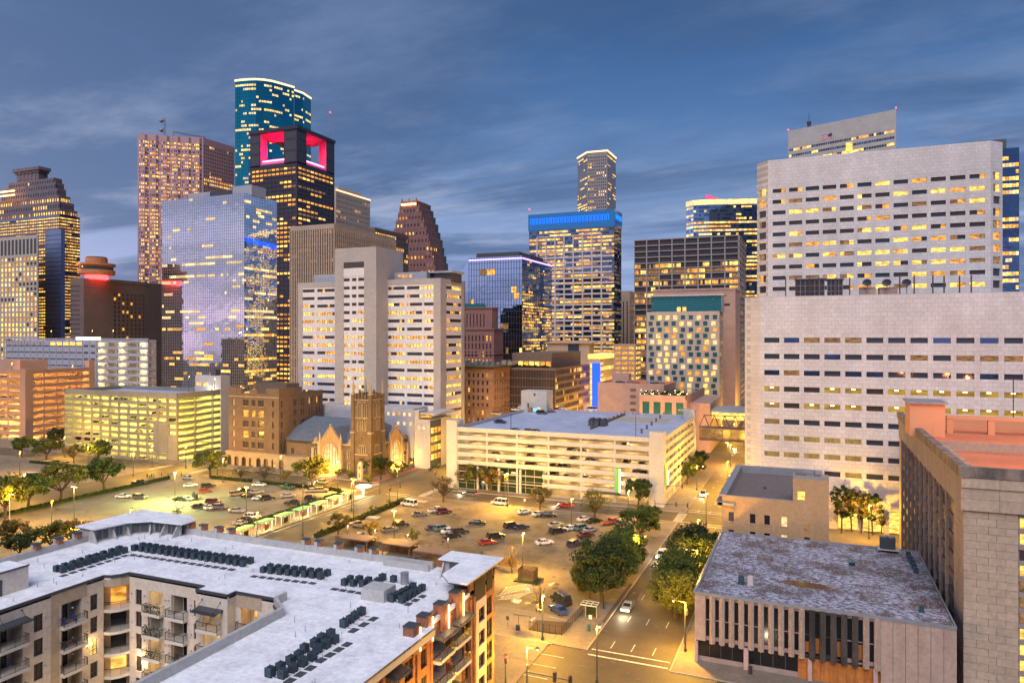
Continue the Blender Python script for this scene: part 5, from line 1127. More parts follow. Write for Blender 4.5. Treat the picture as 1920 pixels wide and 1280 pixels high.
def church():
 T = thing('church', 'brown brick gothic church with a square pinnacled tower and two floodlit gables', 'church', (-158, 232, 0))
 tx0, tx1, ty0, ty1 = -159.0, -151.3, 224.6, 232.6; zt = 30.2
 b = MB(); b.box(tx0, tx1, ty0, ty1, 0, zt-1.2, 0); b.build('tower_wall', ['church_brick'], T)
 b = MB(); st = MB(); dk = MB()
 for cx_, cy_ in ((tx0, ty0), (tx1, ty0), (tx1, ty1), (tx0, ty1)):
  b.box(cx_-.75, cx_+.75, cy_-.75, cy_+.75, 0, 17, 0); b.box(cx_-.6, cx_+.6, cy_-.6, cy_+.6, 17, zt+.6, 0)
  st.box(cx_-.85, cx_+.85, cy_-.85, cy_+.85, 16.4, 17.0); st.box(cx_-.75, cx_+.75, cy_-.75, cy_+.75, zt+.6, zt+1.1)
  st.cyl(cx_, cy_, zt+1.1, zt+2.8, .52, 8, .42); st.cyl(cx_, cy_, zt+2.8, zt+6.2, .5, 8, .04)
  for k in range(4): st.box(cx_-.5+k*.0, cx_+.5, cy_-.08, cy_+.08, zt+3.1+k*.8, zt+3.2+k*.8) if k < 2 else None
  st.tube((cx_, cy_, zt+6.0), (cx_, cy_, zt+7.0), .06); st.box(cx_-.3, cx_+.3, cy_-.05, cy_+.05, zt+6.5, zt+6.62)
 for F in (Face((tx0, ty0), (tx1, ty0)), Face((tx1, ty0), (tx1, ty1)), Face((tx0, ty1), (tx0, ty0)), Face((tx1, ty1), (tx0, ty1))):
  W_ = F.W; c = W_/2
  for k in range(5): u = .9+k*(W_-1.8)/4.0; b.fb(F, u-.42, u+.42, zt-1.2, zt+(1.6 if k == 2 else .9), -.3, .12, 0)
  st.fb(F, .6, W_-.6, zt-1.5, zt-1.15, -.1, .2); st.fb(F, .6, W_-.6, 22.0, 22.3, 0, .16) 
  st.fb(F, c-.35, c+.35, zt+1.6, zt+2.2, -.25, .2)
  for uc in (c-1.15, c+1.15):
   dk.fb(F, uc-.85, uc+.85, 22.6, 27.6, -.0, .04); lancets(st, F, uc, 1.7, 22.4, 28.1, 2, .05)
   dk.fb(F, uc-.7, uc+.7, 17.4, 21.6, 0, .04); lancets(st, F, uc, 1.5, 17.2, 21.9, 2, .05)
  dk.fb(F, c-1.6, c+1.6, 9.2, 11.2, 0, .04); lancets(st, F, c, 3.2, 9.0, 11.9, 4, .05)
  st.fb(F, .7, W_-.7, 8.2, 8.6, 0, .3); dk.fb(F, c-1.1, c+1.1, 6.1, 7.1, 0, .05); lancets(st, F, c, 3.4, 2.5, 5.4, 5, .05)
  dk.fb(F, c-.12, c+.12, 13.4, 14.8, 0, .06)
 b.build('tower_buttress', ['church_brick'], T); st.build('tower_tracery', ['church_stone'], T, 'stuff'); dk.build('tower_louvre', ['brown_glass'], T, 'stuff')
 def gable(F, c, hw, ze, zp, wr, zs, name):
  """gabled front with a great arched window"""
  b = MB(); st = MB(); d = -1.0
  b.fb(F, c-hw, c+hw, 0, 2.6, d, 0); arch_fill(b, F, c, wr, 2.6, 2.6+.01, d, 0, c-hw, c+hw) if False else None
  b.fb(F, c-hw, c-wr, 2.6, zs, d, 0); b.fb(F, c+wr, c+hw, 2.6, zs, d, 0); arch_fill(b, F, c, wr, zs, ze, d, 0, c-hw, c+hw)
  b.hexa([F.p(c-hw, ze, 0), F.p(c+hw, ze, 0), F.p(c+hw, ze, d), F.p(c-hw, ze, d), F.p(c-.35, zp, 0), F.p(c+.35, zp, 0), F.p(c+.35, zp, d), F.p(c-.35, zp, d)])
  b.build('gable_wall', ['gable_stone'], T)
  for s in (-1, 1):    # coping, pinnacled buttresses
   st.hexa([F.p(c+s*hw, ze-.1, .2), F.p(c, zp+.15, .2), F.p(c, zp+.15, d-.1), F.p(c+s*hw, ze-.1, d-.1), F.p(c+s*hw, ze+.35, .2), F.p(c, zp+.65, .2), F.p(c, zp+.65, d-.1), F.p(c+s*hw, ze+.35, d-.1)])
   st.fb(F, c+s*hw-.55, c+s*hw+.55, 0, ze+.6, -.8, .7); p = F.p(c+s*hw, 0, .0); st.cyl(p[0], p[1], ze+.6, ze+2.0, .45, 6); st.cyl(p[0], p[1], ze+2.0, ze+4.2, .45, 6, .03)
  p = F.p(c, 0, -.3); st.box(p[0]-.3, p[0]+.3, p[1]-.3, p[1]+.3, zp+.4, zp+1.3)
  # hood mould and window tracery
  k = 14; P = lambda j, rr: (c+rr*(-1+2*j/k), zs+rr*1.25*math.sqrt(max(0, 1-abs(-1+2*j/k)**1.7)))
  for j in range(k):
   (ua, za), (ub, zb) = P(j, wr), P(j+1, wr); (uc, zc_), (ud, zd) = P(j, wr+.5), P(j+1, wr+.5)
   st.hexa([F.p(ua, za, .35), F.p(ub, zb, .35), F.p(ub, zb, -.1), F.p(ua, za, -.1), F.p(uc, zc_, .35), F.p(ud, zd, .35), F.p(ud, zd, -.1), F.p(uc, zc_, -.1)])
  n = 5
  for i in range(n+1):
   u = c-wr+2*wr*i/n; t = (u-c)/wr; zz = zs+wr*1.25*math.sqrt(max(0, 1-abs(t)**1.7))
   st.fb(F, u-.12, u+.12, 2.6, zz-.1, -.7, -.35)
  st.fb(F, c-wr, c+wr, 2.4, 2.8, -.7, .1); st.fb(F, c-wr, c+wr, 5.6, 5.85, -.7, -.3)
  for i in range(-2, 3): 
   p = F.p(c+i*wr*.36, zs+wr*(.55 if i % 2 == 0 else .3), -.5)
   for j in range(10):
    a0, a1 = j*math.pi/5, (j+1)*math.pi/5; rr = wr*.17; q0 = F.p(c+i*wr*.36+rr*math.cos(a0), p[2]+rr*math.sin(a0), -.45); q1 = F.p(c+i*wr*.36+rr*math.cos(a1), p[2]+rr*math.sin(a1), -.45); st.tube(q0, q1, .09, n=4)
  st.build('gable_stonework', ['church_stone'], T, 'stuff')
  g = MB(); g.fb(F, c-wr, c+wr, 2.6, zs+wr*1.25, -.85, -.75); g.build('stained_glass', ['stained_glass'], T)
 Fa = Face((-184, 226.4), (-158, 226.4)); ca = onY(619, 226.4)+184; gable(Fa, ca, 4.9, 11.5, 17.6, 3.3, 7.0, 'a')
 Fb = Face((-152.4, 233), (-152.4, 252)); cb = onX(742, -152.4)-233; gable(Fb, cb, 4.4, 11.5, 17.0, 3.2, 7.2, 'b')
 # lower bays with small windows either side of each gable
 b = MB(); st = MB()
 for F, sp in ((Fa, ((ca-8.6, ca-5.3), (ca+5.3, 25.9-.2))), (Fb, ((.0, cb-4.9), (cb+4.9, cb+9.5)))):
  for u0, u1 in sp:
   b.fb(F, u0, u1, 0, 11, -6, -.5); st.fb(F, u0-.2, u1+.2, 11, 11.5, -6, -.2); c = (u0+u1)/2
   st.fb(F, c-.9, c+.9, 11.5, 12.6, -.8, -.3); p = F.p(c, 0, -.5); st.cyl(p[0], p[1], 12.6, 13.8, .8, 8, .1); lancets(st, F, c, min(2.0, u1-u0-.8), 6.0, 9.6, 2, -.4); lancets(st, F, c, min(2.0, u1-u0-.8), 1.4, 4.6, 2, -.4)
   for u in (u0+.2, u1-.2): st.fb(F, u-.35, u+.35, 0, 9.5, -.5, .3)
 b.build('bay_wall', ['church_brick'], T); st.build('bay_stonework', ['church_stone'], T, 'stuff')
 # hall roofs
 b = MB(); xe, xw = -153.5, onY(548, 240); yf, yb = 229.5, 256; ze, zr = 11.2, 19.5; ym = (yf+yb)/2
 b.face([(xw, yf, ze), (xe, yf, ze), (xe-5, ym, zr), (xw+9, ym, zr)]); b.face([(xe, yf, ze), (xe, yb, ze), (xe-5, ym, zr)]); b.face([(xe, yb, ze), (xw, yb, ze), (xw+9, ym, zr), (xe-5, ym, zr)]); b.face([(xw, yb, ze), (xw, yf, ze), (xw+9, ym, zr)])
 for F, c, hw, zp in ((Fa, ca, 4.9, 17.3), (Fb, cb, 4.4, 16.7)):
  P = F.p; b.face([P(c-hw, 11.4, -.9), P(c, zp, -.9), P(c, zp, -12), P(c-hw, 11.4, -12)]); b.face([P(c, zp, -.9), P(c+hw, 11.4, -.9), P(c+hw, 11.4, -12), P(c, zp, -12)])
 b.build('roof', ['slate_blue'], T); b = MB(); b.box(xw+.5, xe-.5, yf+.4, yb-.5, 0, ze-.05); b.build('hall_wall', ['church_brick'], T)
 # parish wing
 l, r = onY(538, 227.5), Fa.p(ca-8.7, 0)[0]; b = MB(); b.box(l, r, 227.5, 240, 0, 10.2); b.box(l-.1, r, 227.3, 240, 10.2, 10.6); b.build('parish_wing', ['brown_brick'], T)
 f = Face((l, 227.5), (r, 227.5)); w = [(f, f.W*.22, 6.2, 1.5, 2.2, .02, 'brown_glass'), (f, f.W*.68, 5.8, 1.7, 2.2, .02, 'lit_dim'), (f, f.W*.25, 1.2, 1.5, 2, .02, 'brown_glass')]; put_panes(T, w, 5, minpx=2)
 b = MB(); b.box(l+5, l+6.6, 234, 235.5, 10, 14.2); b.build('chimney', ['church_brick'], T)
 # garden wall along the side street
 b = MB(); b.box(-148.2, -147.8, 236, 266, 0, 1.6); 
 for i in range(8): b.box(-148.4, -147.6, 236+i*4.2, 236.8+i*4.2, 0, 2.4)
 o = b.build('garden_wall', ['church_stone'], None); tag(o, 'low stone garden wall with piers beside the church', 'wall'); centre(o)
 # floodlights
 for F, c in ((Fa, ca), (Fb, cb)):
  for s in (-1, 1):
   p = F.p(c+s*2.2, .5, 2.6); lamp(p[0], p[1], 1.0, 1500, (1, .52, .10), .2, 'floodlight', T)
 for F, c in ((Fa, ca), (Fb, cb)): p = F.p(c, 8, 4.0); lamp(p[0], p[1], 3.0, 1900, (1, .52, .10), .3, 'floodlight', T)
mat('gable_stone', (.36, .24, .13), .9, (.28, .18, .10), .6, 5, brick=(.6, .25, .02, .8)); lit_mat('stained_glass', (1, .62, .22), (1, .85, .5), 1.0, (1.2, 1.2, 1.2), dark=.35)
church()
# ================================================================== NEAR RIGHT
def striped_building():
 x0, X, Y, y1, z1 = -17.4, 19.3, 118.5, 157.5, 11.4
 T = thing('commercial_building', 'low flat-roofed concrete building with vertical fins, boarded shopfronts and a stained roof', 'building', ((x0+X)/2, Y, 0))
 b = MB(); b.box(x0, X, Y+1.0, y1, 0, z1-.3, 0); b.build('body_wall', ['stained_concrete'], T)
 b = MB(); b.box(x0+.3, X-.3, Y+.3, y1-.3, z1-.3, z1-.22); b.build('roof_deck', ['stained_roof'], T)
 b = MB()
 for q in ((x0, X, Y-.05, Y+.25), (x0, X, y1-.25, y1), (x0, x0+.25, Y+.25, y1-.25), (X-.25, X, Y+.25, y1-.25)): b.box(q[0], q[1], q[2], q[3], z1-.5, z1)
 b.build('roof_edge', ['grey_metal'], T)
 b = MB(); n = 60
 for i in range(n): y = Y+i*(y1-Y)/n; b.box(x0-.25, x0, y, y+.28, z1-.25, z1+.12)
 b.build('edge_clips', ['grey_metal'], T, 'stuff')
 F = Face((x0, Y), (X, Y)); up = 3.6; sd = .735
 n = 17; pw = (F.W*sd-1.7)/n; g = random.Random(3)
 b = MB(); b.fb(F, 0, 1.7, up-.0, z1-.4, -1, 0); b.build('end_panel', ['fin_concrete'], T)
 for i in range(n):
  u = 1.7+i*pw; soot = 10 <= i <= 13; wmat = 'black_glass'
  o = MB(); o.fb(F, u+.02, u+pw*.42, up+.6, z1-1.0, -.9, -.75); o.build('window', [wmat], T)
  o = MB(); [(o.fb(F, u+.02, u+pw*.42, up+p, up+q, d0, d1), o.build('spandrel', ['sooty_concrete' if soot else 'pale_pink'], T), setattr(o, 'v', []), setattr(o, 'f', []), setattr(o, 'm', [])) for p, q, d0, d1 in ((3.2, 3.35, -.75, -.68), (0, .6, -.9, -.6), (6.8, 7.4, -.9, -.3))]
  o = MB(); a, c = u+pw*.42, u+pw; m = (a+c)/2   # wedge shaped fin
  o.hexa([F.p(a, up-.25, .02), F.p(m, up-.25, .35), F.p(c, up-.25, .02), F.p(m, up-.25, -.9), F.p(a, z1-.4, .02), F.p(m, z1-.4, .35), F.p(c, z1-.4, .02), F.p(m, z1-.4, -.9)]); 
  o.fb(F, a, c, up-.25, z1-.4, -.9, -.02); o.build('fin', ['sooty_concrete' if soot or i == 14 else 'fin_concrete'], T)
  if i in (10, 11, 13, 15): o = MB(); h = 2.6 if i % 2 else 1.9; o.fb(F, u+.05, u+pw*.4, up+.3, up+.3+h, -.7, -.6); o.build('plywood_board', ['plywood'], T)
 k = 6; wq = (F.W*(1-sd))/k
 for i in range(k): o = MB(); u = F.W*sd+i*wq; o.fb(F, u+.02, u+wq-.03, .25, z1-.4, -1, 0 if i % 2 else .02); o.build('wall_panel', ['fin_concrete'], T)
 # ground floor
 segs = [(0, .5, 'p'), (.5, 7.6, 'g'), (7.6, 8.3, 'p'), (8.3, 15.6, 'g'), (15.6, 17.0, 'b'), (17.0, 17.6, 'p'), (17.6, 26.0, 'b'), (26.0, 26.6, 'p'), (26.6, F.W*sd, 'b')]
 for a, c, t in segs:
  o = MB()
  if t == 'p': o.fb(F, a, c, 0, up-.25, -.6, .1); o.build('pilaster', ['pale_pink'], T)
  elif t == 'g':
   o.fb(F, a, c, .9, up-.25, -.75, -.6); o.build('shop_window', ['black_glass'], T); o = MB(); o.fb(F, a, c, .1, .9, -.75, -.55); o.build('stall_riser', ['mauve_shade_stone'], T)
   o = MB(); nn = 4
   for j in range(nn+1): u = a+(c-a)*j/nn; o.fb(F, max(a, u-.05), min(c, u+.05), .9, up-.25, -.6, -.52)
   o.build('mullion', ['dark_metal'], T)
  else:
   nn = max(1, round((c-a)/1.25))
   for j in range(nn): o = MB(); o.fb(F, a+(c-a)*j/nn+.015, a+(c-a)*(j+1)/nn-.015, .1, up-.25-.1*(j % 2), -.5, -.42+.02*(j % 2)); o.build('plywood_board', ['plywood'], T)
 # roof plant
 U = thing('roof_condenser', 'blue-grey twin fan condenser on a white pipe frame at the back of the stained roof', 'air conditioner', (*onZ(1666, 1030, z1), z1-.2)); q = onZ(1666, 1034, z1)
 b = MB(); b.box(q[0]-1.4, q[0]+1.2, q[1], q[1]+1.8, z1+.5, z1+2.6); b.build('housing', ['unit_blue'], U); b = MB(); b.box(q[0]-1.2, q[0]+1.0, q[1]-.05, q[1], z1+.7, z1+2.4); b.build('coil_grille', ['dark_metal'], U)
 b = MB(); [b.cyl(q[0]-.75+i*1.3, q[1]+.9, z1+2.6, z1+2.75, .5, 12) for i in (0, 1)]; b.build('fan', ['grey_metal'], U); b = MB(); b.box(q[0]-1.9, q[0]+1.9, q[1]-.4, q[1]+2.1, z1+.3, z1+.45); [b.tube((q[0]+s, q[1]-.2, z1-.2), (q[0]+s, q[1]-.2, z1+1.0), .06) for s in (-1.9, 1.8)]; b.build('frame', ['white_frame'], U)
 for (px, py, m, w, h, lab) in ((1390, 1091, 'unit_blue', .9, 1.1, 'small dark blue condenser box near the left side of the stained roof'), (1407, 1093, 'white_frame', .8, 1.2, 'small white condenser box near the left side of the stained roof'), (1728, 1144, 'unit_blue', .6, .7, 'small teal vent near the front right corner of the stained roof'), (1597, 1057, 'teal_mirror', .7, .5, 'round teal vent cap in the middle of the stained roof')):
  q = onZ(px, py, z1); b = MB()
  if 'round' in lab: b.cyl(*q, z1-.22, z1+.1, .35, 10); b.ball(*q, z1+.1, .6, sz=.6, n=10)
  else: b.box(q[0]-w/2, q[0]+w/2, q[1]-w/2, q[1]+w/2, z1-.1, z1+h); b.box(q[0]-w/2-.1, q[0]+w/2+.1, q[1]-w/2-.1, q[1]+w/2+.1, z1-.22, z1-.05); b.cyl(*q, z1+h, z1+h+.08, w*.35, 10)
  o = b.build('roof_vent', [m], None); tag(o, lab, 'roof vent'); centre(o)
 U = thing('roof_compressors', 'row of small teal compressors along the right edge of the stained roof', 'air conditioner', (*onZ(1712, 1055, z1), z1-.2))
 for i in range(5): q = onZ(1703+i*3.6, 1041+i*7.5, z1); b = MB(); b.box(q[0]-.4, q[0]+.4, q[1]-.4, q[1]+.4, z1-.22, z1+.7); b.cyl(*q, z1+.7, z1+.8, .3, 8); b.build('compressor', ['unit_blue'], U)
 p = MB(); q = onZ(1437, 1046, z1); p.box(q[0]-1.6, q[0]+1.2, q[1]-1, q[1]+.5, z1-.21, z1+.25); o = p.build('roof_hatch', ['stained_concrete'], None); tag(o, 'low square hatch on the far left of the stained roof', 'roof hatch'); centre(o)
mat('pale_pink', (.48, .33, .33), .8, (.40, .28, .28), .6); mat('unit_blue', (.05, .10, .13), .5, (.035, .07, .09), 2, metal=.3)
mirror_mat('black_glass', (.012, .012, .014), .15, .005, .3, metal=0)
def roof_stain():
 m = bpy.data.materials.new('stained_roof'); nt, b = nodes(m); n = nt.nodes; L = nt.links; geo = n.new('ShaderNodeNewGeometry')
 def noise(s, d, off=0, sc=(1, 1, 1)):
  mp = n.new('ShaderNodeMapping'); mp.inputs[1].default_value = (off, off*2, 0); mp.inputs[3].default_value = sc; L.new(geo.outputs[0], mp.inputs[0]); t = n.new('ShaderNodeTexNoise'); t.inputs['Scale'].default_value = s; t.inputs['Detail'].default_value = d; t.inputs['Roughness'].default_value = .6; L.new(mp.outputs[0], t.inputs[0]); return t.outputs[0]
 def rng(v, a, c): o = n.new('ShaderNodeMapRange'); o.inputs[1].default_value = a; o.inputs[2].default_value = c; L.new(v, o.inputs[0]); return o.outputs[0]
 def mix(f, a, c):
  o = n.new('ShaderNodeMix'); o.data_type = 'RGBA'; L.new(f, o.inputs[0])
  for s, v in ((o.inputs[6], a), (o.inputs[7], c)):
   if isinstance(v, tuple): s.default_value = (*v, 1)
   else: L.new(v, s)
  return o.outputs[2]
 base = mix(rng(noise(1.15, 10, 3, (1, 2.0, 1)), .46, .55), (.10, .08, .08), (.40, .41, .50))
 base = mix(rng(noise(.22, 6, 9), .47, .60), base, (.10, .07, .06)); base = mix(rng(noise(4.5, 4, 20, (1, .6, 1)), .56, .66), base, (.50, .50, .58))
 # a shallow brown puddle
 sp = n.new('ShaderNodeVectorMath'); sp.operation = 'SUBTRACT'; L.new(geo.outputs[0], sp.inputs[0]); q = onZ(1508, 1095, 11.2); sp.inputs[1].default_value = (q[0], q[1], 11.18)
 sc = n.new('ShaderNodeVectorMath'); sc.operation = 'MULTIPLY'; L.new(sp.outputs[0], sc.inputs[0]); sc.inputs[1].default_value = (.24, .62, 0); ln = n.new('ShaderNodeVectorMath'); ln.operation = 'LENGTH'; L.new(sc.outputs[0], ln.inputs[0])
 ad = n.new('ShaderNodeMath'); ad.operation = 'ADD'; L.new(ln.outputs['Value'], ad.inputs[0]); nn = n.new('ShaderNodeMath'); nn.operation = 'MULTIPLY_ADD'; L.new(noise(.9, 3, 5), nn.inputs[0]); nn.inputs[1].default_value = 1.2; nn.inputs[2].default_value = -.6; L.new(nn.outputs[0], ad.inputs[1])
 pud = rng(ad.outputs[0], 1.03, .98); base = mix(pud, base, (.055, .028, .015)); L.new(base, b.inputs['Base Color'])
 r = n.new('ShaderNodeMapRange'); L.new(pud, r.inputs[0]); r.inputs[3].default_value = .85; r.inputs[4].default_value = .12; L.new(r.outputs[0], b.inputs['Roughness']); MATS['stained_roof'] = m
roof_stain(); striped_building()
def peach_building():
 x0, X, Y, y1, z1 = -17.7, 3.5, 160.0, 198.0, 18.4; xs = -3.4
 T = thing('brick_building', 'peach brick building with a gravel roof and few windows, behind the striped one', 'building', ((x0+X)/2, Y, 0)); mb = MB(); wins = []
 mb.box(x0, X-1.5, Y+.3, y1, 0, z1-1.6, 1); mb.fb(Face((X-1.5, Y+7), (X-1.5, y1)), 0, y1-Y-7, 0, z1, -.3, .3, 0); mb.fb(Face((x0, y1), (x0, Y)), 0, y1-Y-.01, 0, z1, -.3, 0, 0); mb.fb(Face((X-1.5, y1), (x0, y1)), 0, X-1.5-x0, 0, z1, -.3, 0, 0)
 F = Face((x0, Y), (X, Y)); cols = [(1.9, 'dark_glass'), (6.3, 'black_glass'), (9.2, 'black_glass'), (12.6, 'lit_pale'), (17.0, 'lit_dim')]; hw = .55
 for r, z in enumerate((9.2, 13.0)):
  cc = cols[:4] if r == 1 else cols
  zp = 0 if r == 0 else 11.2; mb.fb(F, .005, F.W-.005, zp, z, -.3, 0, 0); u = .005
  for c, mk in cc: mb.fb(F, u, c-hw, z, z+2.0, -.3, -.003, 0); u = c+hw; wins.append((F, c, z, 2*hw, 2.0, -.25, mk if not (r == 0 and c > 16) else 'brown_glass'))
  mb.fb(F, u, F.W-.005, z, z+2.0, -.3, -.003, 0)
  for c, mk in cc: mb.fb(F, c-hw-.08, c+hw+.08, z-.15, z, -.1, .1, 3)
 wins.append((F, 17.0, 11.9, 1.1, 2.0, .0, 'lit_dim')); wins.append((F, 1.9, 5.3, 1.1, 2.0, .02, 'dark_glass')); wins.append((F, 12.6, 5.3, 1.1, 2, .02, 'lit_pale')); wins.append((F, 17.0, 5.3, 1.1, 2, .02, 'brown_glass'))
 mb.fb(F, .005, F.W-.005, 15.0, z1, -.3, 0, 0); mb.box(xs, X, Y+.01, Y+7, z1, 23.2, 0); mb.box(xs+.3, X-1.4, Y+.3, Y+6.6, 23.2, 23.25, 2); wins.append((F, 15.9, 18.9, 1.4, 1.7, .02, 'lit_yellow'))
 mb.build('wall', ['peach_brick', 'peach_brick', 'gravel_roof', 'peach_trim'], T)
 b = MB(); b.box(x0+.9, X-1.8, Y+1.0, y1-.9, z1-1.6, z1-1.5); b.build('roof_deck', ['gravel_roof'], T)
 b = MB(); t = .9
 b.box(x0-.5, xs, Y-.02, Y+.5, z1, z1+.15); b.box(x0-.6, x0+.9, Y-.3, y1+.3, z1, z1+.3); b.box(x0+.9, X-.9, y1-.9, y1+.3, z1, z1+.3); b.box(X-2.4, X-.8, Y+7, y1-.9, z1, z1+.3); b.box(x0+.3, x0+.9, Y+.4, y1-.5, z1-1.5, z1); b.box(X-2.4, X-1.8, Y+7, y1-.9, z1-1.5, z1); b.box(x0+.9, X-2.4, y1-.9, y1-.4, z1-1.5, z1); b.build('parapet', ['grey_metal'], T)
 b = MB(); b.box(x0-1.2, x0+.1, Y-.5, y1+.2, z1-2.0, z1-1.3); b.box(x0-.9, x0+.05, Y-.3, y1, z1-2.5, z1-2.0); b.box(x0-.9, x0+2.6, Y-.5, Y-.01, z1-2.0, z1-1.4); b.build('cornice', ['grey_metal'], T)
 b = MB(); [b.box(xs-.3+i*2.2, xs+1.0+i*2.2, Y+7.2, Y+8.4, z1-1.5, z1+3+(i % 2)*2) for i in range(3)]; b.box(xs, X-.1, Y+.05, Y+.35, 23.2, 23.9); b.box(xs+2.5, xs+4, Y+2, Y+3.4, 23.2, 24.4); b.build('roof_plant', ['grey_metal'], T)
 b = MB(); b.box(-10.3, -9.6, 178, 178.7, z1-1.5, z1-1.1); b.build('roof_drain', ['dark_metal'], T); put_panes(T, wins, 30)
mat('peach_trim', (.52, .36, .24), .85)
peach_building()
def stone_annex():
 x0, Y, y1, X = 20.6, 121.5, 203.0, 60.0; z1 = 33.6
 T = thing('stone_building', 'large windowed stone building with an orange lit roof deck, nearest building on the right edge', 'building', (x0+10, Y, 0))
 b = MB(); b.box(x0+.4, X, Y+.4, y1, 0, z1-1.4, 0); b.build('core_wall', ['mauve_shade_stone'], T)
 F = Face((x0, Y), (X, Y)); L_ = Face((x0, y1), (x0, Y)); g = random.Random(12)
 def block(F_, u0, u1, za, zb, m, pr): o = MB(); o.fb(F_, u0+.02, u1-.02, za+.02, zb-.02, -.4, pr); o.build('stone_block', [m], T)
 # front: coursed blocks up to the window strip
 rows = 25; bh = 27.6/rows; wf = 6.7
 for r in range(rows):
  z = r*bh; cuts = [0, 1.6, 4.1, wf] if r % 2 else [0, 3.1, 5.2, wf]
  for a, c in zip(cuts, cuts[1:]): block(F, a, c, z, z+bh, 'block_stone', g.uniform(-.02, .05))
 for z, h, p in ((27.6, 1.7, .35), (29.3, 1.6, .25), (30.9, 1.5, .45)):
  cuts = [0, 4.4, 9.2, 14]
  for a, c in zip(cuts, cuts[1:]): block(F, a-(.3 if a == 0 else 0), c, z, z+h, 'block_stone', p)
 block(F, -.58, 14, 32.42, z1+.39, 'stained_concrete', .57)
 w2 = []
 for i in range(4):
  u = wf+.2+i*2.3
  for k in range(12): w2.append((F, u+1.0, .8+k*2.25, 1.9, 1.7, -.3, 'lit_yellow' if g.random() < .5 else ('lit_dim' if g.random() < .5 else 'brown_glass')))
  o = MB(); o.fb(F, u+2.0, u+2.3, 0, 27.6, -.3, .0); o.build('pier', ['block_stone'], T)
 b = MB()
 for k in range(13): b.fb(F, wf+.05, 14, k*2.25-.05+.05, k*2.25+.72, -.38, -.15)
 b.build('spandrel', ['mauve_shade_stone'], T)
 # left side: stone end bay, then glazed bays between mullions, deep cornice
 W_ = L_.W; sb = 7.6
 for r in range(25):
  z = r*bh; cuts = [W_-sb, W_-sb+2.3, W_-sb+4.9, W_] if r % 2 else [W_-sb, W_-sb+3.6, W_-sb+6.2, W_]
  for a, c in zip(cuts, cuts[1:]): block(L_, a, c, z, z+bh, 'mauve_shade_stone', g.uniform(-.02, .04))  # weaker side light put into this darker stone tone
 for z, h, p in ((27.6, 3.3, .15), (30.9, 1.5, .3)):
  n = 12
  for i in range(n): block(L_, i*W_/n, (i+1)*W_/n, z, z+h, 'mauve_shade_stone', p)
 o = MB(); o.fb(L_, 0, W_+.6, 32.4, z1+.4, -.6, .6); o.build('parapet', ['stained_concrete'], T)
 n = 11; a0 = 6.0; pw = (W_-sb-a0)/n
 o = MB(); o.fb(L_, 0, a0, 0, 27.6, -.4, 0); o.build('end_bay', ['mauve_shade_stone'], T)
 for i in range(n):
  u = a0+i*pw
  o = MB(); o.fb(L_, u, u+.35, 0, 27.6, -.4, .25); o.build('mullion', ['mauve_shade_stone'], T)
  for k in range(9): w2.append((L_, u+pw/2+.15, .3+k*3.05, pw-.45, 1.95, -.35, ['bronze_glass', 'bronze_glass', 'lit_bronze'][(i+k*2) % 3]))  # lighter panes put slanting reflections into the glass colour
  o = MB(); [o.fb(L_, u+.35, u+pw, k*3.05-.78+.02, k*3.05+.28, -.35, -.12) for k in range(1, 10)]; o.build('spandrel_panel', ['bronze_panel'], T)
 put_panes(T, w2, 160)
 # roof deck
 b = MB(); b.box(x0+.6, X, Y+.6, y1-.4, z1-1.5, z1-1.35); b.build('roof_deck', ['orange_lit_deck'], T)
 b = MB(); b.box(x0+.5, X, 150, 150.5, z1-1.35, z1+.2); b.build('deck_wall', ['tan_concrete'], T)
 for i in range(6): o = MB(); y = Y+2+i*4.6; o.box(x0+.6, x0+2.2, y, y+2.2, z1-1.35, z1-.35); o.build('deck_curb', ['tan_concrete'], T)
 yy = 168; l, r = onY(1706, yy), onY(1772, yy); b = MB(); b.box(l, r, yy, yy+8, z1-1.35, zat(756, dep(l, yy))); b.build('stair_head', ['orange_stucco'], T); b = MB(); b.box(l-.4, r+.5, yy-.5, yy+8.5, zat(756, dep(l, yy)), zat(756, dep(l, yy))+.4); b.build('stair_roof', ['grey_metal'], T); b = MB(); b.box(l+(r-l)*.66, l+(r-l)*.9, yy-.06, yy, z1-1.3, z1+1.0); b.build('door', ['orange_stucco'], T)
 yy = 176; l = onY(1775, yy)
 for i in range(7): b = MB(); x = l+i*7.5; b.box(x, x+1.2, yy, yy+1, z1-1.35, z1+1.7); b.build('pillar', ['orange_stucco'], T)
 b = MB(); b.box(l, X+20, yy-.1, yy+1.1, z1+1.7, z1+2.4); b.box(l, X+20, yy+6, yy+6.4, z1-1.35, z1+1.7); b.build('canopy_beam', ['orange_stucco'], T)
 for x, y, p in ((31, 130, 2600), (44, 140, 3000), (30, 158, 2600), (46, 165, 2800)): lamp(x, y, z1+6, p*.45, (1, .34, .10), .4, parent=T)
 U = thing('light_pole', 'tall thin T-shaped light pole on the orange roof deck', 'light pole', (*onZ(1900, 788, z1-1.3), z1-1.35)); q = onZ(1900, 788, z1-1.3); zt = zat(712, dep(*q)); b = MB(); b.tube((*q, z1-1.35), (*q, zt), .12); b.build('pole', ['rust'], U); b = MB(); b.box(q[0]-1.4, q[0]+1.5, q[1]-.1, q[1]+.1, zt, zt+.2); b.build('crossbar', ['rust'], U)
mat('orange_stucco', (.60, .30, .16), .85); mirror_mat('bronze_glass', (.06, .05, .045), .15, .01, metal=.2); mat('bronze_panel', (.11, .085, .075), .7, (.08, .065, .06), .4); mirror_mat('lit_bronze', (.24, .17, .09), .25, .02, metal=.3)
stone_annex()
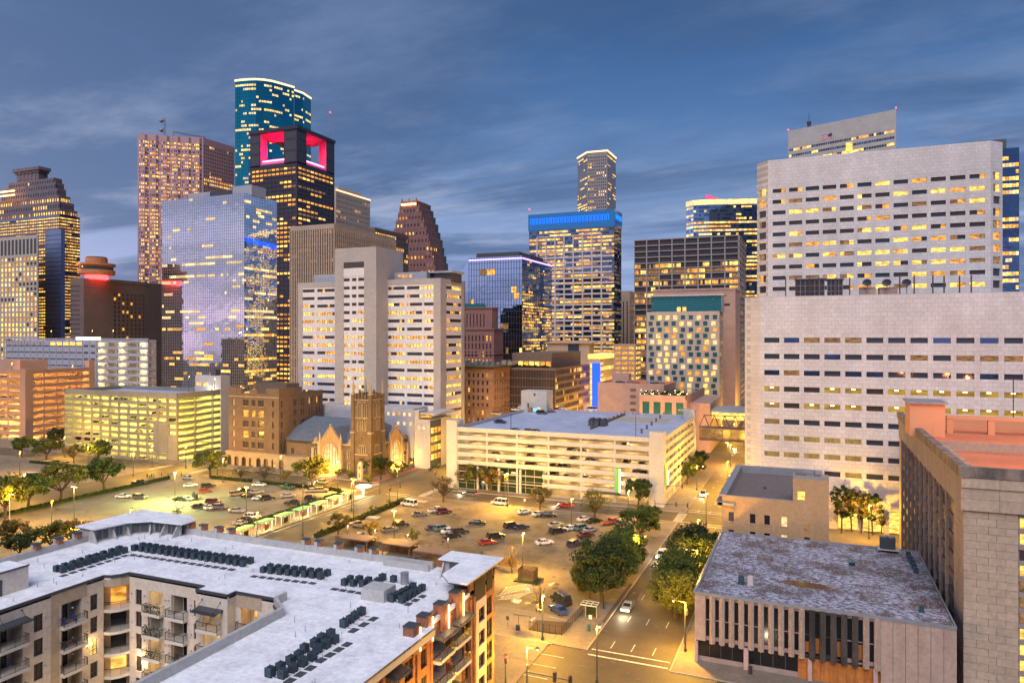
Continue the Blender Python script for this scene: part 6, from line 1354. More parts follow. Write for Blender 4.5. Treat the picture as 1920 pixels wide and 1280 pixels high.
# ================================================================== SKYBRIDGE
def skybridge():
 T = thing('skybridge', 'covered footbridge with a steel truss spanning the avenue behind the white car park', 'footbridge', (-30, 298, 0)); y0, y1 = 297, 302; xa, xb = -41.8, -17.8; zt, zb = zat(803, dep(-30, 297)), zat(828, dep(-30, 297))
 b = MB(); b.box(xa, xb, y0, y1, zb, zb+.8); b.box(xa, xb, y0, y1, zt-.4, zt); b.build('deck', ['brown_concrete'], T)
 f = Face((xa, y0), (xb, y0)); put_panes(T, [(f, 1.5+i*3, zb+.9, 2.8, zt-zb-1.4, -.2, 'lit_dim') for i in range(8)], 8)
 b = MB()
 for i in range(9): b.box(xa+i*3-.06, xa+i*3+.06, y0-.1, y0, zb, zt)
 n = 6; s = (xb-xa)/n; h = 5
 for i in range(n): x = xa+i*s; b.tube((x, y0, zt), (x+s/2, y0, zt+h), .22, n=4); b.tube((x+s/2, y0, zt+h), (x+s, y0, zt), .22, n=4)
 b.tube((xa+s/2, y0, zt+h), (xb-s/2, y0, zt+h), .25, n=4); b.build('truss', ['dark_metal'], T)
 c = (onY(1378, 345), 345); z = zat(768, dep(*c)); T = thing('round_canopy', 'round glowing canopy roof over the avenue beyond the footbridge', 'canopy', (*c, 0)); b = MB(); b.cyl(*c, z, z+.7, 15, 28, 12.5, bot=True); b.build('canopy_roof', ['white_paint'], T); b = MB(); b.cyl(*c, z-3.5, z, 12, 28, bot=True); b.build('lantern', ['lit_yellow'], T)
 b = MB(); [b.tube((c[0]+s_*11, c[1]-3, 0), (c[0]+s_*11, c[1]-3, z-3), .5) for s_ in (-1, 1)]; b.build('column', ['grey_stone'], T)
skybridge()
# ================================================================== GROUND
def sheet(name, x0, x1, y0, y1, z, m, th=.0):
 b = MB(); b.face([(x0, y0, z), (x1, y0, z), (x1, y1, z), (x0, y1, z)]); o = b.build(name, [m]); o['kind'] = 'structure'; return o
def slab(name, x0, x1, y0, y1, z, m, z0=-.05):
 b = MB(); b.box(x0, x1, y0, y1, z0, z, bot=False); o = b.build(name, [m]); o['kind'] = 'structure'; return o
sheet('ground', -4000, 4000, -300, 9000, -.02, 'dark_ground')
sheet('road', -900, 400, 0, 700, 0, 'asphalt')
mat('lot_near', (.21, .175, .13), .85, (.14, .11, .08), .09, 9, .4, .7, bump=.2, bs=2)
slab('parking_lot', -119, -41.5, 128, 201.0, .10, 'lot_paving'); slab('parking_lot', -219, -143.5, 95, 200.5, .10, 'pale_lot'); slab('parking_lot', -460, -243, 95, 196, .10, 'pale_lot'); slab('parking_lot', -70, -41.5, 96, 127.9, .105, 'lot_near')
for x0, x1, y0, y1 in ((-119, -34.9, 201.1, 205), (-41.4, -34.9, 115.6, 201), (-219.5, -143, 200.6, 205), (-143.4, -141.5, 100, 205), (-121.5, -119.1, 100, 205), (-222, -219.1, 96, 205), (-243.0, -240, 95, 205), (-460, -243.1, 196.1, 204),
                       (-118, -34.9, 216.8, 290), (-34.9, -34.8, 216, 290), (-241, -143.5, 218, 300), (-470, -243.2, 217.5, 300), (-20.5, 90, 113.3, 214), (-20.5, 90, 214.01, 300), (-118, -41, 40, 95.5), (-41, -34.9, 20, 95.5), (-118, -41.6, 95.6, 127.8)):
 slab('pavement', x0, x1, y0, y1, .12 if x0 != -118 or y0 != 95.6 else .09, 'sidewalk')
slab('pavement', -70, -41.5, 108, 115.5, .125, 'sidewalk'); slab('brick_path', -149.5, -143.6, 219, 300, .135, 'brick_paving'); slab('brick_path', -122.5, -118.1, 219, 300, .135, 'brick_paving')
def kerb(x0, y0, x1, y1):
 b = MB(); dx, dy = x1-x0, y1-y0; 
 if abs(dx) > abs(dy): b.box(x0, x1, y0-.09, y0+.09, -.02, .155)
 else: b.box(x0-.09, x0+.09, y0, y1, -.02, .155)
 o = b.build('kerb', ['kerb_stone']); o['kind'] = 'structure'
for k in ((-34.8, 115.6, -34.8, 205), (-34.8, 217, -34.8, 290), (-20.5, 113.3, -20.5, 290), (-119, 205, -34.8, 205), (-118, 216.8, -34.8, 216.8), (-219, 205, -143, 205), (-20.5, 113.3, 60, 113.3), (-70, 115.4, -41, 115.4), (-34.8, 20, -34.8, 95.5), (-241, 218, -143.5, 218), (-34.8, 95.5, -110, 95.5)): kerb(*k)
# rail corridor
slab('rail_track', -142, -137.6, 100, 204, .06, 'brick_paving'); slab('rail_platform', -137.5, -134, 128, 197, .45, 'sidewalk'); slab('median', -133.9, -132.6, 120, 200, .14, 'sidewalk')
b = MB()
for x in (-141.2, -139.8, -138.9, -138.1): b.box(x, x+.07, 100, 300, .0, .09)
o = b.build('rail', ['grey_metal']); o['kind'] = 'structure'
# painted markings
b = MB(); z = .006
def dash(x, y0, y1, L_=3, g=9, w=.14):
 y = y0
 while y < y1: b.box(x-w/2, x+w/2, y, min(y+L_, y1), z-.004, z, bot=False); y += L_+g
for x in (-31.3, -27.8, -24.2): dash(x, 30, 95); dash(x, 118, 203); dash(x, 219, 560)
for y in (208.2, 211, 213.9):
 for x in range(-460, -145, 12): b.box(x, x+3, y-.07, y+.07, z-.004, z, bot=False)
 for x in range(-116, -38, 12): b.box(x, x+3, y-.07, y+.07, z-.004, z, bot=False)
for y in (99.6, 103.6, 107.6, 111.5):
 for x in (-58, -50, -42): b.box(x, x+4.5, y-.07, y+.07, z-.004, z, bot=False)
 for x in range(-14, 50, 12): b.box(x, x+3, y-.07, y+.07, z-.004, z, bot=False)
for (x0, x1, y) in ((-131, -123, 203.4), (-34, -21, 203.3), (-34, -21, 218.3), (-34.2, -21, 97), (-34.2, -21, 114.2)): 
 b.box(x0, x1, y, y+.35, z-.004, z, bot=False); b.box(x0, x1, y+2.2, y+2.5, z-.004, z, bot=False)
for x0, y0, y1 in ((-144.6, 205.5, 217.5), (-120, 205.5, 217.5), (-243, 205.5, 216.5), (-222, 205.5, 216.5), (-36.4, 205.5, 216.5), (-20, 205.5, 213)): 
 for i in range(int((y1-y0)/1.2)): b.box(x0, x0+2.6, y0+i*1.2, y0+i*1.2+.5, z-.004, z, bot=False)
o = b.build('road_marking', ['marking']); o['kind'] = 'structure'
# faded bay lines in the lots
mat('faded_paint', (.28, .23, .16), .85, (.17, .14, .10), 1.2, 5, .4, .55)
b = MB(); z = .109
for (xa, xb, ys) in ((-112, -48, (140, 151, 163, 175, 187)), (-213, -150, (128, 143, 158, 173, 188))):
 for y in ys:
  x = xa
  while x < xb: b.box(x, x+.09, y-2.6, y+2.6, z-.004, z, bot=False); x += 2.75
o = b.build('bay_marking', ['faded_paint']); o['kind'] = 'structure'
# near lot: hatched bays beside the accessible bay symbols, turning arrows
b = MB(); z = .113
def hatch(pa, pb, pc, pd, n):
 P = [Vector((*onZ(*q, .11), 0)) for q in (pa, pb, pc, pd)]
 def line(a, c, w=.12):
  d = (c-a).normalized(); s = Vector((-d.y, d.x, 0))*w/2; b.face([(a.x-s.x, a.y-s.y, z), (c.x-s.x, c.y-s.y, z), (c.x+s.x, c.y+s.y, z), (a.x+s.x, a.y+s.y, z)])
 for i in range(4): line(P[i], P[(i+1) % 4])
 for i in range(n+1): t = i/n; line(P[0].lerp(P[1], t), P[3].lerp(P[2], max(0, t-.0)))
hatch((945, 1101), (1010, 1091), (992, 1102), (930, 1117), 9); hatch((938, 1118), (1004, 1108), (974, 1121), (926, 1124), 9)
def strip(pts, w=.12):
 P = [Vector((*onZ(*q, .11), 0)) for q in pts]
 for a, c in zip(P, P[1:]): d = (c-a).normalized(); s = Vector((-d.y, d.x, 0))*w/2; b.face([(a.x-s.x, a.y-s.y, z), (c.x-s.x, c.y-s.y, z), (c.x+s.x, c.y+s.y, z), (a.x+s.x, a.y+s.y, z)])
for q in ((1000, 1160, 6), (1036, 1094, 6)):
 x, y, s = q; strip([(x-s, y+3), (x+s*.6, y-3)], .3); strip([(x-s, y+3), (x-s*.3, y+3.5)], .3); strip([(x-s, y+3), (x-s*.9, y-1)], .3)
for s in ((1030, 1155, 1064, 1163), (1040, 1172, 1060, 1180), (1020, 1180, 1056, 1177)): strip([s[:2], s[2:]], .12)
o = b.build('lot_marking', ['marking']); o['kind'] = 'structure'
b = MB(); 
for px, py in ((968, 1126), (990, 1105)):
 x, y = onZ(px, py, .11); b.box(x-.9, x+.9, y-.9, y+.9, .106, .112, bot=False)
o = b.build('accessible_bay_panel', [mat('bay_blue', (.05, .12, .30), .8)]); o['kind'] = 'structure'
b = MB(); z = .117
for px, py in ((968, 1126), (990, 1105)):
 x, y = onZ(px, py, .11); b.cyl(x, y+.55, z-.004, z, .14, 8); b.box(x-.08, x+.08, y-.1, y+.4, z-.004, z); b.box(x-.08, x+.45, y-.14, y-.02, z-.003, z+.001); b.box(x+.38, x+.5, y-.6, y-.1, z-.003, z+.001)
 for j in range(10): a0, a1 = math.pi*.55+j*.38, math.pi*.55+(j+1)*.38; b.tube((x-.02+.42*math.cos(a0), y-.25+.42*math.sin(a0), z-.03), (x-.02+.42*math.cos(a1), y-.25+.42*math.sin(a1), z-.03), .05, n=4)
o = b.build('accessible_symbol', ['marking']); o['kind'] = 'structure'
# oil stains, drains and manhole covers
b = MB()
for px, py in ((1093, 1206), (1135, 1182), (1092, 1248), (1150, 1241), (1290, 1198), (1196, 1272), (1176, 1262)): x, y = onZ(px, py); b.cyl(x, y, 0, .012, .42, 12)
for x, y in ((-26, 130), (-30, 160), (-25, 185), (-29, 230), (-60, 210), (-95, 208)): b.cyl(x, y, 0, .012, .42, 12)
o = b.build('manhole_cover', ['dark_metal']); o['kind'] = 'structure'
# dark kerb strips seen along the avenue and the near lot edge
b = MB(); b.box(-35.6, -34.95, 128, 150, .12, .22); o = b.build('kerb', ['soil']); o['kind'] = 'structure'
b = MB(); g = random.Random(9)
for i in range(260):
 xa, xb, ya, yb = g.choice([(-117, -44, 130, 198), (-217, -146, 100, 198)]); x, y = g.uniform(xa, xb), g.uniform(ya, yb); s = g.uniform(.3, 1.1); k = 9; e = g.uniform(.5, 1)
 b.face([(x+s*e*math.cos(j*6.283/k)*g.uniform(.7, 1.1), y+s*math.sin(j*6.283/k)*g.uniform(.7, 1.1), .1145+i*.00002) for j in range(k)])
o = b.build('oil_stain', ['oil_stain']); o['kind'] = 'structure'
# ================================================================== HEDGES
def hedge(x0, y0, x1, y1, w, h, lab, d=26):
 g = random.Random(int(x0*7+y0)); b = MB(); L_ = math.dist((x0, y0), (x1, y1)); ux, uy = (x1-x0)/L_, (y1-y0)/L_
 n = int(L_*d)
 for i in range(n):
  t = g.random()*L_; s = g.uniform(-w/2, w/2); z = .12+h*(g.random()**.45); x, y = x0+ux*t-uy*s, y0+uy*t+ux*s; r = .22; v = Vector((g.gauss(0, 1), g.gauss(0, 1), g.gauss(0, .7)+.6)).normalized(); a = v.orthogonal().normalized()*r; c = v.cross(a); b.face([(x+a.x+c.x, y+a.y+c.y, z+a.z+c.z), (x-a.x+c.x, y-a.y+c.y, z-a.z+c.z), (x-a.x-c.x, y-a.y-c.y, z-a.z-c.z), (x+a.x-c.x, y+a.y-c.y, z+a.z-c.z)])
 nx, ny = -uy*w*.38, ux*w*.38
 b.hexa([(x0+nx, y0+ny, .1), (x0-nx, y0-ny, .1), (x1-nx, y1-ny, .1), (x1+nx, y1+ny, .1), (x0+nx, y0+ny, .1+h*.8), (x0-nx, y0-ny, .1+h*.8), (x1-nx, y1-ny, .1+h*.8), (x1+nx, y1+ny, .1+h*.8)][::1])
 o = b.build('hedge', ['hedge_green']); tag(o, lab, 'hedge'); centre(o)
hedge(-218.6, 128, -218.6, 194, 1.2, 1.0, 'long clipped hedge on the far left side of the left lot'); hedge(-205, 200.6, -186, 200.6, 1.2, 1.0, 'short hedge at the far edge of the left lot, nearest the arcaded brick office'); hedge(-182, 200.6, -147, 200.6, 1.2, 1.0, 'hedge at the far edge of the left lot, in front of the church')
hedge(-143.9, 150, -143.9, 198, 1.5, 1.1, 'double hedge between the left lot and the rail platform'); hedge(-119.4, 152, -119.4, 196, 1.5, 1.2, 'hedge between the avenue and the centre lot'); hedge(-213, 103, -213, 118, 1.6, 1.1, 'hedge strip at the lower left beside the streetlamp'); hedge(-300, 196.4, -262, 196.4, 1.3, .8, 'low hedge at the far left lot under the round trees')
# ================================================================== TREES
def crown_mesh(name, r, h, n, clumps, ls, seed, gap=.0, low=.25):
 g = random.Random(seed); b = MB(); cl = []
 for i in range(clumps):
  a = g.random()*6.283; rr = math.sqrt(g.random())*r*.92; z = g.uniform(low, 1.0); k = 1-(abs(z-.55)/.62)**2.2; rr *= max(.25, k)
  cl.append((rr*math.cos(a), rr*math.sin(a), z*h, r*g.uniform(.13, .24)))
 for i in range(n):
  cx_, cy_, cz, cr = g.choice(cl); v = Vector((g.gauss(0, 1), g.gauss(0, 1), g.gauss(0, .75))); v = v/max(v.length, .01)*cr*(g.random()**.4)*1.15
  p = Vector((cx_, cy_, cz))+v; nn = (v.normalized()+Vector((g.gauss(0, .5), g.gauss(0, .5), g.gauss(0, .5)+.35))).normalized(); a = nn.orthogonal().normalized(); t = g.random()*6.28; a = (Matrix.Rotation(t, 3, nn) @ a)*ls*g.uniform(.6, 1.2); c = nn.cross(a)*.6
  b.face([p+a, p+c, p-a, p-c])
 return b, cl
def tree_proto(r, h, th, n, clumps, ls, seed, leafm, trunk=.28, limbs=7, low=.25):
 b, cl = crown_mesh('crown', r, h-th, n, clumps, ls, seed, low=low); me = b.mesh('crown', [leafm]); g = random.Random(seed+1); t = MB(); bx, by = g.uniform(-.2, .2), g.uniform(-.2, .2)
 t.tube((0, 0, 0), (bx, by, th), trunk, trunk*.75, 7)
 for i in range(limbs):
  c = cl[i % len(cl)]; mid = Vector((bx+c[0]*.45, by+c[1]*.45, th+c[2]*.45)); t.tube((bx, by, th*.92), mid, trunk*.55, trunk*.35, 5); t.tube(mid, (c[0], c[1], th+c[2]), trunk*.35, trunk*.1, 5)
  for k in range(3): q = cl[(i*3+k+limbs) % len(cl)]; t.tube(mid, (q[0]*.9, q[1]*.9, th+q[2]*.9), trunk*.2, .03, 4)
 return me, t.mesh('trunk', ['bark']), th
TP = {'oak_a': tree_proto(4.2, 7.2, 2.2, 3500, 36, .27, 1, 'leaf_green'), 'oak_b': tree_proto(4.6, 6.8, 2.0, 3100, 32, .27, 2, 'leaf_olive'), 'gold': tree_proto(3.2, 5.2, 1.6, 2200, 20, .22, 3, 'leaf_gold', .2),
      'sparse': tree_proto(5.2, 7.4, 2.0, 1500, 40, .20, 4, 'leaf_brown', .32, 16), 'bare': tree_proto(2.4, 6.2, 1.6, 240, 30, .13, 5, 'leaf_brown', .12, 16, .1), 'big': tree_proto(6.6, 11.5, 2.6, 15000, 90, .26, 6, 'leaf_dark', .45, 12, .05), 'tall': tree_proto(3.6, 13, 4.5, 2600, 30, .30, 7, 'leaf_green', .25, 12, .1),
      'fig': tree_proto(2.2, 4.0, 1.0, 1300, 10, .25, 8, 'leaf_olive', .15), 'bush': tree_proto(1.5, 1.8, .2, 600, 8, .2, 9, 'leaf_olive', .08, 4, .1)}
def tree(kind, x, y, s, lab, nm='tree', group=None, rz=None, lm=None, z=.1, cat='tree'):
 me, tr, th = TP[kind]; T = thing(nm, lab, cat, (x, y, z), R.random()*6.28 if rz is None else rz, group); T.scale = (s, s, s*R.uniform(.93, 1.07))
 for n_, m_, zz in (('crown', me, th), ('trunk', tr, 0)):
  o = bpy.data.objects.new(n_, m_); C.objects.link(o); o.parent = T; o.location = (0, 0, zz)
  if n_ == 'crown' and lm: o.material_slots[0].link = 'OBJECT'; o.material_slots[0].material = MATS[lm]
 return T
def treeat(kind, px, py, s, lab, **k):
 x, y = onZ(px, py); s *= {'oak_a': 1.22, 'oak_b': 1.22, 'gold': 1.15, 'sparse': 1.12}.get(kind, 1)
 return tree(kind, x, y, s, lab, **k)
for t in (('oak_a', 42, 858, 1.0, 'small round oak in front of the terracotta car park, leftmost of its row'), ('oak_b', 87, 862, 1.1, 'pale round oak second from the left in front of the terracotta car park'), ('oak_a', 112, 843, 1.1, 'dark oak just left of the corner of the yellow-green car park', 'leaf_dark'), ('oak_a', 160, 845, .9, 'dark oak in front of the left end of the yellow-green car park', 'leaf_dark'), ('gold', 139, 868, 1.2, 'small yellow tree on the grass strip of the far left lot'),
          ('oak_a', 181, 873, 1.15, 'round green oak right of the small yellow tree at the far left lot'), ('oak_b', 10, 972, 1.35, 'olive oak cut by the left edge of the photo'), ('oak_a', 52, 957, 1.2, 'leaning green oak on the hedge, second from the left edge'), ('oak_b', 114, 940, 1.3, 'wide green oak on the hedge, lit yellow on its left'), ('oak_a', 196, 923, 1.25, 'wide oak at the corner of the left lot near the crossing'),
          ('oak_b', 394, 895, 1.25, 'bright green oak in front of the brown arcaded office'), ('sparse', 451, 901, .62, 'thin brown tree at the hedge, left of the two in front of the brown office'), ('sparse', 495, 905, .72, 'thin brown tree at the hedge, right of the two in front of the brown office'), ('gold', 534, 907, .7, 'small lone sapling beside the church parking hedge'), ('oak_b', 585, 913, 1.2, 'green tree in front of the left floodlit gable'),
          ('oak_a', 700, 893, .85, 'dark tree right at the foot of the church tower', 'leaf_dark'), ('oak_a', 722, 890, .7, 'smaller tree right of the church tower base', 'leaf_dark'), ('sparse', 831, 942, .95, 'wide brown leafless tree at the corner of the centre lot'), ('gold', 918, 925, 1.3, 'yellow tree lit by the streetlamp in front of the lobby glass'), ('gold', 1012, 956, 1.05, 'golden tree between lamp and avenue, at the far edge of the centre lot'),
          ('sparse', 1116, 975, 1.0, 'broad olive tree at the far edge of the centre lot', 'leaf_olive'), ('oak_a', 1196, 953, .95, 'dark tree in front of the right corner pier of the white car park', 'leaf_dark'), ('gold', 877, 915, 1.25, 'yellow sapling at the left end of the lobby glass'), ('oak_b', 897, 918, 1.0, 'small green tree in front of the lobby glass'), ('oak_a', 1288, 908, .9, 'dark street tree beside the white car park, nearest of three'),
          ('oak_b', 1300, 893, .95, 'bright green street tree beside the white car park, middle of three'), ('oak_a', 1312, 882, .8, 'far street tree beside the white car park, last of three', 'leaf_dark'), ('oak_a', 1170, 1066, 1.0, 'green street tree just behind the big oaks of the avenue row', 'leaf_green'), ('oak_b', 1202, 1016, 1.0, 'green tree fourth along the avenue row', 'leaf_green'), ('oak_a', 1217, 996, .75, 'last small tree at the far end of the avenue row', 'leaf_green'),
          ('gold', 697, 1013, .75, 'bright yellow tree at the near edge of the centre lot'), ('fig', 773, 1019, .95, 'small broad leafed tree by the fence at the near edge of the centre lot'), ('gold', 634, 1002, .85, 'dull olive tree beside the pick-up truck'), ('bare', 333, 978, .9, 'bare thin tree beside the stacked cars in the left lot'), ('bare', 960, 1075, .95, 'bare sapling left of the timber bin enclosure'), ('bare', 1012, 1150, .9, 'bare sapling inside the corner fence')):
 treeat(t[0], t[1], t[2], t[3], t[4], lm=t[5] if len(t) > 5 else None)
treeat('big', 1128, 1128, 1.0, 'largest oak beside the avenue, in front of the near lot', lm='leaf_dark', rz=.4); treeat('big', 1156, 1096, .82, 'second large oak beside the avenue, lit yellow by the lamp behind it', lm='leaf_green', rz=2)
treeat('big', 1106, 1122, .62, 'smaller oak crowding the left side of the largest oak', lm='leaf_olive', rz=3); treeat('big', 1180, 1075, .6, 'oak crown third along the avenue, right of the two large oaks', lm='leaf_dark', rz=1)
treeat('big', 1306, 1092, 1.0, 'dark oak against the left wall of the low striped building', lm='leaf_dark', rz=1.5); treeat('big', 1280, 1130, .86, 'dark green tree on the near side of the avenue island row', lm='leaf_green', rz=4); treeat('big', 1266, 1158, .8, 'tree glowing yellow around the streetlamp at the striped building corner', lm='leaf_olive', rz=5)
for i, (px, py, k, s, l) in enumerate(((1578, 1000, 'tall', 1.0, 'tall thin evergreen at the wall of the peach building'), (1597, 998, 'tall', .95, 'second thin tree from the peach building'), (1615, 1000, 'tall', .85, 'third thin tree, half bare, between the peach and stone buildings'), (1636, 1003, 'tall', .85, 'tree nearest the stone building, with open foliage'), (1652, 1000, 'bare', 1.4, 'bare shrub in front of the lit garage opening'))): treeat(k, px, py, s, l, lm='leaf_dark' if i in (0, 3) else ('leaf_brown' if i < 3 else None))
for i, (x, y, s) in enumerate(((-136, 118, 1), (-139, 112, 1.2), (-126, 106, 1.1), (-130, 112, .9))): tree('bush', x, y, s*1.2, 'low shrub bed behind the apartment roof', nm='shrub', group='shrubs behind the apartment roof', cat='shrub')
for i, (px, py, k, s, l, lm) in enumerate(((20, 1030, 'oak_b', .8, 'yellow green shrub left of the apartment roof, cut by the photo edge', 'leaf_gold'), (35, 1052, 'oak_a', .7, 'dark shrub below the hedge at lower left', 'leaf_dark'), (95, 1034, 'oak_b', .85, 'olive tree behind the brick chimney posts at lower left', 'leaf_olive'), (133, 1030, 'gold', 1.1, 'glowing yellow tree left of the roof pavilion', 'leaf_gold'), (160, 1035, 'gold', .9, 'second glowing yellow tree beside the roof pavilion', 'leaf_gold'))): treeat(k, px, py, s, l, lm=lm)
for i, (px, py) in enumerate(((735, 895), (748, 885), (760, 880), (775, 873), (640, 893), (655, 897), (690, 905))): treeat('bush', px, py, 1.7, 'clipped shrub in the church garden', nm='shrub', group='shrubs in the church garden', cat='shrub')
for i, (px, py) in enumerate(((699, 960), (730, 948), (810, 883), (823, 877), (1060, 1010))): treeat('bush', px, py, 1.1, 'low planting in a street planter', nm='shrub', group='street planter shrubs', cat='shrub') if i < 4 else None
for i in range(8): tree('bush', HP[0]+2+i*(HP[1]-HP[0]-4)/7, HP[2]+2.5, 1.3 if i % 2 else 1.6, 'potted tree strung with lights on the hotel terrace', nm='potted_tree', group='potted trees on the hotel terrace', lm='leaf_olive' if i % 2 else 'leaf_dark', z=HP[3]-1, cat='plant')
b = MB(); g = random.Random(4)
for i in range(34): b.ball(g.uniform(HP[0], HP[1]), HP[2]+g.uniform(.8, 5), HP[3]+g.uniform(-.2, 2.0), .11, g.choice((0, 0, 0, 1, 2)), 5, 3)
o = b.build('terrace_lights', ['warm_tube', 'head_glow', 'green_glow']); o['kind'] = 'stuff'
# ================================================================== NEAR APARTMENT BUILDING ROUND A COURTYARD
def apartments():
 T = thing('apartment_building', 'apartment building with a white flat roof wrapped around a courtyard, brick on its street side', 'apartment building', (-60, 80, 0)); g = random.Random(21)
 XL, XI, XR, XJ = -109.0, -91.0, -41.0, -58.5; YB, YI = 90.2, 72.0; Y0 = 22.0; zr = 19.5; ZF = [14.75-3.1*k for k in range(5)]; wins = []
 rp = [(XL, Y0), (XI, Y0), (XI, 69.7), (-90.0, 70.0), (-89.2, 70.9), (-88.8, YI), (-74.8, YI), (-74.8, 70.6), (-69.4, 70.6), (-69.4, YI), (-61.5, YI), (-61.5, 70.2), (XJ, 68.0), (XJ, Y0), (XR, Y0), (XR, 91.4), (-50, 91.4), (-50, YB), (XL, YB)]
 b = MB(); b.prism(rp, zr-.5, zr, 0); b.build('roof', ['white_roof'], T)
 b = MB()      # recessed cores
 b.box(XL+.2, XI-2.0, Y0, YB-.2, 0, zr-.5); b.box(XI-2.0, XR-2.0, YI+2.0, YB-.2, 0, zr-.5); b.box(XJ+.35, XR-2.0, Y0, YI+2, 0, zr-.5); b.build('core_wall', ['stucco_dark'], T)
 b = MB(); e = [(Face(rp[i], rp[i+1])) for i in range(1, 12)]
 for F in e: b.fb(F, 0, F.W, zr-.22, zr+.12, -.1, .12)
 F = Face((XR, Y0), (XR, 80)); b.fb(F, 0, 50.25, zr-.12, zr+.06, 1.22, 1.32)
 b.build('roof_edge', ['dark_metal'], T)
 b = MB(); b.fb(F, 0, 50.2, zr-1.0, zr-.12, -.1, 1.15); b.build('cornice', ['stucco_trim'], T); b = MB(); b.fb(F, 0, 50.2, zr-.12, zr-.004, 0, 1.22); b.build('eave_roof', ['white_roof'], T)
 b = MB(); t = .45
 b.box(XL, XL+t, Y0, 80.5, zr-.2, zr+1.0); b.box(-98.5, -50, YB-t, YB, zr-.2, zr+1.0); b.box(-57.5, -50, YB-1.6, YB-1.2, zr, zr+.9); b.box(XJ, XJ+t, Y0, 68, zr-.2, zr+1.05); b.hexa([(-61.5, 70.2, zr), (XJ, 68, zr), (XJ+.45, 68, zr), (-61.2, 70.5, zr), (-61.5, 70.2, zr+1.05), (XJ, 68, zr+1.05), (XJ+.45, 68, zr+1.05), (-61.2, 70.5, zr+1.05)]); b.box(-61.6, -61.2, 70.3, YI+.3, zr, zr+1.05); b.build('parapet', ['white_paint'], T)
 # hidden outer walls
 b = MB(); b.box(XL-.02, XL+.2, Y0, YB, 0, zr-.2); b.box(XL, -50, YB-.2, YB+.02, 0, zr-.2); b.box(-50, XR-.02, 91.2, 91.42, 0, zr-.2); b.box(XJ, XJ+.35, Y0, 68, 0, zr-.5); b.build('outer_wall', ['stucco'], T)
 def punched(F, z0, z1, cols, mk, th=.35, nm='wall'):
  """cols: (u0, u1, [(za, zb)]) openings cut through a facade shell."""
  b = MB(); u = .004
  for u0, u1, op in sorted(cols):
   b.fb(F, u, u0, z0, z1, -th, 0); z = z0
   for za, zb in sorted(op):
    if za-z > .02: b.fb(F, u0, u1, z, za, -th, -.0)
    z = zb
   b.fb(F, u0, u1, z, z1, -th, -.0); u = u1
  b.fb(F, u, F.W-.004, z0, z1, -th, 0); return b.build(nm, [mk], T)
 def window(F, u0, u1, z0, h, mk='brown_glass', fr='dark_metal'):
  b = MB(); w = u1-u0; m = (u0+u1)/2; b.fb(F, u0, u0+.06, z0, z0+h, -.26, -.16); b.fb(F, u1-.06, u1, z0, z0+h, -.26, -.16); b.fb(F, u0, u1, z0, z0+.06, -.26, -.16); b.fb(F, u0, u1, z0+h-.06, z0+h, -.26, -.16); b.fb(F, m-.03, m+.03, z0, z0+h, -.26, -.17); b.fb(F, u0, u1, z0+h*.33, z0+h*.33+.05, -.26, -.18)
  o = b.build('window_frame', [fr], T); p = MB(); p.fb(F, u0, u1, z0, z0+h, -.34, -.27); p.build('pane', [mk], o)
 def rail(F, u0, u1, z, d, par, sides=True, curve=None):
  b = MB(); n = int((u1-u0)/.14)
  b.fb(F, u0, u1, z+1.02, z+1.08, d-.05, d); b.fb(F, u0, u1, z+.08, z+.12, d-.04, d-.01)
  for i in range(n+1): u = u0+(u1-u0)*i/n; b.fb(F, u-.012, u+.012, z+.1, z+1.03, d-.035, d-.015)
  for u in (u0, (u0+u1)/2, u1): b.fb(F, u-.03, u+.03, z, z+1.08, d-.06, d)
  if sides:
   for u in (u0, u1): b.fb(F, u-.02, u+.02, z+1.02, z+1.08, 0, d); [b.fb(F, u-.012, u+.012, z+.1, z+1.03, k*.14, k*.14+.025) for k in range(1, int(d/.14))]
  b.build('railing', ['black_metal'], par)
 def furniture(F, u, z, mk, par):
  b = MB(); 
  for s in (0, 1.3): b.fb(F, u+s, u+s+.5, z+.35, z+.42, -.3, .2, 0); b.fb(F, u+s, u+s+.5, z+.42, z+.9, -.35, -.28, 0); [b.fb(F, u+s+k, u+s+k+.05, z, z+.36, dd, dd+.05, 0) for k in (0, .45) for dd in (-.3, .15)]
  b.fb(F, u+.65, u+1.1, z+.4, z+.45, -.2, .2, 1); b.fb(F, u+.85, u+.9, z, z+.4, -.02, .03, 1); b.build('chairs', [mk, 'paint_red'], par)
 def plants(F, u0, u1, z, par, n=150):
  b = MB()
  for i in range(n): p = Vector(F.p(g.uniform(u0, u1), z+g.random()**1.4*1.3, g.uniform(.2, .9))); a = Vector((g.gauss(0, 1), g.gauss(0, 1), g.gauss(0, 1))).normalized()*.16; c = a.orthogonal().normalized()*.06; b.face([p+a, p+c, p-a, p-c])
  b.build('potted_plants', ['leaf_green'], par, 'stuff')
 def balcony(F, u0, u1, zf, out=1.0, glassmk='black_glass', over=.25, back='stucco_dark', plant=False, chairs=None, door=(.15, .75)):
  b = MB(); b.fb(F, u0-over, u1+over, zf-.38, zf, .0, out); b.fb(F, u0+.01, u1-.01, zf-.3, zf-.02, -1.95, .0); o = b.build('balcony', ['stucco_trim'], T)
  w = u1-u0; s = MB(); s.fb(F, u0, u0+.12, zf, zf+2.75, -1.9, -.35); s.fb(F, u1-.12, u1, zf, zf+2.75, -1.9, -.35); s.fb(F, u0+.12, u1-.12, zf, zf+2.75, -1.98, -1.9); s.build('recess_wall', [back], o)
  ga, gb = u0+w*door[0], u0+w*door[1]; p = MB(); p.fb(F, ga, gb, zf+.05, zf+2.35, -1.88, -1.82, 0); p.build('glass_door', [glassmk], o); q_ = MB()
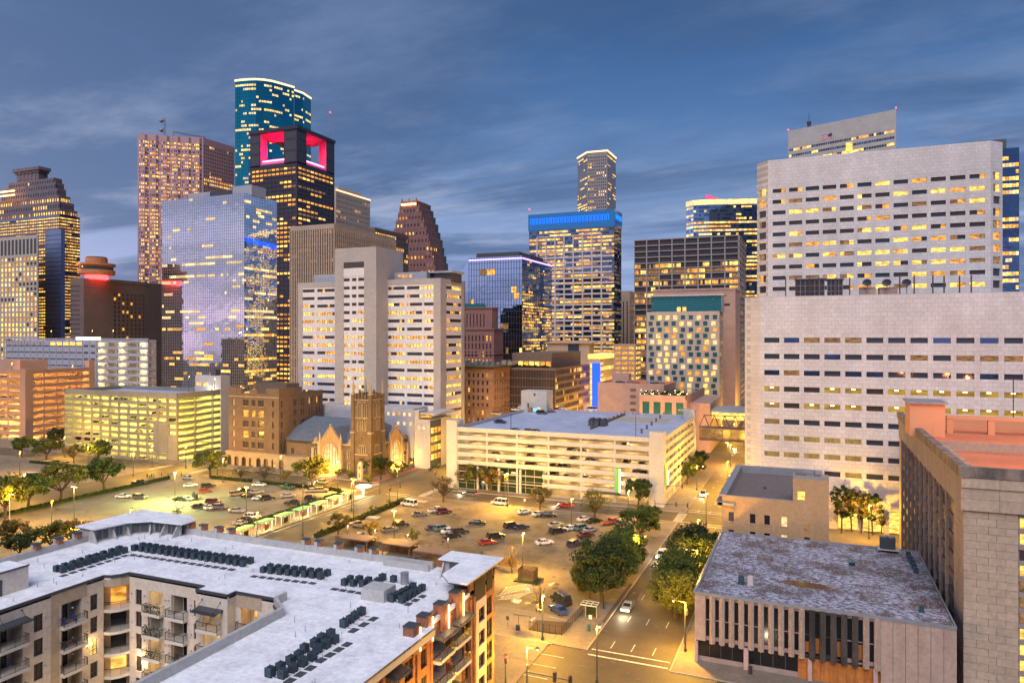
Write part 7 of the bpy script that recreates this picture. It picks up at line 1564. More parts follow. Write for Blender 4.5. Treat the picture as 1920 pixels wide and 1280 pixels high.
  for u in (ga, (ga+gb)/2, gb): q_.fb(F, u-.05, u+.05, zf, zf+2.4, -1.82, -1.75)
  q_.fb(F, ga, gb, zf+2.3, zf+2.45, -1.82, -1.75); q_.build('door_frame', ['stucco_trim'], o); rail(F, u0-over+.05, u1+over-.05, zf, out-.05, o)
  if glassmk.startswith('lit'): p = F.p((u0+u1)/2, zf+2.2, -.9); lamp(*p, 28, (1, .62, .2), .15, parent=o)
  if plant: plants(F, u0, u1, zf, o)
  if chairs: furniture(F, u0+.3, zf, chairs, o)
 def awning(F, u0, u1, z):
  b = MB(); b.hexa([F.p(u0, z-.25, 1.5), F.p(u1, z-.25, 1.5), F.p(u1, z, 0), F.p(u0, z, 0), F.p(u0, z-.1, 1.5), F.p(u1, z-.1, 1.5), F.p(u1, z+.15, 0), F.p(u0, z+.15, 0)])
  n = int((u1-u0)/.35); [b.fb(F, u0+i*(u1-u0)/n-.02, u0+i*(u1-u0)/n+.02, z-.27, z+.16, 1.38, 1.54) for i in range(n+1)]
  for u in (u0+.5, u1-.5): b.tube(F.p(u, z-.1, 1.3), F.p(u, z+1.0, .03), .03, n=4); b.fb(F, u-.08, u+.08, z+.9, z+1.1, 0, .06)
  b.build('awning', ['dark_metal'], T)
 # --- left courtyard wall (faces +x)
 F = Face((XI, Y0), (XI, 69.7)); U = lambda y: y-Y0; fl = ZF
 bal = [(U(55.6), U(58.6)), (U(63.6), U(66.5)), (U(45.5), U(48.6))]; wn = [(U(60.0), U(61.2)), (U(67.7), U(68.8)), (U(50.5), U(51.7)), (U(53.2), U(54.3))]
 punched(F, 0, zr-.22, [(a, c, [(z-.0, z+2.78) for z in fl]) for a, c in bal]+[(a, c, [(z+.5, z+2.65) for z in fl]) for a, c in wn], 'stucco')
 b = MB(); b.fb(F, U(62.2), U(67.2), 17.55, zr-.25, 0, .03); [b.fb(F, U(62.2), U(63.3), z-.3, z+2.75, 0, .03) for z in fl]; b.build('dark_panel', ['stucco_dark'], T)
 for k, z in enumerate(fl):
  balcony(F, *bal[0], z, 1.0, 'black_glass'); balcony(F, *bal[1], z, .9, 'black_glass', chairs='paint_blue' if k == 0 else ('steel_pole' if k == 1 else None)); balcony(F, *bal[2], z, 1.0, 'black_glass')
  for i, (a, c) in enumerate(wn): window(F, a, c, z+.5, 2.15, 'lit_yellow' if (i, k) == (1, 2) else 'brown_glass')
 awning(F, U(55.3), U(59.0), 17.7)
 # --- rounded corner
 for k, z in enumerate(fl+[17.95]):
  pl = [(-91, 69.72), (-90.0, 70.0), (-89.2, 70.9), (-88.8, 72.0), (-89.2, 74.0), (-93, 74), (-93, 69.75)]
  b = MB(); b.prism(pl, z-.4 if k < 5 else z, z if k < 5 else zr-.22, 0, bot=True); o = b.build('balcony' if k < 5 else 'corner_band', ['stucco_trim' if k < 5 else 'stucco_dark'], T)
  if k < 5:
   b = MB()
   for a, c in zip(pl[:3], pl[1:4]):
    f = Face(a, c); b.fb(f, 0, f.W, z+1.02, z+1.08, -.1, -.05); n = int(f.W/.14); [b.fb(f, i*.14, i*.14+.025, z, z+1.04, -.09, -.06) for i in range(n+1)]
   b.build('railing', ['black_metal'], o)
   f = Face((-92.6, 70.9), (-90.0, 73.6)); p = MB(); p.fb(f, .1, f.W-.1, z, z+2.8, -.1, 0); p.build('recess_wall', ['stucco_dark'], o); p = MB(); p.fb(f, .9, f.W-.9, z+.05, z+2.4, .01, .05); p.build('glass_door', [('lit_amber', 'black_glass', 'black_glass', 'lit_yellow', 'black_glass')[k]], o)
   if k in (0, 3): lamp(-90.6, 71.4, z+2.3, 28, (1, .5, .12), .15, parent=o)
 # --- back courtyard wall (faces -y)
 F = Face((-88.8, YI), (-61.5, YI)); U = lambda x: x+88.8
 bal = [(U(-85.2), U(-82.3), 1), (U(-80.8), U(-77.9), 2), (U(-68.7), U(-65.8), 3)]; wn = [(U(-87.6), U(-86.4)), (U(-76.7), U(-76.0)), (U(-64.2), U(-63.2))]
 punched(F, 0, zr-.22, [(a, c, [(z, z+2.78) for z in fl]) for a, c, _ in bal]+[(a, c, [(z+.5, z+2.65) for z in fl]) for a, c in wn], 'stucco')
 F3 = Face((-74.8, 70.6), (-69.4, 70.6)); u0, u1 = 1.0, 4.2
 punched(F3, 0, zr-.22, [(u0, u1, [(z, z+2.6) for z in fl])], 'stucco'); b = MB(); b.box(-74.8, -74.5, 70.95, YI, 0, zr-.22); b.box(-69.7, -69.4, 70.95, YI, 0, zr-.22); b.build('bay_return', ['stucco'], T)
 f = Face((-61.5, YI), (-61.5, 70.2)); f2 = Face((-61.5, 70.2), (XJ, 68.0)); b = MB(); b.fb(f, 0, f.W, 0, zr-.2, -.3, 0); b.fb(f2, 0, f2.W, 0, zr-.2, -.3, 0); b.build('wall', ['stucco'], T)
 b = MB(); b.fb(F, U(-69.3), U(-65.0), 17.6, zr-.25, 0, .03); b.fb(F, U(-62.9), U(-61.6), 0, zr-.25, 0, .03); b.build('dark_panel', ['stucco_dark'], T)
 for k, z in enumerate(fl):
  balcony(F, bal[0][0], bal[0][1], z, .9, ('lit_yellow', 'brown_glass', 'lit_amber', 'lit_yellow', 'black_glass')[k], plant=True, back='stucco' if k else 'stucco', door=(.45, .92)); balcony(F, bal[1][0], bal[1][1], z, .9, 'black_glass', door=(.1, .8), chairs='steel_pole' if k == 2 else None); balcony(F, bal[2][0], bal[2][1], z, .6, 'lit_amber' if k == 0 else 'brown_glass', door=(.3, .9)); balcony(F3, u0, u1, z, .9, 'lit_yellow' if k < 3 else 'brown_glass', back='stucco', door=(.2, .85))
  for i, (a, c) in enumerate(wn): window(F, a, c, z+.5, 2.15, 'lit_amber' if (i, k) in ((1, 0), (2, 0)) else 'brown_glass')
 awning(F3, .6, 4.7, 17.4)
 for F_, us in ((Face((XI, Y0), (XI, 69.7)), (39.4, 43, 45.2)), (F, (.4, 2.9, 6.9, 7.5, 11.6, 12.9))):
  for u in us: 
   for k, z in enumerate(fl): b = MB(); b.fb(F_, u, u+.18, z+1.9-.9*(k % 2), z+2.05-.9*(k % 2), 0, .2); b.build('wall_light', ['white_paint'], T)
 for p, w in (((-90.6, 67.6, 10.9), 120), ((-85.9, 71.4, 8.0), 160), ((-80, 66, 5), 300), ((-88, 60, 4), 260), ((-70, 66, 4), 260)): lamp(*p, w, (1, .66, .3), .12, parent=T)
 for p in ((-90.75, 67.6, 10.9), (-85.9, 71.7, 8.0)): b = MB(); b.ball(*p, .17, n=8); b.build('wall_lamp', ['sodium'], T)
 # --- brick street front (faces +x)
 F = Face((XR, Y0), (XR, 91.4)); U = lambda y: y-Y0
 b1 = [(78.2, 82.0), (73.8, 77.6), (46.0, 50.0), (55.0, 59.0)]; w1 = [(82.3, 83.3, .1, 2.1), (71.0, 72.3, .1, 2.1), (63.6, 66.4, .0, 2.3), (67.4, 69.2, .1, 2.3), (60.2, 61.4, .1, 2.1), (51.5, 53.5, .1, 2.1)]; w2 = [(86.1, 88.1, -.2, 1.9)]; w3 = [(88.8, 90.6, -.2, 2.4)]
 cols = [(U(a), U(c), [(z-.0, z+2.5) for z in fl]) for a, c in b1]+[(U(a), U(c), [(z+p, z+p+h) for z in fl]) for a, c, p, h in w1+w2]+[(U(a), U(c), [(z+p, z+p+h) for z in fl]+[(18.2, 19.8-.5)]) for a, c, p, h in w3]
 punched(F, 0, zr-.5, cols, 'orange_brick')
 b = MB(); 
 for a, c in ((84.9, 86.1), (88.1, 88.5)): b.fb(F, U(a), U(c), 0, 17.7, 0, .14)
 for z in fl: b.fb(F, U(86.1), U(88.1), z+1.7, z+3.1-.2, 0, .14)
 b.fb(F, U(84.7), U(88.6), 3.6, 4.0, 0, .6); b.build('stone_bay', ['stucco'], T)
 for k, z in enumerate(fl):
  for i, (a, c) in enumerate(b1): balcony(F, U(a), U(c), z, 1.0, 'brown_glass', over=.05, back='stucco', door=(.2, .9))
  for i, (a, c, p, h) in enumerate(w1+w2+w3): window(F, U(a), U(c), z+p, h, 'brown_glass' if (i+k) % 4 else 'dark_glass', 'black_metal')
 awning(F, U(78.1), U(82.1), 17.5); awning(F, U(73.7), U(77.7), 17.4); awning(F, U(63.4), U(66.7), 17.3)
 for y in (83.6, 84.7, 77.7, 73.0, 69.8, 62.9): b = MB(); b.fb(F, U(y), U(y)+.35, 0, 18.6, 0, .22); b.build('brick_pier', ['orange_brick'], T)
 for i, (y, zt) in enumerate(((79.6, 20.7), (75.6, 20.6), (71.6, 20.6), (68.7, 20.5))):
  b = MB(); b.box(XR-1.0, XR+.35, y, y+1.35, 17.4, zt); o = b.build('chimney_post', ['orange_brick'], T); b = MB(); b.box(XR-1.05, XR+.4, y-.05, y+1.4, zt, zt+.14); b.build('cap', ['dark_metal'], o)
  b = MB(); b.box(XR+.36, XR+.5, y+1.3, y+1.45, 17.5, zt-.3); b.build('light_strip', [glow('strip_glow', (1, .52, .16), 3.5)], o); lamp(XR+.9, y+1.6, 18.8, 110, (1, .55, .18), .15, parent=o)
 for ya, yb in ((70.2, 71.6), (73, 75.6), (77, 79.6), (81, 83.4)): b = MB(); b.box(XR-.9, XR-.4, ya, yb, zr-.1, zr+.55); b.build('low_parapet', ['orange_brick'], T)
 # --- chimney posts along the rear and left parapets
 for x, y, rot in [(-109.0, 72.3, 1), (-109.0, 75.8, 1), (-109.0, 78.9, 1)]+[(x, 90.3, 0) for x in (-96.7, -93.9, -90.5, -87.9, -72.6, -70.2, -66.6, -62.8, -60.2)]:
  b = MB(); b.box(x-.5, x+.0, y-.6, y+.2, zr, zr+1.75); o = b.build('chimney_post', ['white_paint'], T); b = MB(); b.box(x, x+.65, y-.5, y+.3, zr+.85, zr+1.75); b.build('brick_face', ['orange_brick'], o); b = MB(); b.box(x-.55, x+.72, y-.65, y+.35, zr+1.75, zr+1.9); b.build('cap', ['unit_blue'], o)
 # --- corner pavilions: tall parapets with louvres, raking fins and an overhanging eave
 def fin(b, F, u, w, d, h):
  b.hexa([F.p(u, zr, d), F.p(u+w, zr, d), F.p(u+w, zr, 0), F.p(u, zr, 0), F.p(u, zr+h, .18), F.p(u+w, zr+h, .18), F.p(u+w, zr+h, 0), F.p(u, zr+h, 0)])
 H = 1.95
 def pavilion(pts, eave, lou, fins):
  w = MB()
  for a, c in zip(pts, pts[1:]): f = Face(a, c); w.fb(f, 0, f.W, zr, zr+H, -.35, 0)
  w.build('pavilion_wall', ['white_paint'], T); e = MB(); e.prism(eave, zr+H, zr+H+.12, 1, 1, bot=True); e.prism([(x, y) for x, y in eave], zr+H+.125, zr+H+.3, 0); e.build('pavilion_eave', ['white_roof', 'dark_metal'], T); L_ = MB(); S_ = MB()
  for i, u0, u1 in lou:
   f = Face(pts[i], pts[i+1]); L_.fb(f, u0, u1, zr+.25, zr+H-.25, 0, .05); [S_.fb(f, u0, u1, zr+.3+k*.17, zr+.34+k*.17, .05, .1) for k in range(9)]; [S_.fb(f, u-.04, u+.04, zr+.2, zr+H-.2, .05, .12) for u in (u0, (u0+u1)/2, u1)]
  L_.build('louvre', ['black_metal'], T); S_.build('louvre_slats', ['grey_metal'], T, 'stuff'); q_ = MB()
  for i, u in fins: fin(q_, Face(pts[i], pts[i+1]), u, .22, 1.5, H)
  q_.build('raking_fin', ['white_paint'], T, 'stuff')
 pavilion([(-107.4, 80.0), (-106.2, 85.8), (-103.3, 88.2), (-97.2, 88.4)], [(-111.4, 80.2), (-106.6, 80.0), (-105.4, 85.4), (-102.8, 87.4), (-96.2, 87.8), (-96.2, 90.8), (-99.5, 92.6), (-110.8, 92.6)], [(0, .8, 2.7), (0, 3.9, 5.0), (1, .6, 3.2), (2, .7, 2.7), (2, 3.5, 5.2)], [(0, .1), (0, 3.2), (0, 5.5), (1, 3.4), (2, 3.0), (2, 5.7)])
 b = MB(); b.box(-110.8, -107.3, 80.4, 80.8, zr-1, zr+H); b.box(XL, XL+.3, 80.5, YB, zr-.2, zr+H); b.box(XL, -97, YB-.3, YB, zr-.2, zr+H); b.build('pavilion_outer_wall', ['white_paint'], T)
 pavilion([(-47.6, 88.6), (-43.2, 88.6), (-43.2, 82.6)], [(-48.2, 88.2), (-44.6, 88.2), (-44.6, 82.8), (-42.6, 80.6), (-39.9, 80.6), (-39.9, 92.2), (-48.2, 92.2)], [(0, 1.0, 3.0), (1, .9, 3.4)], [(0, .1), (1, .2), (1, 4.2)])
 b = MB(); b.fb(Face((XR, 83.6), (XR, 91.4)), 0, 7.8, zr-.5, zr+H, -.3, 0); b.box(-50, XR, 91.1, 91.4, zr-.3, zr+H*.6); b.build('pavilion_outer_wall', ['orange_brick'], T)
 b = MB(); f = Face((XR, 83.6), (XR, 91.4)); b.fb(f, 1.3, 4.6, 17.9, zr+H-.3, .01, .08); b.fb(f, 5.2, 7.0, 17.9, zr+H-.3, .01, .08); b.build('black_louvre', ['louvre_black'], T)
 # --- red courtyard canopy
 P = [onZ(191, 1262, 3.2), onZ(235, 1252, 3.2)]; b = MB(); b.hexa([(P[0][0], P[0][1]-3, 2.9), (P[1][0], P[1][1]-3, 2.9), (P[1][0], P[1][1], 3.5), (P[0][0], P[0][1], 3.5), (P[0][0], P[0][1]-3, 3.0), (P[1][0], P[1][1]-3, 3.0), (P[1][0], P[1][1], 3.6), (P[0][0], P[0][1], 3.6)]); [b.tube((x, y-2.9, 0), (x, y-2.9, 2.9), .06) for x, y in P]; o = b.build('red_canopy', [mat('canopy_red', (.55, .02, .02), .6)]); tag(o, 'bright red fabric canopy in the courtyard', 'canopy'); centre(o)
 # --- roof bulkheads
 x, y = onZ(0, 1098, zr); b = MB(); b.box(-112+12, -96.0, 55.5, 62.6, zr, zr+2.9); T2 = thing('roof_bulkhead', 'beige stair bulkhead with a dark door at the left edge of the white roof', 'bulkhead', (-98, 59, zr)); o = b.build('wall', ['stucco'], None); o.parent = T2; o.location = (98, -59, -zr)
 b = MB(); b.box(-100.1, -95.9, 55.4, 62.7, zr+2.9, zr+3.1); o = b.build('roof_edge', ['dark_metal'], T2); b = MB(); b.box(-96.0, -95.93, 58.2, 59.2, zr, zr+2.1); b.build('door', ['dark_metal'], T2); b = MB(); b.box(-100, -96, 55.5, 62.6, zr+3.1, zr+3.12); b.build('roof', ['white_roof'], T2)
 b = MB(); b.box(-52.7, -49.3, 76.1, 78.9, zr, zr+1.5); o = b.build('roof_hatch_box', ['white_paint']); tag(o, 'white plaster box among the condensers on the apartment roof', 'roof box'); centre(o)
 b = MB(); b.cyl(-50.6, 83.2, zr, zr+1.4, .55, 14); b.cyl(-50.6, 83.2, zr+1.4, zr+1.5, .6, 14); o = b.build('roof_vent_drum', ['grey_metal']); tag(o, 'corrugated grey vent drum at the back of the white roof', 'vent'); centre(o)
 # --- air conditioners
 b = MB(); h = .36; b.box(-h, h, -h, h, .18, .95); body = b.mesh('housing', ['ac_teal']); b = MB(); b.cyl(0, 0, .95, .99, .3, 12); top = b.mesh('fan_grille', ['black_metal']); b = MB(); [b.box(-h, h, s-.04, s+.04, 0, .18) for s in (-.25, .25)]; b.tube((h, -.1, .3), (h+.35, -.1, .05), .03, n=4); b.tube((h+.35, -.1, .05), (h+.8, .1, .05), .03, n=4); stand = b.mesh('stand', ['black_metal'])
 b = MB(); [b.box(-h-.01, h+.01, -h-.01, h+.01, .28+k*.09, .30+k*.09) for k in range(7)]; [b.box(sx*h-.03, sx*h+.03, sy*h-.03, sy*h+.03, .1, 1.0) for sx in (-1, 1) for sy in (-1, 1)]; b.box(-.12, .12, h, h+.03, .5, .8); fins = b.mesh('coil_fins', ['black_metal'])
 def ac(x, y, rz, lab):
  U = thing('air_conditioner', lab, 'air conditioner', (x, y, zr), rz, 'condenser units on the white roof'); s = g.uniform(.90, 1.02); U.scale = (s, s, s)
  for nm, me in (('housing', body), ('fan_grille', top), ('stand', stand), ('coil_fins', fins)): o = bpy.data.objects.new(nm, me); C.objects.link(o); o.parent = U
 def row(p, q, n, lab, side, dup_=True, rz=0):
  for i in range(n):
   t = i/max(1, n-1); x, y = p[0]+(q[0]-p[0])*t, p[1]+(q[1]-p[1])*t
   w_ = ', at one end' if n < 6 and i in (0, n-1) else ('' if n < 6 else ', %s third' % ('first', 'middle', 'last')[min(2, 3*i//n)]); ac(x+g.uniform(-.1, .1), y+g.uniform(-.1, .1), rz+g.uniform(-.1, .1), lab+w_+', front' if dup_ else lab)
   if dup_ is True or (isinstance(dup_, int) and i < dup_): ac(x+side[0]*1.35, y+side[1]*1.35, rz+3.1+g.uniform(-.1, .1), lab+w_+', rear')
 row((-98.9, 68.4), (-98.9, 78.2), 9, 'teal condenser, left double row on the white roof', (1, 0)); row((-97.2, 79.8), (-76.0, 80.4), 17, 'teal condenser, longest double row', (0, 1)); row((-71.4, 79.4), (-62.2, 80.4), 8, 'teal condenser, double row right of the longest', (0, 1)); row((-57.8, 79.6), (-53.8, 80.2), 4, 'teal condenser, short double row left of the white box', (0, 1))
 row((-54.1, 83.2), (-52.4, 83.3), 2, 'one of two teal condensers standing alone behind the white box', (0, 1), 0); row((-48.6, 77.0), (-48.4, 81.6), 5, 'teal condenser in the block right of the white box', (1, .1)); row((-49.5, 68.2), (-49.7, 71.9), 4, 'teal condenser in the single row of four', (1, 0), 0); row((-49.4, 61.2), (-49.1, 65.2), 4, 'teal condenser, middle double row near the photo bottom', (1, .2), 3); row((-49.0, 55.4), (-48.8, 59.6), 4, 'teal condenser, lowest double row', (1, .2))
 def pads(p, q, n, sx, sy, lab):
  for i in range(n):
   t = i/max(1, n-1); b = MB(); b.box(-sx/2, sx/2, -sy/2, sy/2, 0, .06); o = b.build('rubber_mat', ['pad_black']); o.location = (p[0]+(q[0]-p[0])*t, p[1]+(q[1]-p[1])*t, zr+.004); tag(o, lab, 'roof mat', 'rubber mats on the white roof')
 pads((-96.2, 67.6), (-96.2, 77.2), 8, .8, .95, 'dark rubber mat beside the left condenser row'); pads((-95.4, 78.0), (-76.5, 78.6), 14, 1.05, .8, 'dark rubber mat in front of the longest condenser row'); pads((-71.4, 77.6), (-62.2, 78.5), 8, .95, .75, 'dark rubber mat in front of the second condenser row'); pads((-58.0, 77.8), (-54.2, 77.9), 4, 1.0, .75, 'dark rubber mat left of the white box'); pads((-46.3, 77.0), (-46.0, 80.0), 3, .8, .95, 'dark rubber mat right of the white box'); pads((-47.9, 67.7), (-47.7, 71.4), 3, .85, 1.2, 'dark rubber mat beside the single row of four'); pads((-46.6, 60.2), (-46.4, 64.4), 4, .85, 1.05, 'dark rubber mat beside the middle double row'); pads((-46.7, 54.0), (-46.5, 58.4), 4, .85, 1.05, 'dark rubber mat beside the lowest double row')
 b = MB()
 for i in range(60):
  x, y = g.choice([(g.uniform(-106, -92), g.uniform(58, 88)), (g.uniform(-95, -45), g.uniform(73.5, 88)), (g.uniform(-57, -43), g.uniform(52, 86))]); b.tube((x, y, zr), (x, y, zr+g.uniform(.3, .8)), .04, n=5)
 b.build('vent_pipe', ['grey_metal'], T, 'stuff')
 return T
mat('ac_teal', (.06, .125, .155), .5, (.045, .095, .12), 2, metal=.3); mat('pad_black', (.05, .055, .065), .9, (.08, .08, .09), 2)
mat('paint_blue', (.04, .10, .28), .4); mat('paint_red', (.30, .02, .02), .4)
apartments()
for i, (px, py, s) in enumerate(((108, 1290, .6), (235, 1290, 1.0), (252, 1280, .9), (283, 1272, .9), (180, 1290, .8))): x, y = onZ(px, py, 1); tree('tall' if i == 3 else 'oak_a', x, y, s*(.55 if i != 3 else .5), ('dark shrub at the bottom left of the courtyard', 'green tree top right of the red canopy', 'second tree top right of the red canopy', 'cone shaped tree in the courtyard by the wall lamp', 'shrub left of the red canopy')[i], lm='leaf_dark')
mat('ad_red', (.16, .06, .04), .6)
mat('canopy_green', (.10, .30, .12), .4, (.25, .38, .18), .5, emit=(.3, .9, .25), es=.25)
mat('timber', (.20, .12, .05), .9, (.13, .08, .035), 1.5)
# ================================================================== STREET LAMPS, SIGNALS, PLATFORM
def lamppost(px, py, h, lab, arm=1, power=0, bulb=None, dark=True, x=None, y=None, z0=0, two=True, col=(1, .50, .045), ar=1.3):
 if x is None: x, y = onZ(px, py, z0)
 T = thing('street_lamp', lab, 'street lamp', (x, y, z0)); b = MB(); b.tube((x, y, z0), (x, y, z0+h), .13, .08, 8); b.cyl(x, y, z0, z0+.7, .24, 8); b.build('pole', ['steel_pole' if dark else 'grey_paint'], T)
 heads = (-1, 1) if two else (1,)
 b = MB(); 
 for s in heads: b.tube((x, y, z0+h-.15), (x+s*ar, y, z0+h), .06)
 b.build('arm', ['steel_pole'], T)
 for s in heads:
  b = MB(); b.hexa([(x+s*ar-.35, y-.22, z0+h-.08), (x+s*ar+.35, y-.22, z0+h-.08), (x+s*ar+.35, y+.22, z0+h-.08), (x+s*ar-.35, y+.22, z0+h-.08), (x+s*ar-.22, y-.14, z0+h+.16), (x+s*ar+.22, y-.14, z0+h+.16), (x+s*ar+.22, y+.14, z0+h+.16), (x+s*ar-.22, y+.14, z0+h+.16)]); b.build('lamp_head', ['dark_metal'], T)
  if power: b = MB(); b.ball(x+s*ar, y, z0+h-.2, .30 if (bulb and h > 9) else .12, n=8); b.build('bulb', [bulb or 'sodium'], T)
 if power: lamp(x, y-.3, z0+h-.7, power, col, .35, parent=T)
 return T
lamppost(951, 950, 10.5, 'bright star-like lamp on a tall pole at the far edge of the centre lot', power=8000, bulb='sodium', two=False, ar=.1)
lamppost(633, 918, 10, 'bright lamp at the corner in front of the church tower', power=9000, bulb='sodium', two=False, ar=.1)
lamppost(328, 940, 9.5, 'greenish lamp on a black pole in the middle of the left lot', power=9000, bulb='green_glow', two=False, ar=.1, col=(.85, 1, .30))
lamppost(139, 985, 11, 'dark twin-headed lamp in the left lot with a sign strip on its pole', power=3500, ar=.9)
lamppost(462, 990, 11.5, 'dark pole with small white lamps in the left lot near the platform', power=3500, ar=.6)
lamppost(568, 1005, 14, 'tall dark pole between the platform shelters and the apartment roof', power=0, two=False, ar=.3)
lamppost(739, 1022, 9, 'dark double lamp in the centre lot left of the fig tree', power=2500, ar=.6)
lamppost(980, 1078, 9.5, 'tall wooden pole lamp beside the timber bin enclosure', power=5500, two=False, ar=.3)
lamppost(1017, 1200, 8, 'lamp pole at the near lot corner above the fenced bed', power=3500, two=False, ar=.3)
lamppost(1285, 1222, 8.5, 'lamp glowing through the tree at the corner of the striped building', power=4200, two=False, ar=-2.0, bulb='sodium')
lamppost(1178, 978, 9, 'slim black pole at the far corner of the centre lot', power=2500, two=False, ar=.3)
lamppost(745, 942, 11, 'tall double lamp at the avenue crossing in front of the church', power=3500, ar=.7)
lamppost(663, 975, 12, 'tall black mast by the platform end with white lamps', power=3000, ar=.8)
lamppost(148, 1027, 5, 'low lamp inside the glowing yellow tree by the roof pavilion', power=2200, two=False, ar=.1)
lamppost(18, 985, 9, 'thin lamp pole near the left edge', power=2500, two=False, dark=False)
lamppost(407, 890, 9, 'lamp half hidden by the tree at the end of the arcade', power=3500, two=False, ar=.4, bulb='sodium')
lamppost(802, 877, 9, 'street lamp on the brick pavement beside the church garden', power=2500, ar=.7)
lamppost(1365, 870, 9, 'orange lamp by the avenue under the footbridge', power=3500, two=False, ar=-.8, bulb='sodium', col=(1, .42, .12))
for i, (x, y) in enumerate(((-21.5, 150), (-21.5, 235), (-21.5, 340))): lamppost(0, 0, 9, 'avenue lamp on the right-hand kerb, %s one' % ('nearest', 'middle', 'farthest')[i], power=3200, two=False, ar=-2.2, x=x, y=y, bulb='sodium' if i else None)
for i, (x, y) in enumerate(((-36, 158), (-36, 250), (-36, 380))): lamppost(0, 0, 8.5, 'avenue lamp on the left-hand kerb, %s one' % ('nearest', 'middle', 'farthest')[i], power=2600, two=False, ar=2.0, x=x, y=y)
for i, (px, py) in enumerate(((37, 890), (97, 1000), (250, 893), (165, 878), (418, 905))): lamppost(px, py, 9, ('pole with a dark sign box near the left edge', 'double pole in the grass strip at left', 'pole in front of the yellow-green car park', 'pole between the round trees at far left', 'thin pole at the hedge in front of the arcade')[i], power=2300, two=False, ar=.4)
for (px, py, s) in ((96, 625, 0), (132, 622, 0), (173, 620, 0), (212, 624, 0)): x, y = onY(px, 300), 300; lamppost(0, 0, 4, 'glowing roof lamp on top of the tall grey car park, at %s' % {96: 'its left end', 132: 'the lit roof bar', 173: 'its middle', 212: 'its right half'}[px], x=x, y=y, z0=52.2, power=500, two=False, ar=.1, bulb='sodium')
for (px, py, h, y) in ((402, 703, 8, 235), (354, 703, 8, 242)): x = onY(px, y); lamppost(0, 0, h, 'thin roof light pole on the yellow-green car park, %s' % ('beside the stair tower' if px == 402 else 'left of the stair tower'), x=x, y=y, z0=26.6, power=300, two=False, ar=.3)
x, y = onY(396, 246.4), 246.0; lamppost(0, 0, 1.0, 'wall lamp glowing beside the stair tower of the yellow-green car park', x=x, y=y, z0=28.6, power=900, two=False, ar=.1, bulb='sodium', col=(1, .8, .4))
x = onY(22, 240); lamppost(0, 0, 4, 'star-like lamp on the terracotta stair tower', x=x, y=240, z0=35, power=900, two=False, ar=.1, bulb='sodium')
x = onX(152, -364) ; lamppost(0, 0, 3, 'roof lamp at the far end of the terracotta car park', x=-366, y=262, z0=34, power=900, two=False, ar=.1, bulb='sodium')
for i, (px, py) in enumerate(((958, 806), (1192, 824))): x, y = onZ(px, py, 20.3); lamppost(0, 0, 8.2, 'unlit thin light pole on the white car park roof, %s' % ('left one' if i == 0 else 'right one'), x=x, y=y, z0=20.3, power=0, two=True, ar=.9)
# lamps further off: light pools between the towers
for x, y, p in ((-230, 212, 5000), (-232, 150, 3500), (-300, 211, 6000), (-370, 210, 5000), (-262, 160, 3500), (-300, 140, 4000), (-132, 214, 3500), (-131, 250, 5000), (-131, 300, 5000), (-90, 209, 1800), (-180, 209, 2200), (-128, 180, 2500), (-128, 140, 2500), (-160, 130, 2500), (-60, 185, 2600), (-60, 120, 2600), (-28, 430, 9000), (-28, 500, 9000), (-100, 310, 7000), (-105, 380, 9000), (0, 206, 2500), (14, 207, 3500), (-245, 209, 3500), (-30, 105, 2200), (-36.5, 72, 3500), (-36.5, 48, 3000), (-135, 350, 14000), (-140, 420, 16000), (-235, 320, 14000), (-240, 400, 16000), (-330, 350, 16000), (-400, 250, 12000), (-30, 610, 16000), (-60, 300, 9000), (-90, 420, 14000), (-200, 480, 20000), (60, 208, 3500), (-25, 175, 3500), (-27, 205, 3500), (-27, 260, 4500), (-30, 300, 5000)):
 if x in (-90, -180, -300, -370, -245, -131, -28, -105, -100): pass
 T = lamppost(0, 0, 9, 'slender street lamp '+('between the far towers' if y > 290 else 'on the pavement below the brick apartment front' if y < 110 and x < -30 else ('on the cross street ' if 203 < y < 217 else 'in or beside the lots ')+('at the far left' if x < -243 else 'in front of the brick office and church' if x < -143 and y > 203 else 'left of the rail platform' if x < -143 else 'near the rail platform' if x < -119 else 'between church and white car park' if y > 217 and x < -50 else 'in front of the white car park' if x < -42 else 'on the avenue' if x < -20 else 'right of the avenue')), x=x, y=y, power=p*.7, two=False, ar=.4); T['group'] = 'slender street lamps along the side streets'
def signal(x, y, h, reach, dirx, lab, states, two=True):
 T = thing('traffic_signal', lab, 'traffic light', (x, y, 0)); b = MB(); b.tube((x, y, 0), (x, y, h+1), .15, .1, 8); b.build('pole', ['steel_blue'], T)
 ex, ey = x+dirx[0]*reach, y+dirx[1]*reach; b = MB(); b.tube((x, y, h), (ex, ey, h+.3), .11, .06); b.build('mast_arm', ['steel_blue'], T)
 for i, s in enumerate(states):
  t = 1-i*.35; px_, py_, pz = x+dirx[0]*reach*t, y+dirx[1]*reach*t, h+.3; b = MB(); b.box(px_-.2, px_+.2, py_-.2, py_+.2, pz-.65, pz+.6); o = b.build('signal_head', ['black_metal'], T)
  for k, (c, m) in enumerate((('red', 'red_glow'), ('amber', 'dark_amber'), ('green', 'signal_green'))):
   b = MB(); on = s == c; b.cyl(px_, py_-.22, pz+.32-k*.4-.13, pz+.32-k*.4+.13, .12, 8); b.build('lens', [m if on else 'black_metal'], o)
 return T
mat('steel_blue', (.07, .09, .14), .5, metal=.4); mat('dark_amber', (.2, .1, .02))
def gsig(px, py, *a, **k): x, y = onZ(px, py); return signal(x, y, *a, **k)
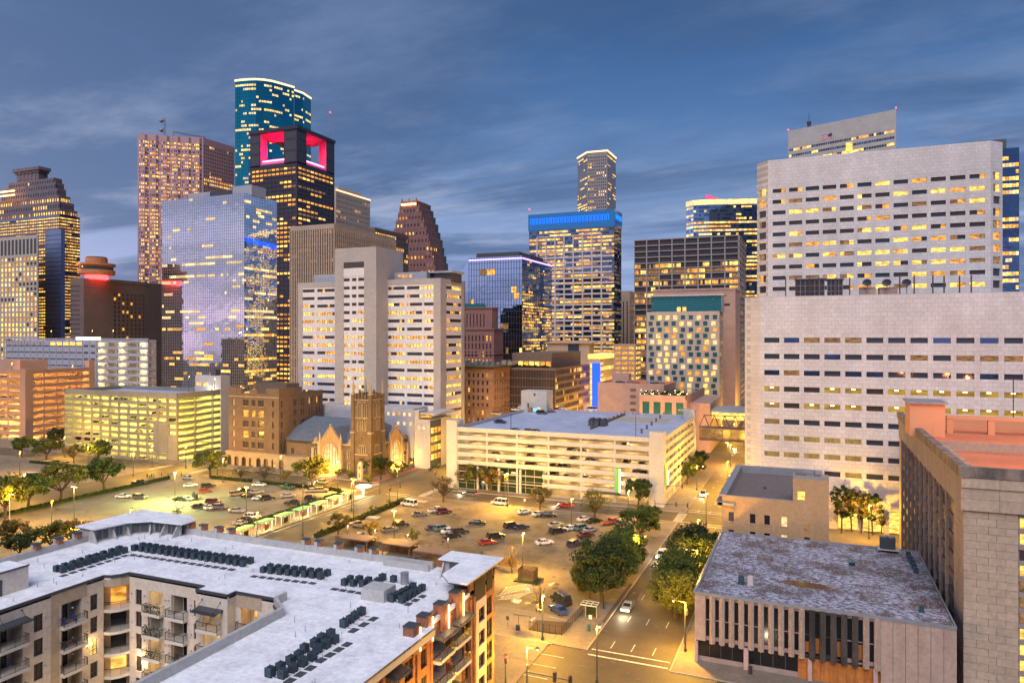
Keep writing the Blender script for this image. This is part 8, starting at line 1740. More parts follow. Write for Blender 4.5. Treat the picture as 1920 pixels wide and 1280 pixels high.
signal(*onZ(948, 1330), 7, .1, (1, 0), 'traffic light on a pole at the apartment corner, showing red to the side', ['red']); signal(*onZ(988, 1345), 6.4, 6.5, (1, -.1), 'blue mast-arm traffic light at the bottom edge of the photo', ['off', 'off']); lamppost(988, 1330, 9, 'blue street lamp arm above the mast-arm signal at bottom', power=2200, two=False, ar=1.6)
gsig(1017, 1200, 5.2, 1.0, (-1, 0), 'pedestrian and traffic signal on the lamp pole at the near lot corner', ['red']); gsig(1284, 1208, 5.5, .3, (1, 0), 'small red signal at the striped building corner', ['red']); gsig(1228, 985, 6.2, 9, (1, 0), 'long mast-arm signal over the avenue at the far junction', ['off', 'off'])
gsig(1243, 946, 6.0, 6, (1, 0), 'mast arm at the foot of the white car park corner', ['off']); gsig(730, 950, 5.5, .3, (1, 0), 'signal post by the rail crossing, showing red', ['red']); gsig(815, 915, 5.2, .3, (1, 0), 'red signal beside the side street right of the church', ['red']); gsig(848, 905, 5.2, .3, (-1, 0), 'green signal at the corner by the white pier', ['green']); gsig(712, 925, 5, .5, (1, 0), 'signal cluster in front of the church corner', ['off', 'off'])
# --- rail platform shelters
for i in range(8):
 y = 134+i*7.6; T = thing('platform_shelter', 'lit green-roofed tram shelter, number %s counted from the near end of the platform' % ['one', 'two', 'three', 'four', 'five', 'six', 'seven', 'eight'][i], 'tram shelter', (-135.8, y, .45))
 b = MB()
 for dy in (0, 5.4): dy *= .72; [(b.box(xx, xx+.2, y+dy, y+dy+.2, .45, 3.2), b.build('post', ['white_paint'], T), b.__init__()) for xx in (-136.9, -134.9)]
 b = MB(); b.hexa([(-137.2, y-.4, 3.1), (-134.4, y-.4, 3.1), (-134.4, y+4.4, 3.1), (-137.2, y+4.4, 3.1), (-137.2, y-.4, 3.25), (-134.4, y-.4, 3.6), (-134.4, y+4.4, 3.6), (-137.2, y+4.4, 3.25)]); b.build('canopy', ['canopy_green'], T)
 b = MB(); b.box(-136.0, -135.6, y+.4, y+3.6, 2.95, 3.05); b.build('tube_light', ['warm_tube'], T); b = MB(); b.box(-134.85, -134.8, y+1.2, y+2.8, 1.0, 2.5); b.build('screen', [('ad_red', 'lobby_glass')[i % 2]], T); b = MB(); b.box(-136.2, -135.7, y+1, y+3.2, .85, .95); b.build('bench', ['steel_pole'], T)
 if i % 2 == 0: lamp(-135.8, y+2.8, 2.6, 900, (1, .9, .45), .3, parent=T)
T = thing('platform_canopy', 'round white glowing canopy at the far end of the tram platform', 'canopy', (-135.8, 197.5, .45)); b = MB(); b.cyl(-135.8, 197.5, .45, 3.4, .35, 8); b.build('column', ['white_paint'], T); b = MB(); b.cyl(-135.8, 197.5, 3.4, 3.75, 2.6, 20, 2.0, bot=True); b.build('canopy', [glow('canopy_white', (1, .95, .7), 2.2)], T); lamp(-135.8, 196, 2.6, 1400, (1, .9, .5), .3, parent=T)
for i, (px, py) in enumerate(((603, 950), (654, 986), (700, 972), (790, 942))): x, y = onZ(px, py); b = MB(); b.box(x-2, x+2, y-1.2, y+1.2, 0, .5); o = b.build('planter', ['kerb_stone']); tag(o, 'low concrete planter %s' % ('left of the platform', 'in the avenue beside the platform', 'by the centre lot hedge', 'at the crossing corner')[i], 'planter'); centre(o)
# --- timber bin enclosure, corner fence, bus shelter, kiosk
def slatbox():
 T = thing('bin_enclosure', 'square slatted timber bin enclosure on a kerbed island in the near lot', 'enclosure', (*onZ(990, 1085), 0)); x, y = onZ(990, 1087); w, d, h = 3.6, 2.6, 2.7; n = 15
 for i in range(n):
  for (xx, yy, sx, sy) in ((x-w/2+i*w/n, y-d/2, w/n*.62, .06), (x-w/2+i*w/n, y+d/2, w/n*.62, .06)): b = MB(); b.box(xx, xx+sx, yy, yy+sy, .3, h); b.build('slat', ['timber'], T)
 for i in range(11):
  for xx in (x-w/2, x+w/2): b = MB(); yy = y-d/2+i*d/11; b.box(xx-.05, xx+.01, yy, yy+d/11*.8, .3, h); b.build('slat', ['timber'], T)
 b = MB(); b.box(x-2.6, x+2.9, y-2.2, y+1.9, .1, .28); b.build('island', ['hedge_green'], T)
mat('timber', (.20, .12, .05), .9, (.13, .08, .035), 1.5)
slatbox()
def iron_fence(pts, h, lab, m='black_metal', sp=.9, z0=.12):
 T = thing('iron_fence', lab, 'fence', (*pts[0], z0))
 for a, c in zip(pts, pts[1:]):
  L_ = math.dist(a, c); n = max(2, int(L_/sp)); b = MB()
  for i in range(n+1):
   t = i/n; x, y = a[0]+(c[0]-a[0])*t, a[1]+(c[1]-a[1])*t; P = MB(); P.box(x-.04, x+.04, y-.04, y+.04, z0, z0+h); P.build('post', [m], T)
  for zz in (z0+.25, z0+h-.2): b.tube((*a, zz), (*c, zz), .04, n=4)
  n2 = int(L_/.4)
  for i in range(n2): t = i/n2; x, y = a[0]+(c[0]-a[0])*t, a[1]+(c[1]-a[1])*t; b.box(x-.015, x+.015, y-.015, y+.015, z0+.1, z0+h-.1)
  b.build('rails', [m], T, 'stuff')
q = lambda px, py: onZ(px, py, .12)
iron_fence([q(992, 1180), q(1008, 1184), q(1053, 1190), q(1098, 1143)], 1.7, 'black iron fence round the planted corner of the near lot')
b = MB(); A = [q(992, 1180), q(1053, 1190), q(1075, 1167), q(1005, 1162)]; b.prism(A, .1, .17); o = b.build('planting_bed', ['soil']); o['kind'] = 'structure'
T = thing('bike_shelter', 'small black framed gate and board beside the fenced corner bed', 'gate', (*q(975, 1178), .1)); a, c = q(972, 1180), q(994, 1180); b = MB(); [b.tube((*p_, .1), (*p_, 2.6), .06) for p_ in (a, c)]; b.tube((a[0]-1, a[1], 2.75), (c[0]+.2, c[1], 2.55), .09); b.build('frame', ['black_metal'], T); b = MB(); b.box(a[0]-.4, a[0]+.3, a[1]-.3, a[1]+.1, .1, 1.1); b.build('bin', ['black_metal'], T)
T = thing('bus_shelter', 'green glass-roofed bus shelter on the pavement by the avenue', 'bus shelter', (*q(1105, 1152), .12)); x, y = q(1107, 1160); b = MB(); b.hexa([(x-1.6, y-.9, 2.9), (x+1.3, y-.9, 2.9), (x+1.3, y+1.1, 2.9), (x-1.6, y+1.1, 2.9), (x-1.6, y-.9, 3.0), (x+1.3, y-.9, 3.0), (x+1.3, y+1.1, 3.0), (x-1.6, y+1.1, 3.0)]); b.build('roof_glass', ['teal_glass'], T)
b = MB(); [b.box(x-1.7+i*.98, x-1.6+i*.98, y-.95, y+1.15, 2.88, 3.06) for i in range(4)]; [b.box(x-1.7, x+1.4, y-.98+j*1.06, y-.9+j*1.06, 2.87, 3.07) for j in range(3)]; [b.tube((x+s, y+.9, .12), (x+s, y+.9, 2.9), .05) for s in (-1.2, .9)]; b.build('frame', ['white_frame'], T); b = MB(); b.box(x-1.1, x+.8, y+.85, y+.9, .4, 2.3); b.build('back_panel', ['lobby_glass'], T); b = MB(); b.box(x-.8, x+.6, y+.3, y+.75, .5, .6); b.build('bench', ['steel_pole'], T)
for (px, py, lab, m, h) in ((1133, 1140, 'black litter bin on the pavement near the bus shelter', 'black_metal', 1.0), (1104, 1182, 'small teal bin at the kerb by the bus shelter', 'teal_glass', 1.0), (1407, 1262, 'black litter bin in front of the boarded shop', 'black_metal', 1.0)): x, y = q(px, py); b = MB(); b.cyl(x, y, .12, .12+h, .3, 10); b.cyl(x, y, .12+h, .2+h, .33, 10); o = b.build('litter_bin', [m]); tag(o, lab, 'litter bin'); centre(o)
for (px, py, lab) in ((1107, 1178, 'red and white parking sign on a post by the bus shelter'), (1090, 960, 'small sign on a post at the edge of the centre lot'), (951+33, 950, 'white notice on a post near the star-like lamp'), (952, 1180, 'thin sign post in the near junction'), (37, 895, 'black notice board at the left edge'), (447, 893, 'red and white banner sign at the arcade hedge')):
 x, y = onZ(px, py, .12); T = thing('street_sign', lab, 'sign', (x, y, .12)); b = MB(); b.tube((x, y, .1), (x, y, 2.6), .04); b.build('post', ['steel_pole'], T); b = MB(); b.box(x-.3, x+.3, y-.06, y-.02, 1.9, 2.6); b.build('plate', ['flag_white' if 'white' in lab else 'dark_metal'], T)
x, y = onZ(690, 892); T = thing('stone_monument', 'small pale stone clock monument in front of the church tower', 'monument', (x, y, 0)); 
x, y = -152.5, 219.8; b = MB(); b.box(x-.8, x+.8, y-.6, y+.6, 0, 3.4); b.box(x-.9, x+.9, y-.7, y+.7, 3.4, 3.7); b.box(x-.7, x+.7, y-.5, y+.5, 3.7, 5.6); b.hexa([(x-.8, y-.6, 5.6), (x+.8, y-.6, 5.6), (x+.8, y+.6, 5.6), (x-.8, y+.6, 5.6), (x-.05, y-.1, 6.9), (x+.05, y-.1, 6.9), (x+.05, y+.1, 6.9), (x-.05, y+.1, 6.9)]); T.location = (x, y, 0); OFF[T.name] = (x, y, 0); b.build('body', ['beige_concrete'], T); b = MB(); b.box(x-.4, x+.4, y-.62, y-.55, 4.0, 5.2); b.box(x-.3, x+.3, y-.68, y-.6, 1.0, 2.6); b.build('panel', ['brown_concrete'], T)
iron_fence([(-112, 150.5), (-62, 150.5)], 1.9, 'dark timber and iron fence behind the apartment roof', 'timber', 2.0, .1)
b = MB(); b.box(-112, -62, 150.55, 150.65, .1, 1.9); 
for i in range(60): b.box(-112+i*.833, -112+i*.833+.75, 150.4, 150.5, .15, 1.95)
o = b.build('board_fence', ['timber']); tag(o, 'low timber board fence along the near edge of the centre lot', 'fence'); centre(o)
for i, (px, py, lab) in enumerate(((672, 1006, 'left'), (750, 1016, 'middle'), (810, 1030, 'right'))): x, y = onZ(px, py, 3); b = MB(); b.box(x-4, x+4, y-2.2, y+2.2, 2.7, 3.0); [b.box(x+sx, x+sx+.2, y+sy, y+sy+.2, 0, 2.7) for sx in (-3.8, 3.6) for sy in (-2, 1.8)]; o = b.build('carport', ['brown_concrete']); tag(o, 'flat grey carport roof behind the apartment building, %s of three' % lab, 'carport'); centre(o)
for i, (px, py) in enumerate(((652, 1000), (703, 1008), (764, 1017), (840, 1025))): x, y = onZ(px, py, 2); T = lamppost(0, 0, 4.2, 'small garden lamp glowing along the fence behind the apartment roof', x=x, y=y, power=110, two=False, ar=.05, bulb='warm_tube', col=(1, .8, .45)); T['group'] = 'garden lamps behind the apartment roof'
# --- people crossing
def person_mesh(seed, cloth):
 g = random.Random(seed); me = bpy.data.meshes.new('body'); st = .22*(1 if seed % 2 else -1)
 V = [(0, 0, .95), (0, 0, 1.2), (0, 0, 1.42), (0, 0, 1.52), (0, .02, 1.63), (0, .02, 1.74), (-.1, 0, .9), (-.1, st, .5), (-.1, st*1.1, .08), (-.1, st*1.1-.14, .04), (.1, 0, .9), (.1, -st*.6, .5), (.1, -st*1.1, .08), (.1, -st*1.1-.14, .04), (-.19, 0, 1.4), (-.25, -.05, 1.12), (-.24, -.15, .88), (.19, 0, 1.4), (.25, .05, 1.12), (.24, -.02, .87)]
 E = [(0, 1), (1, 2), (2, 3), (3, 4), (4, 5), (0, 6), (6, 7), (7, 8), (8, 9), (0, 10), (10, 11), (11, 12), (12, 13), (2, 14), (14, 15), (15, 16), (2, 17), (17, 18), (18, 19)]
 rad = [.15, .14, .15, .06, .10, .09, .10, .07, .05, .045, .10, .07, .05, .045, .065, .05, .04, .065, .05, .04]
 me.from_pydata(V, E, []); me.materials.append(MATS[cloth]); o = bpy.data.objects.new('body', me); C.objects.link(o); m = o.modifiers.new('skin', 'SKIN')
 for i, r in enumerate(rad): me.skin_vertices[0].data[i].radius = (r, r*.8)
 me.skin_vertices[0].data[0].use_root = True; s = o.modifiers.new('sub', 'SUBSURF'); s.levels = 1; s.render_levels = 1; return o
mat('skin', (.35, .2, .13)); mat('cloth_black', (.02, .02, .025)); mat('cloth_blue', (.03, .05, .10)); mat('cloth_red', (.25, .03, .03)); mat('cloth_grey', (.12, .12, .13))
g = random.Random(5); PL = ['person in dark coat at the head of the crossing group', 'person in blue jacket second in the crossing group', 'person in grey top behind the first two at the crossing', 'person in a black coat waiting by the hedge corner', 'person in red top at the hedge corner', 'person in dark clothes nearest the kerb at the crossing', 'person in grey jacket at the right end of the group', 'person in black beside the lamp pole at the crossing', 'person in blue walking last in the group', 'person in dark clothes standing by the ticket machine in the left lot']
for i, (px, py) in enumerate(((276, 897), (284, 897), (289, 896), (303, 893), (308, 889), (315, 894), (321, 893), (340, 893), (280, 899), (368, 937))):
 x, y = onZ(px, py, .1); T = thing('person', PL[i], 'person', (x, y, .1), g.random()*6); cl = ('cloth_black', 'cloth_blue', 'cloth_grey', 'cloth_black', 'cloth_red', 'cloth_black', 'cloth_grey', 'cloth_black', 'cloth_blue', 'cloth_black')[i]
 o = person_mesh(i, cl); o.parent = T; b = MB(); b.ball(0, .0, 1.68, .105, n=8, sz=1.2); b2 = b.mesh('head', ['skin']); h = bpy.data.objects.new('head', b2); C.objects.link(h); h.parent = T; b = MB(); b.ball(0, .03, 1.73, .108, n=8); h = bpy.data.objects.new('hair', b.mesh('hair', ['cloth_black'])); C.objects.link(h); h.parent = T
x, y = onZ(364, 937); b = MB(); b.box(x-1.1, x-.2, y, y+.8, .1, 2.3); b.box(x, x+.8, y+.2, y+.8, .1, 2.0); b.cyl(x-.6, y+.3, 2.3, 2.6, .3, 8); o = b.build('ticket_machine', ['black_metal']); tag(o, 'dark parking ticket machine beside the green lamp pole', 'ticket machine'); centre(o)
# ================================================================== CARS
def carproto(kind, paint):
 T = thing('car', 'x', 'car', (0, 0, 0)); L_, Wd, H = {'sedan': (4.7, 1.8, 1.42), 'suv': (4.75, 1.9, 1.75), 'pickup': (5.6, 1.95, 1.85), 'van': (5.3, 2.0, 2.2)}[kind]; w = Wd/2
 P = {'sedan': [(-2.35, .35), (-2.35, .85), (-1.7, .95), (-1.05, .97), (1.0, .97), (2.1, .80), (2.35, .62), (2.35, .35)], 'suv': [(-2.37, .4), (-2.37, 1.05), (-2.2, 1.1), (-1.0, 1.1), (1.0, 1.1), (2.15, .98), (2.37, .75), (2.37, .4)], 'pickup': [(-2.8, .5), (-2.8, 1.1), (-2.0, 1.1), (-.6, 1.12), (1.2, 1.15), (2.6, 1.08), (2.8, .85), (2.8, .5)], 'van': [(-2.65, .4), (-2.65, 1.2), (-1.8, 1.22), (-.5, 1.22), (1.7, 1.15), (2.5, 1.0), (2.65, .8), (2.65, .4)]}[kind]
 b = MB(); n = len(P)
 for (xa, za), (xb, zb) in zip(P, P[1:]): pass
 def loop(sc, zo=0): return [(x, z) for x, z in P]
 # body shell: side panels taper inwards towards the shoulder
 def ring(y, k): return [(x, y*(1-.07*max(0, (z-.6)))*k, z) for x, z in P]
 lft, rgt = ring(-w, 1), ring(w, 1); s = len(b.v); b.v += lft+rgt
 for i in range(n-1): b.f.append((s+i, s+i+1, s+n+i+1, s+n+i)); b.m.append(0)
 b.f.append(tuple(s+i for i in reversed(range(n)))); b.m.append(0); b.f.append(tuple(s+n+i for i in range(n))); b.m.append(0); b.f.append((s+n-1, s, s+n, s+2*n-1)); b.m.append(0)
 cab = {'sedan': ((-1.75, 1.05), (-1.0, .25), .96, 1.42), 'suv': ((-2.2, 1.15), (-1.95, .45), 1.09, 1.74), 'pickup': ((-.75, 1.35), (-.6, .75), 1.12, 1.82), 'van': ((-2.6, 1.75), (-2.5, 1.0), 1.2, 2.2)}[kind]
 (xa, xb), (xc, xd), z0, z1_ = cab; wt = w*.74; wb = w*.93
 G = [(xa, -wb, z0), (xb, -wb, z0), (xb, wb, z0), (xa, wb, z0), (xc, -wt, z1_-.06), (xd, -wt, z1_-.06), (xd, wt, z1_-.06), (xc, wt, z1_-.06)]
 rf = [(xc-.03, -wt-.02, z1_-.06), (xd+.05, -wt-.02, z1_-.06), (xd+.05, wt+.02, z1_-.06), (xc-.03, wt+.02, z1_-.06), (xc+.08, -wt+.08, z1_), (xd-.05, -wt+.08, z1_), (xd-.05, wt-.08, z1_), (xc+.08, wt-.08, z1_)]
 b.hexa(rf)
 for sy in (-1, 1):     # pillars
  for t in (0, .38 if kind != 'pickup' else .5, .72, 1):
   x0_ = xa+(xb-xa)*t; x1_ = xc+(xd-xc)*t; b.tube((x0_, sy*wb*.995, z0), (x1_, sy*wt*1.01, z1_-.04), .045, n=4)
 if kind == 'pickup': b.box(-2.75, -.85, -w*.8, w*.8, 1.09, 1.13, 1)
 b2 = MB(); b2.hexa(G)
 def add(nm, mb, m): me = mb.mesh(nm, m); o = bpy.data.objects.new(nm, me); C.objects.link(o); o.parent = T; return o
 add('body', b, [paint, 'black_metal']); add('window_glass', b2, ['car_glass'])
 wb_ = MB(); r = .33 if kind in ('sedan',) else .38
 for i in range(12):
  a0, a1 = i*math.pi/6, (i+1)*math.pi/6
 wheel = MB(); nn = 12; s = 0
 for yy in (-.11, .11): wheel.v += [(r*math.cos(i*2*math.pi/nn), yy, r*math.sin(i*2*math.pi/nn)) for i in range(nn)]
 for i in range(nn): j = (i+1) % nn; wheel.f.append((i, j, nn+j, nn+i)); wheel.m.append(0)
 wheel.f.append(tuple(reversed(range(nn)))); wheel.m.append(0); wheel.f.append(tuple(nn+i for i in range(nn))); wheel.m.append(0)
 rim = MB()
 for yy in (-.13, .13): rim.face([(r*.6*math.cos(i*2*math.pi/8), yy, r*.6*math.sin(i*2*math.pi/8)) for i in (range(8) if yy > 0 else reversed(range(8)))])
 wm, rm = wheel.mesh('wheel', ['tyre']), rim.mesh('rim', ['rim_metal'])
 for sx in (-1, 1):
  for sy in (-1, 1):
   o = bpy.data.objects.new('wheel', wm); C.objects.link(o); o.parent = T; o.location = (sx*L_*.30, sy*(w-.09), r); q_ = bpy.data.objects.new('rim', rm); C.objects.link(q_); q_.parent = o
 hz = .68 if kind == 'sedan' else .85
 for sy in (-1, 1):
  l = MB(); l.box(L_/2-.06, L_/2+.02, sy*(w-.28)-.17, sy*(w-.28)+.17, hz-.07, hz+.08); add('headlight', l, ['lamp_glass']); l = MB(); l.box(-L_/2-.02, -L_/2+.05, sy*(w-.25)-.15, sy*(w-.25)+.15, hz, hz+.17); add('tail_light', l, ['tail_glass'])
 return T
mat('tyre', (.015, .015, .015), .9); mat('rim_metal', (.4, .4, .42), .35, metal=.8); mirror_mat('car_glass', (.015, .018, .022), .06, .0, metal=0); mat('lamp_glass', (.6, .6, .6), .2); mat('tail_glass', (.25, .015, .015), .3)
PAINT = {'white': (.72, .71, .70), 'silver': (.42, .43, .44), 'grey': (.16, .16, .17), 'black': (.018, .018, .02), 'red': (.30, .02, .02), 'blue': (.04, .10, .28), 'tan': (.36, .27, .17), 'navy': (.02, .035, .09), 'maroon': (.12, .015, .02), 'green': (.03, .10, .06), 'orange': (.45, .07, .03), 'teal': (.10, .20, .22)}
for k, c in PAINT.items():
 MATS.pop('paint_'+k, None); m = mat('paint_'+k, c, .3, tuple(v*.85 for v in c), .8, metal=.25 if k in ('silver', 'grey', 'blue') else 0); bs_ = m.node_tree.nodes['Principled BSDF']; bs_.inputs['Coat Weight'].default_value = .7; bs_.inputs['Coat Roughness'].default_value = .08
CP = {}
NUM = {}
def car(kind, colour, x, y, a, lab, z=.1, group=None, lights=False):
 mats = {'body': MATS['paint_'+colour]}
 if lights: mats['headlight'] = MATS['head_glow']; mats['tail_light'] = MATS['red_glow']
 if kind not in CP: CP[kind] = carproto(kind, 'paint_'+colour)
 r = dup(CP[kind], (x, y, z), a, lab, group, mats=mats); r.name = {'sedan': 'car', 'suv': 'car', 'pickup': 'pickup_truck', 'van': 'van'}[kind]; r['category'] = {'sedan': 'car', 'suv': 'car', 'pickup': 'pick-up truck', 'van': 'van'}[kind]; return r
PI = math.pi
def carsat(rows, where, z=.1, group=None):
 for t in rows:
  px, py, kind, colour, a, lab = t[:6]; x, y = onZ(px, py, z); car(kind, colour, x, y, math.radians(a), '%s %s %s' % (colour, {'sedan': 'saloon car', 'suv': 'SUV', 'pickup': 'pick-up truck', 'van': 'van'}[kind], lab), z, group)
carsat([(104, 869, 'sedan', 'black', 185, 'parked under the round trees of the far left lot'), (124, 871, 'sedan', 'tan', 5, 'with rosy sheen behind the black one in the far left lot'), (193, 871, 'sedan', 'black', 0, 'half hidden by the oak at the far left lot'), (63, 896, 'van', 'white', 20, 'in the cluster at the far left, rear one'), (72, 900, 'suv', 'white', 10, 'in front of the white van at the far left'), (82, 897, 'sedan', 'silver', 60, 'right of the white SUV at the far left'), (155, 894, 'suv', 'grey', 185, 'alone on the road beside the far left lot'), (262, 908, 'pickup', 'black', 10, 'beside the hedge at the left of the left lot'), (268, 862, 'sedan', 'tan', 0, 'on the street in front of the yellow-green car park'), (22, 905, 'sedan', 'silver', 30, 'at the far left edge by the lamp box')], '')
carsat([(231, 933, 'sedan', 'white', 15, 'leftmost car of the left lot'), (262, 935, 'suv', 'grey', 10, 'right of the leftmost white car'), (337, 938, 'sedan', 'black', 190, 'behind the silver car at the green lamp'), (349, 938, 'sedan', 'silver', 20, 'at the foot of the green lamp'), (353, 898, 'sedan', 'silver', 5, 'at the far hedge near the crossing'), (357, 912, 'sedan', 'white', 50, 'alone in the far part of the left lot'), (384, 923, 'sedan', 'red', 60, 'nosing towards the black car in the far left lot rows'), (390, 914, 'suv', 'black', 60, 'behind the red car in the left lot'),
  (373, 952, 'sedan', 'black', 10, 'front left of the middle group in the left lot'), (400, 944, 'suv', 'maroon', 20, 'at the back of the middle group in the left lot'), (397, 954, 'sedan', 'white', 60, 'in the middle group, beside a dark one'), (411, 954, 'suv', 'grey', 15, 'front right of the middle group'), (444, 960, 'sedan', 'silver', 15, 'alone below the middle group of the left lot'), (443, 929, 'suv', 'tan', 55, 'left of the group near the hedge'), (456, 922, 'sedan', 'black', 60, 'top of the group by the hedge'), (466, 932, 'sedan', 'black', 40, 'lower one of the group by the hedge'), (481, 925, 'sedan', 'silver', 60, 'right of the group by the hedge'), (487, 937, 'sedan', 'white', 20, 'beside a black one right of centre in the left lot'), (500, 937, 'suv', 'black', 60, 'touching the white saloon on its right'),
  (540, 932, 'sedan', 'silver', 40, 'alone towards the right of the left lot'), (486, 911, 'sedan', 'white', 15, 'at the far hedge with red lights beside it'), (538, 916, 'pickup', 'green', 0, 'at the far hedge of the left lot'), (586, 922, 'sedan', 'silver', 40, 'near the hedge end, left of an olive one'), (602, 922, 'suv', 'tan', 30, 'at the far right corner of the left lot'), (550, 947, 'pickup', 'black', 10, 'beside the platform hedge'), (585, 938, 'suv', 'black', 10, 'behind the black pick-up at the platform hedge'), (473, 972, 'suv', 'white', 10, 'in the stack of cars at the near hedge end, rear'), (462, 977, 'sedan', 'black', 15, 'in the stack of cars at the near hedge end, middle'), (452, 984, 'sedan', 'silver', 10, 'in the stack of cars at the near hedge end, front')], '')
carsat([(767, 948, 'van', 'white', 170, 'parked at the top left of the centre lot'), (937, 946, 'van', 'white', 175, 'with square windows near the star-like lamp'), (671, 988, 'pickup', 'tan', 170, 'at the near left of the centre lot'), (675, 1008, 'sedan', 'grey', 20, 'hidden behind the yellow tree at the near edge'), (730, 996, 'sedan', 'grey', 55, 'beside the dark double lamp in the centre lot'), (751, 986, 'suv', 'black', 30, 'right of the dark double lamp'), (787, 967, 'sedan', 'grey', 35, 'alone in the upper left of the centre lot'), (820, 960, 'pickup', 'white', 50, 'half hidden by a maroon car'), (832, 962, 'suv', 'maroon', 40, 'right of the white pick-up'),
  (895, 983, 'sedan', 'black', 20, 'alone in the middle of the centre lot'), (813, 993, 'sedan', 'navy', 50, 'leftmost of the four-car row'), (829, 994, 'suv', 'teal', 55, 'second of the four-car row'), (843, 998, 'sedan', 'white', 60, 'third of the four-car row'), (862, 1000, 'suv', 'black', 40, 'fourth of the four-car row'), (847, 1008, 'sedan', 'black', 50, 'in front of the four-car row'), (913, 1020, 'sedan', 'red', 40, 'in the near middle of the centre lot'), (929, 1009, 'suv', 'black', 45, 'just behind the red car'), (959, 989, 'suv', 'black', 60, 'left of a pair in the middle of the centre lot'), (976, 991, 'sedan', 'navy', 50, 'right of a pair in the middle of the centre lot'),
  (983, 962, 'sedan', 'white', 55, 'at the far edge under the golden tree'), (1011, 966, 'sedan', 'white', 60, 'left of a dark one at the far edge'), (1028, 968, 'sedan', 'black', 20, 'right of the white one at the far edge'), (1021, 1020, 'sedan', 'white', 40, 'alone in the near right of the centre lot'), (1042, 987, 'sedan', 'silver', 55, 'upper left of the right-hand cluster'), (1045, 999, 'suv', 'black', 55, 'lower left of the right-hand cluster'), (1071, 993, 'sedan', 'white', 60, 'left of the three in a row at right'), (1091, 993, 'suv', 'teal', 60, 'middle of the three in a row at right'), (1107, 996, 'sedan', 'silver', 65, 'right of the three in a row at right'), (1098, 1006, 'sedan', 'maroon', 50, 'in front of the three in a row'),
  (1077, 1023, 'suv', 'navy', 75, 'nearest of the right-hand cars, beside the big oak'), (1097, 976, 'sedan', 'white', 50, 'at the far edge behind the broad tree trunk'), (1115, 979, 'sedan', 'black', 50, 'beside the trunk of the broad tree'), (1147, 982, 'pickup', 'orange', 60, 'bright one at the far right of the centre lot'), (1165, 984, 'sedan', 'navy', 60, 'next to the bright orange pick-up'), (1052, 1130, 'van', 'black', 140, 'parked by the corner fence of the near lot'), (1047, 1147, 'sedan', 'blue', 140, 'beside the dark van in the near lot')], '')
carsat([(938, 793, 'sedan', 'black', 0, 'near the front left of the white car park roof'), (932, 778, 'suv', 'tan', 0, 'at the left wall of the white car park roof'), (968, 770, 'sedan', 'silver', 0, 'behind the tan one on the roof'), (981, 767, 'suv', 'white', 20, 'at the back wall, left of a dark one on the roof'), (992, 767, 'sedan', 'navy', 20, 'at the back wall in the left roof group'), (1016, 776, 'suv', 'black', 0, 'left of the middle roof group'), (1031, 773, 'suv', 'grey', 10, 'in the middle roof group'), (1042, 769, 'sedan', 'red', 0, 'in the middle roof group'), (1052, 768, 'sedan', 'white', 0, 'behind the red one on the roof'), (1108, 771, 'van', 'white', 180, 'alone near the back of the roof')], '', 20.35)
x, y = -96, 223.5
for i, (px, c) in enumerate(((966, 'silver'), (990, 'grey'), (1004, 'teal'))): x = onY(px, 223.6); car('sedan', c, x, 223.8, PI/2, '%s saloon car nosed against the front parapet of the white car park roof' % c, 20.35)
x, y = onZ(1282, 771, 20.35); car('sedan', 'silver', x, y, .3, 'silver saloon car at the far right corner of the white car park roof', 20.35)
x, y = -149+18, 262; car('sedan', 'white', -127, 262, PI/2, 'white saloon car on the side street left of the white car park')
g = random.Random(31)
def deckcars(name, n, lab, cols, maxr, grp):
 x0, X, Y, y1, z1, nl, gr, ph = GAR[name]
 for i in range(n): k = g.randint(1, nl-1); x = g.uniform(x0+6, X-6); car(g.choice(['sedan', 'sedan', 'suv']), g.choice(cols), x, Y+2.7, PI/2*g.choice((1, -1)), lab+', deck %s from the bottom, %s' % ('one two three four five six seven eight nine ten'.split()[k], 'left half' if x < (x0+X)/2 else 'right half'), gr+k*ph, grp)
names = [o.name for o in bpy.data.objects if o.name in GAR]
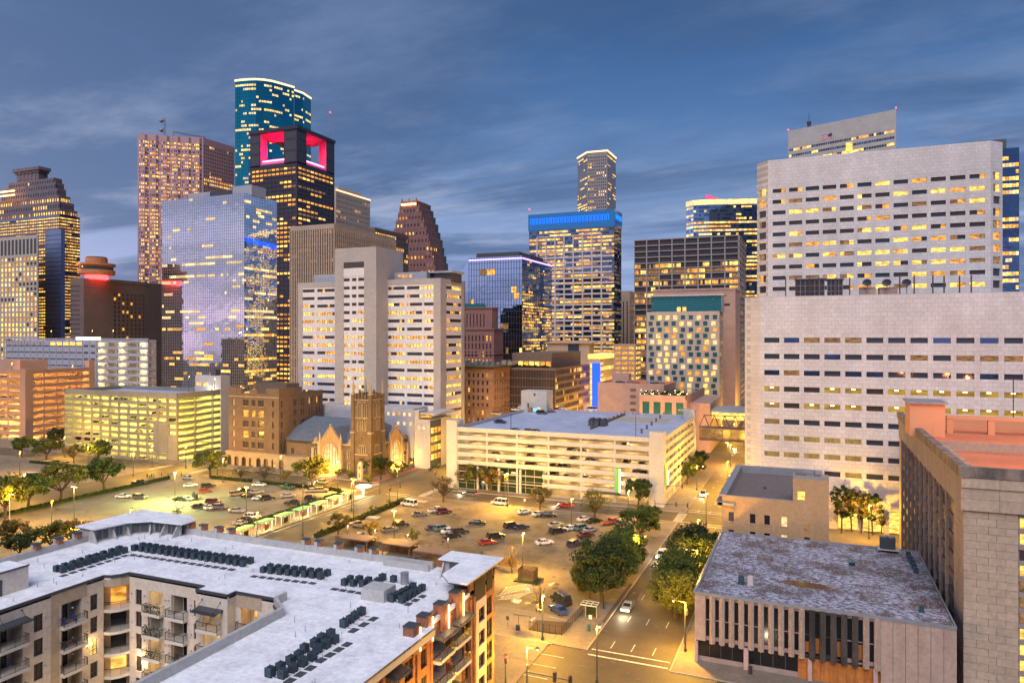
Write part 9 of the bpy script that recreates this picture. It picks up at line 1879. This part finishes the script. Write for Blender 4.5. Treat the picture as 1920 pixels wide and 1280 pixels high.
deckcars(names[0], 34, 'car in the white car park', ['black', 'grey', 'white', 'navy', 'maroon', 'silver', 'tan'], 6, 'cars on the decks of the white car park')
deckcars(names[1], 34, 'car in the yellow-green car park', ['black', 'grey', 'green', 'navy', 'red', 'silver', 'tan'], 6, 'cars on the decks of the yellow-green car park')
deckcars(names[2], 8, 'car in the terracotta car park', ['black', 'grey', 'white'], 6, 'cars on the decks of the terracotta car park')
for i, (dx, c, k) in enumerate(((2, 'black', 'suv'), (8, 'grey', 'sedan'), (12, 'red', 'sedan'), (20, 'silver', 'sedan'), (24, 'black', 'suv'), (27, 'grey', 'sedan'))): car(k, c, BPK[0]+8+dx*.8, BPK[2]+8+(i % 2)*3, .2, '%s car on the orange lit roof of the windowless car park' % c, BPK[3]-.8, 'cars on the windowless car park roof')
# traffic on the avenue, at rest
for i, (x, y, c, a, k, l) in enumerate(((-32.7, 136, 'silver', PI*1.5, 'sedan', 'silver car with headlights on, nearest on the avenue'), (-32.9, 171, 'white', PI*1.5, 'suv', 'white SUV with headlights on, second on the avenue'), (-29.4, 192, 'black', PI*1.5, 'sedan', 'black car with headlights on, beside the avenue row of oaks'), (-32.8, 242, 'silver', PI*1.5, 'suv', 'silver SUV with headlights on, beside the white car park'), (-70, 209.6, 'red', PI, 'sedan', 'red car with tail lights on, in front of the white car park'), (-104, 212.4, 'grey', PI, 'suv', 'grey SUV with tail lights on, in front of the lobby glass'), (-162, 209.6, 'silver', PI, 'sedan', 'silver car with tail lights on, in front of the church'), (-32.4, 345, 'white', PI*1.5, 'sedan', 'white saloon car with headlights on, beyond the footbridge'), (-26, 470, 'grey', PI*1.5, 'sedan', 'grey car with headlights on, farthest along the avenue'), (-3, 106.5, 'white', PI, 'van', 'white van with red tail lights at the bottom of the photo'))):
 T = car(k, c, x, y, a, l, .0, lights=True); lamp(x+math.cos(a)*4, y+math.sin(a)*4, .8, 350, (1, .85, .55), .2)
for p in CP.values():
 for ch in list(p.children):
  for gch in list(ch.children): bpy.data.objects.remove(gch)
  bpy.data.objects.remove(ch)
 bpy.data.objects.remove(p)
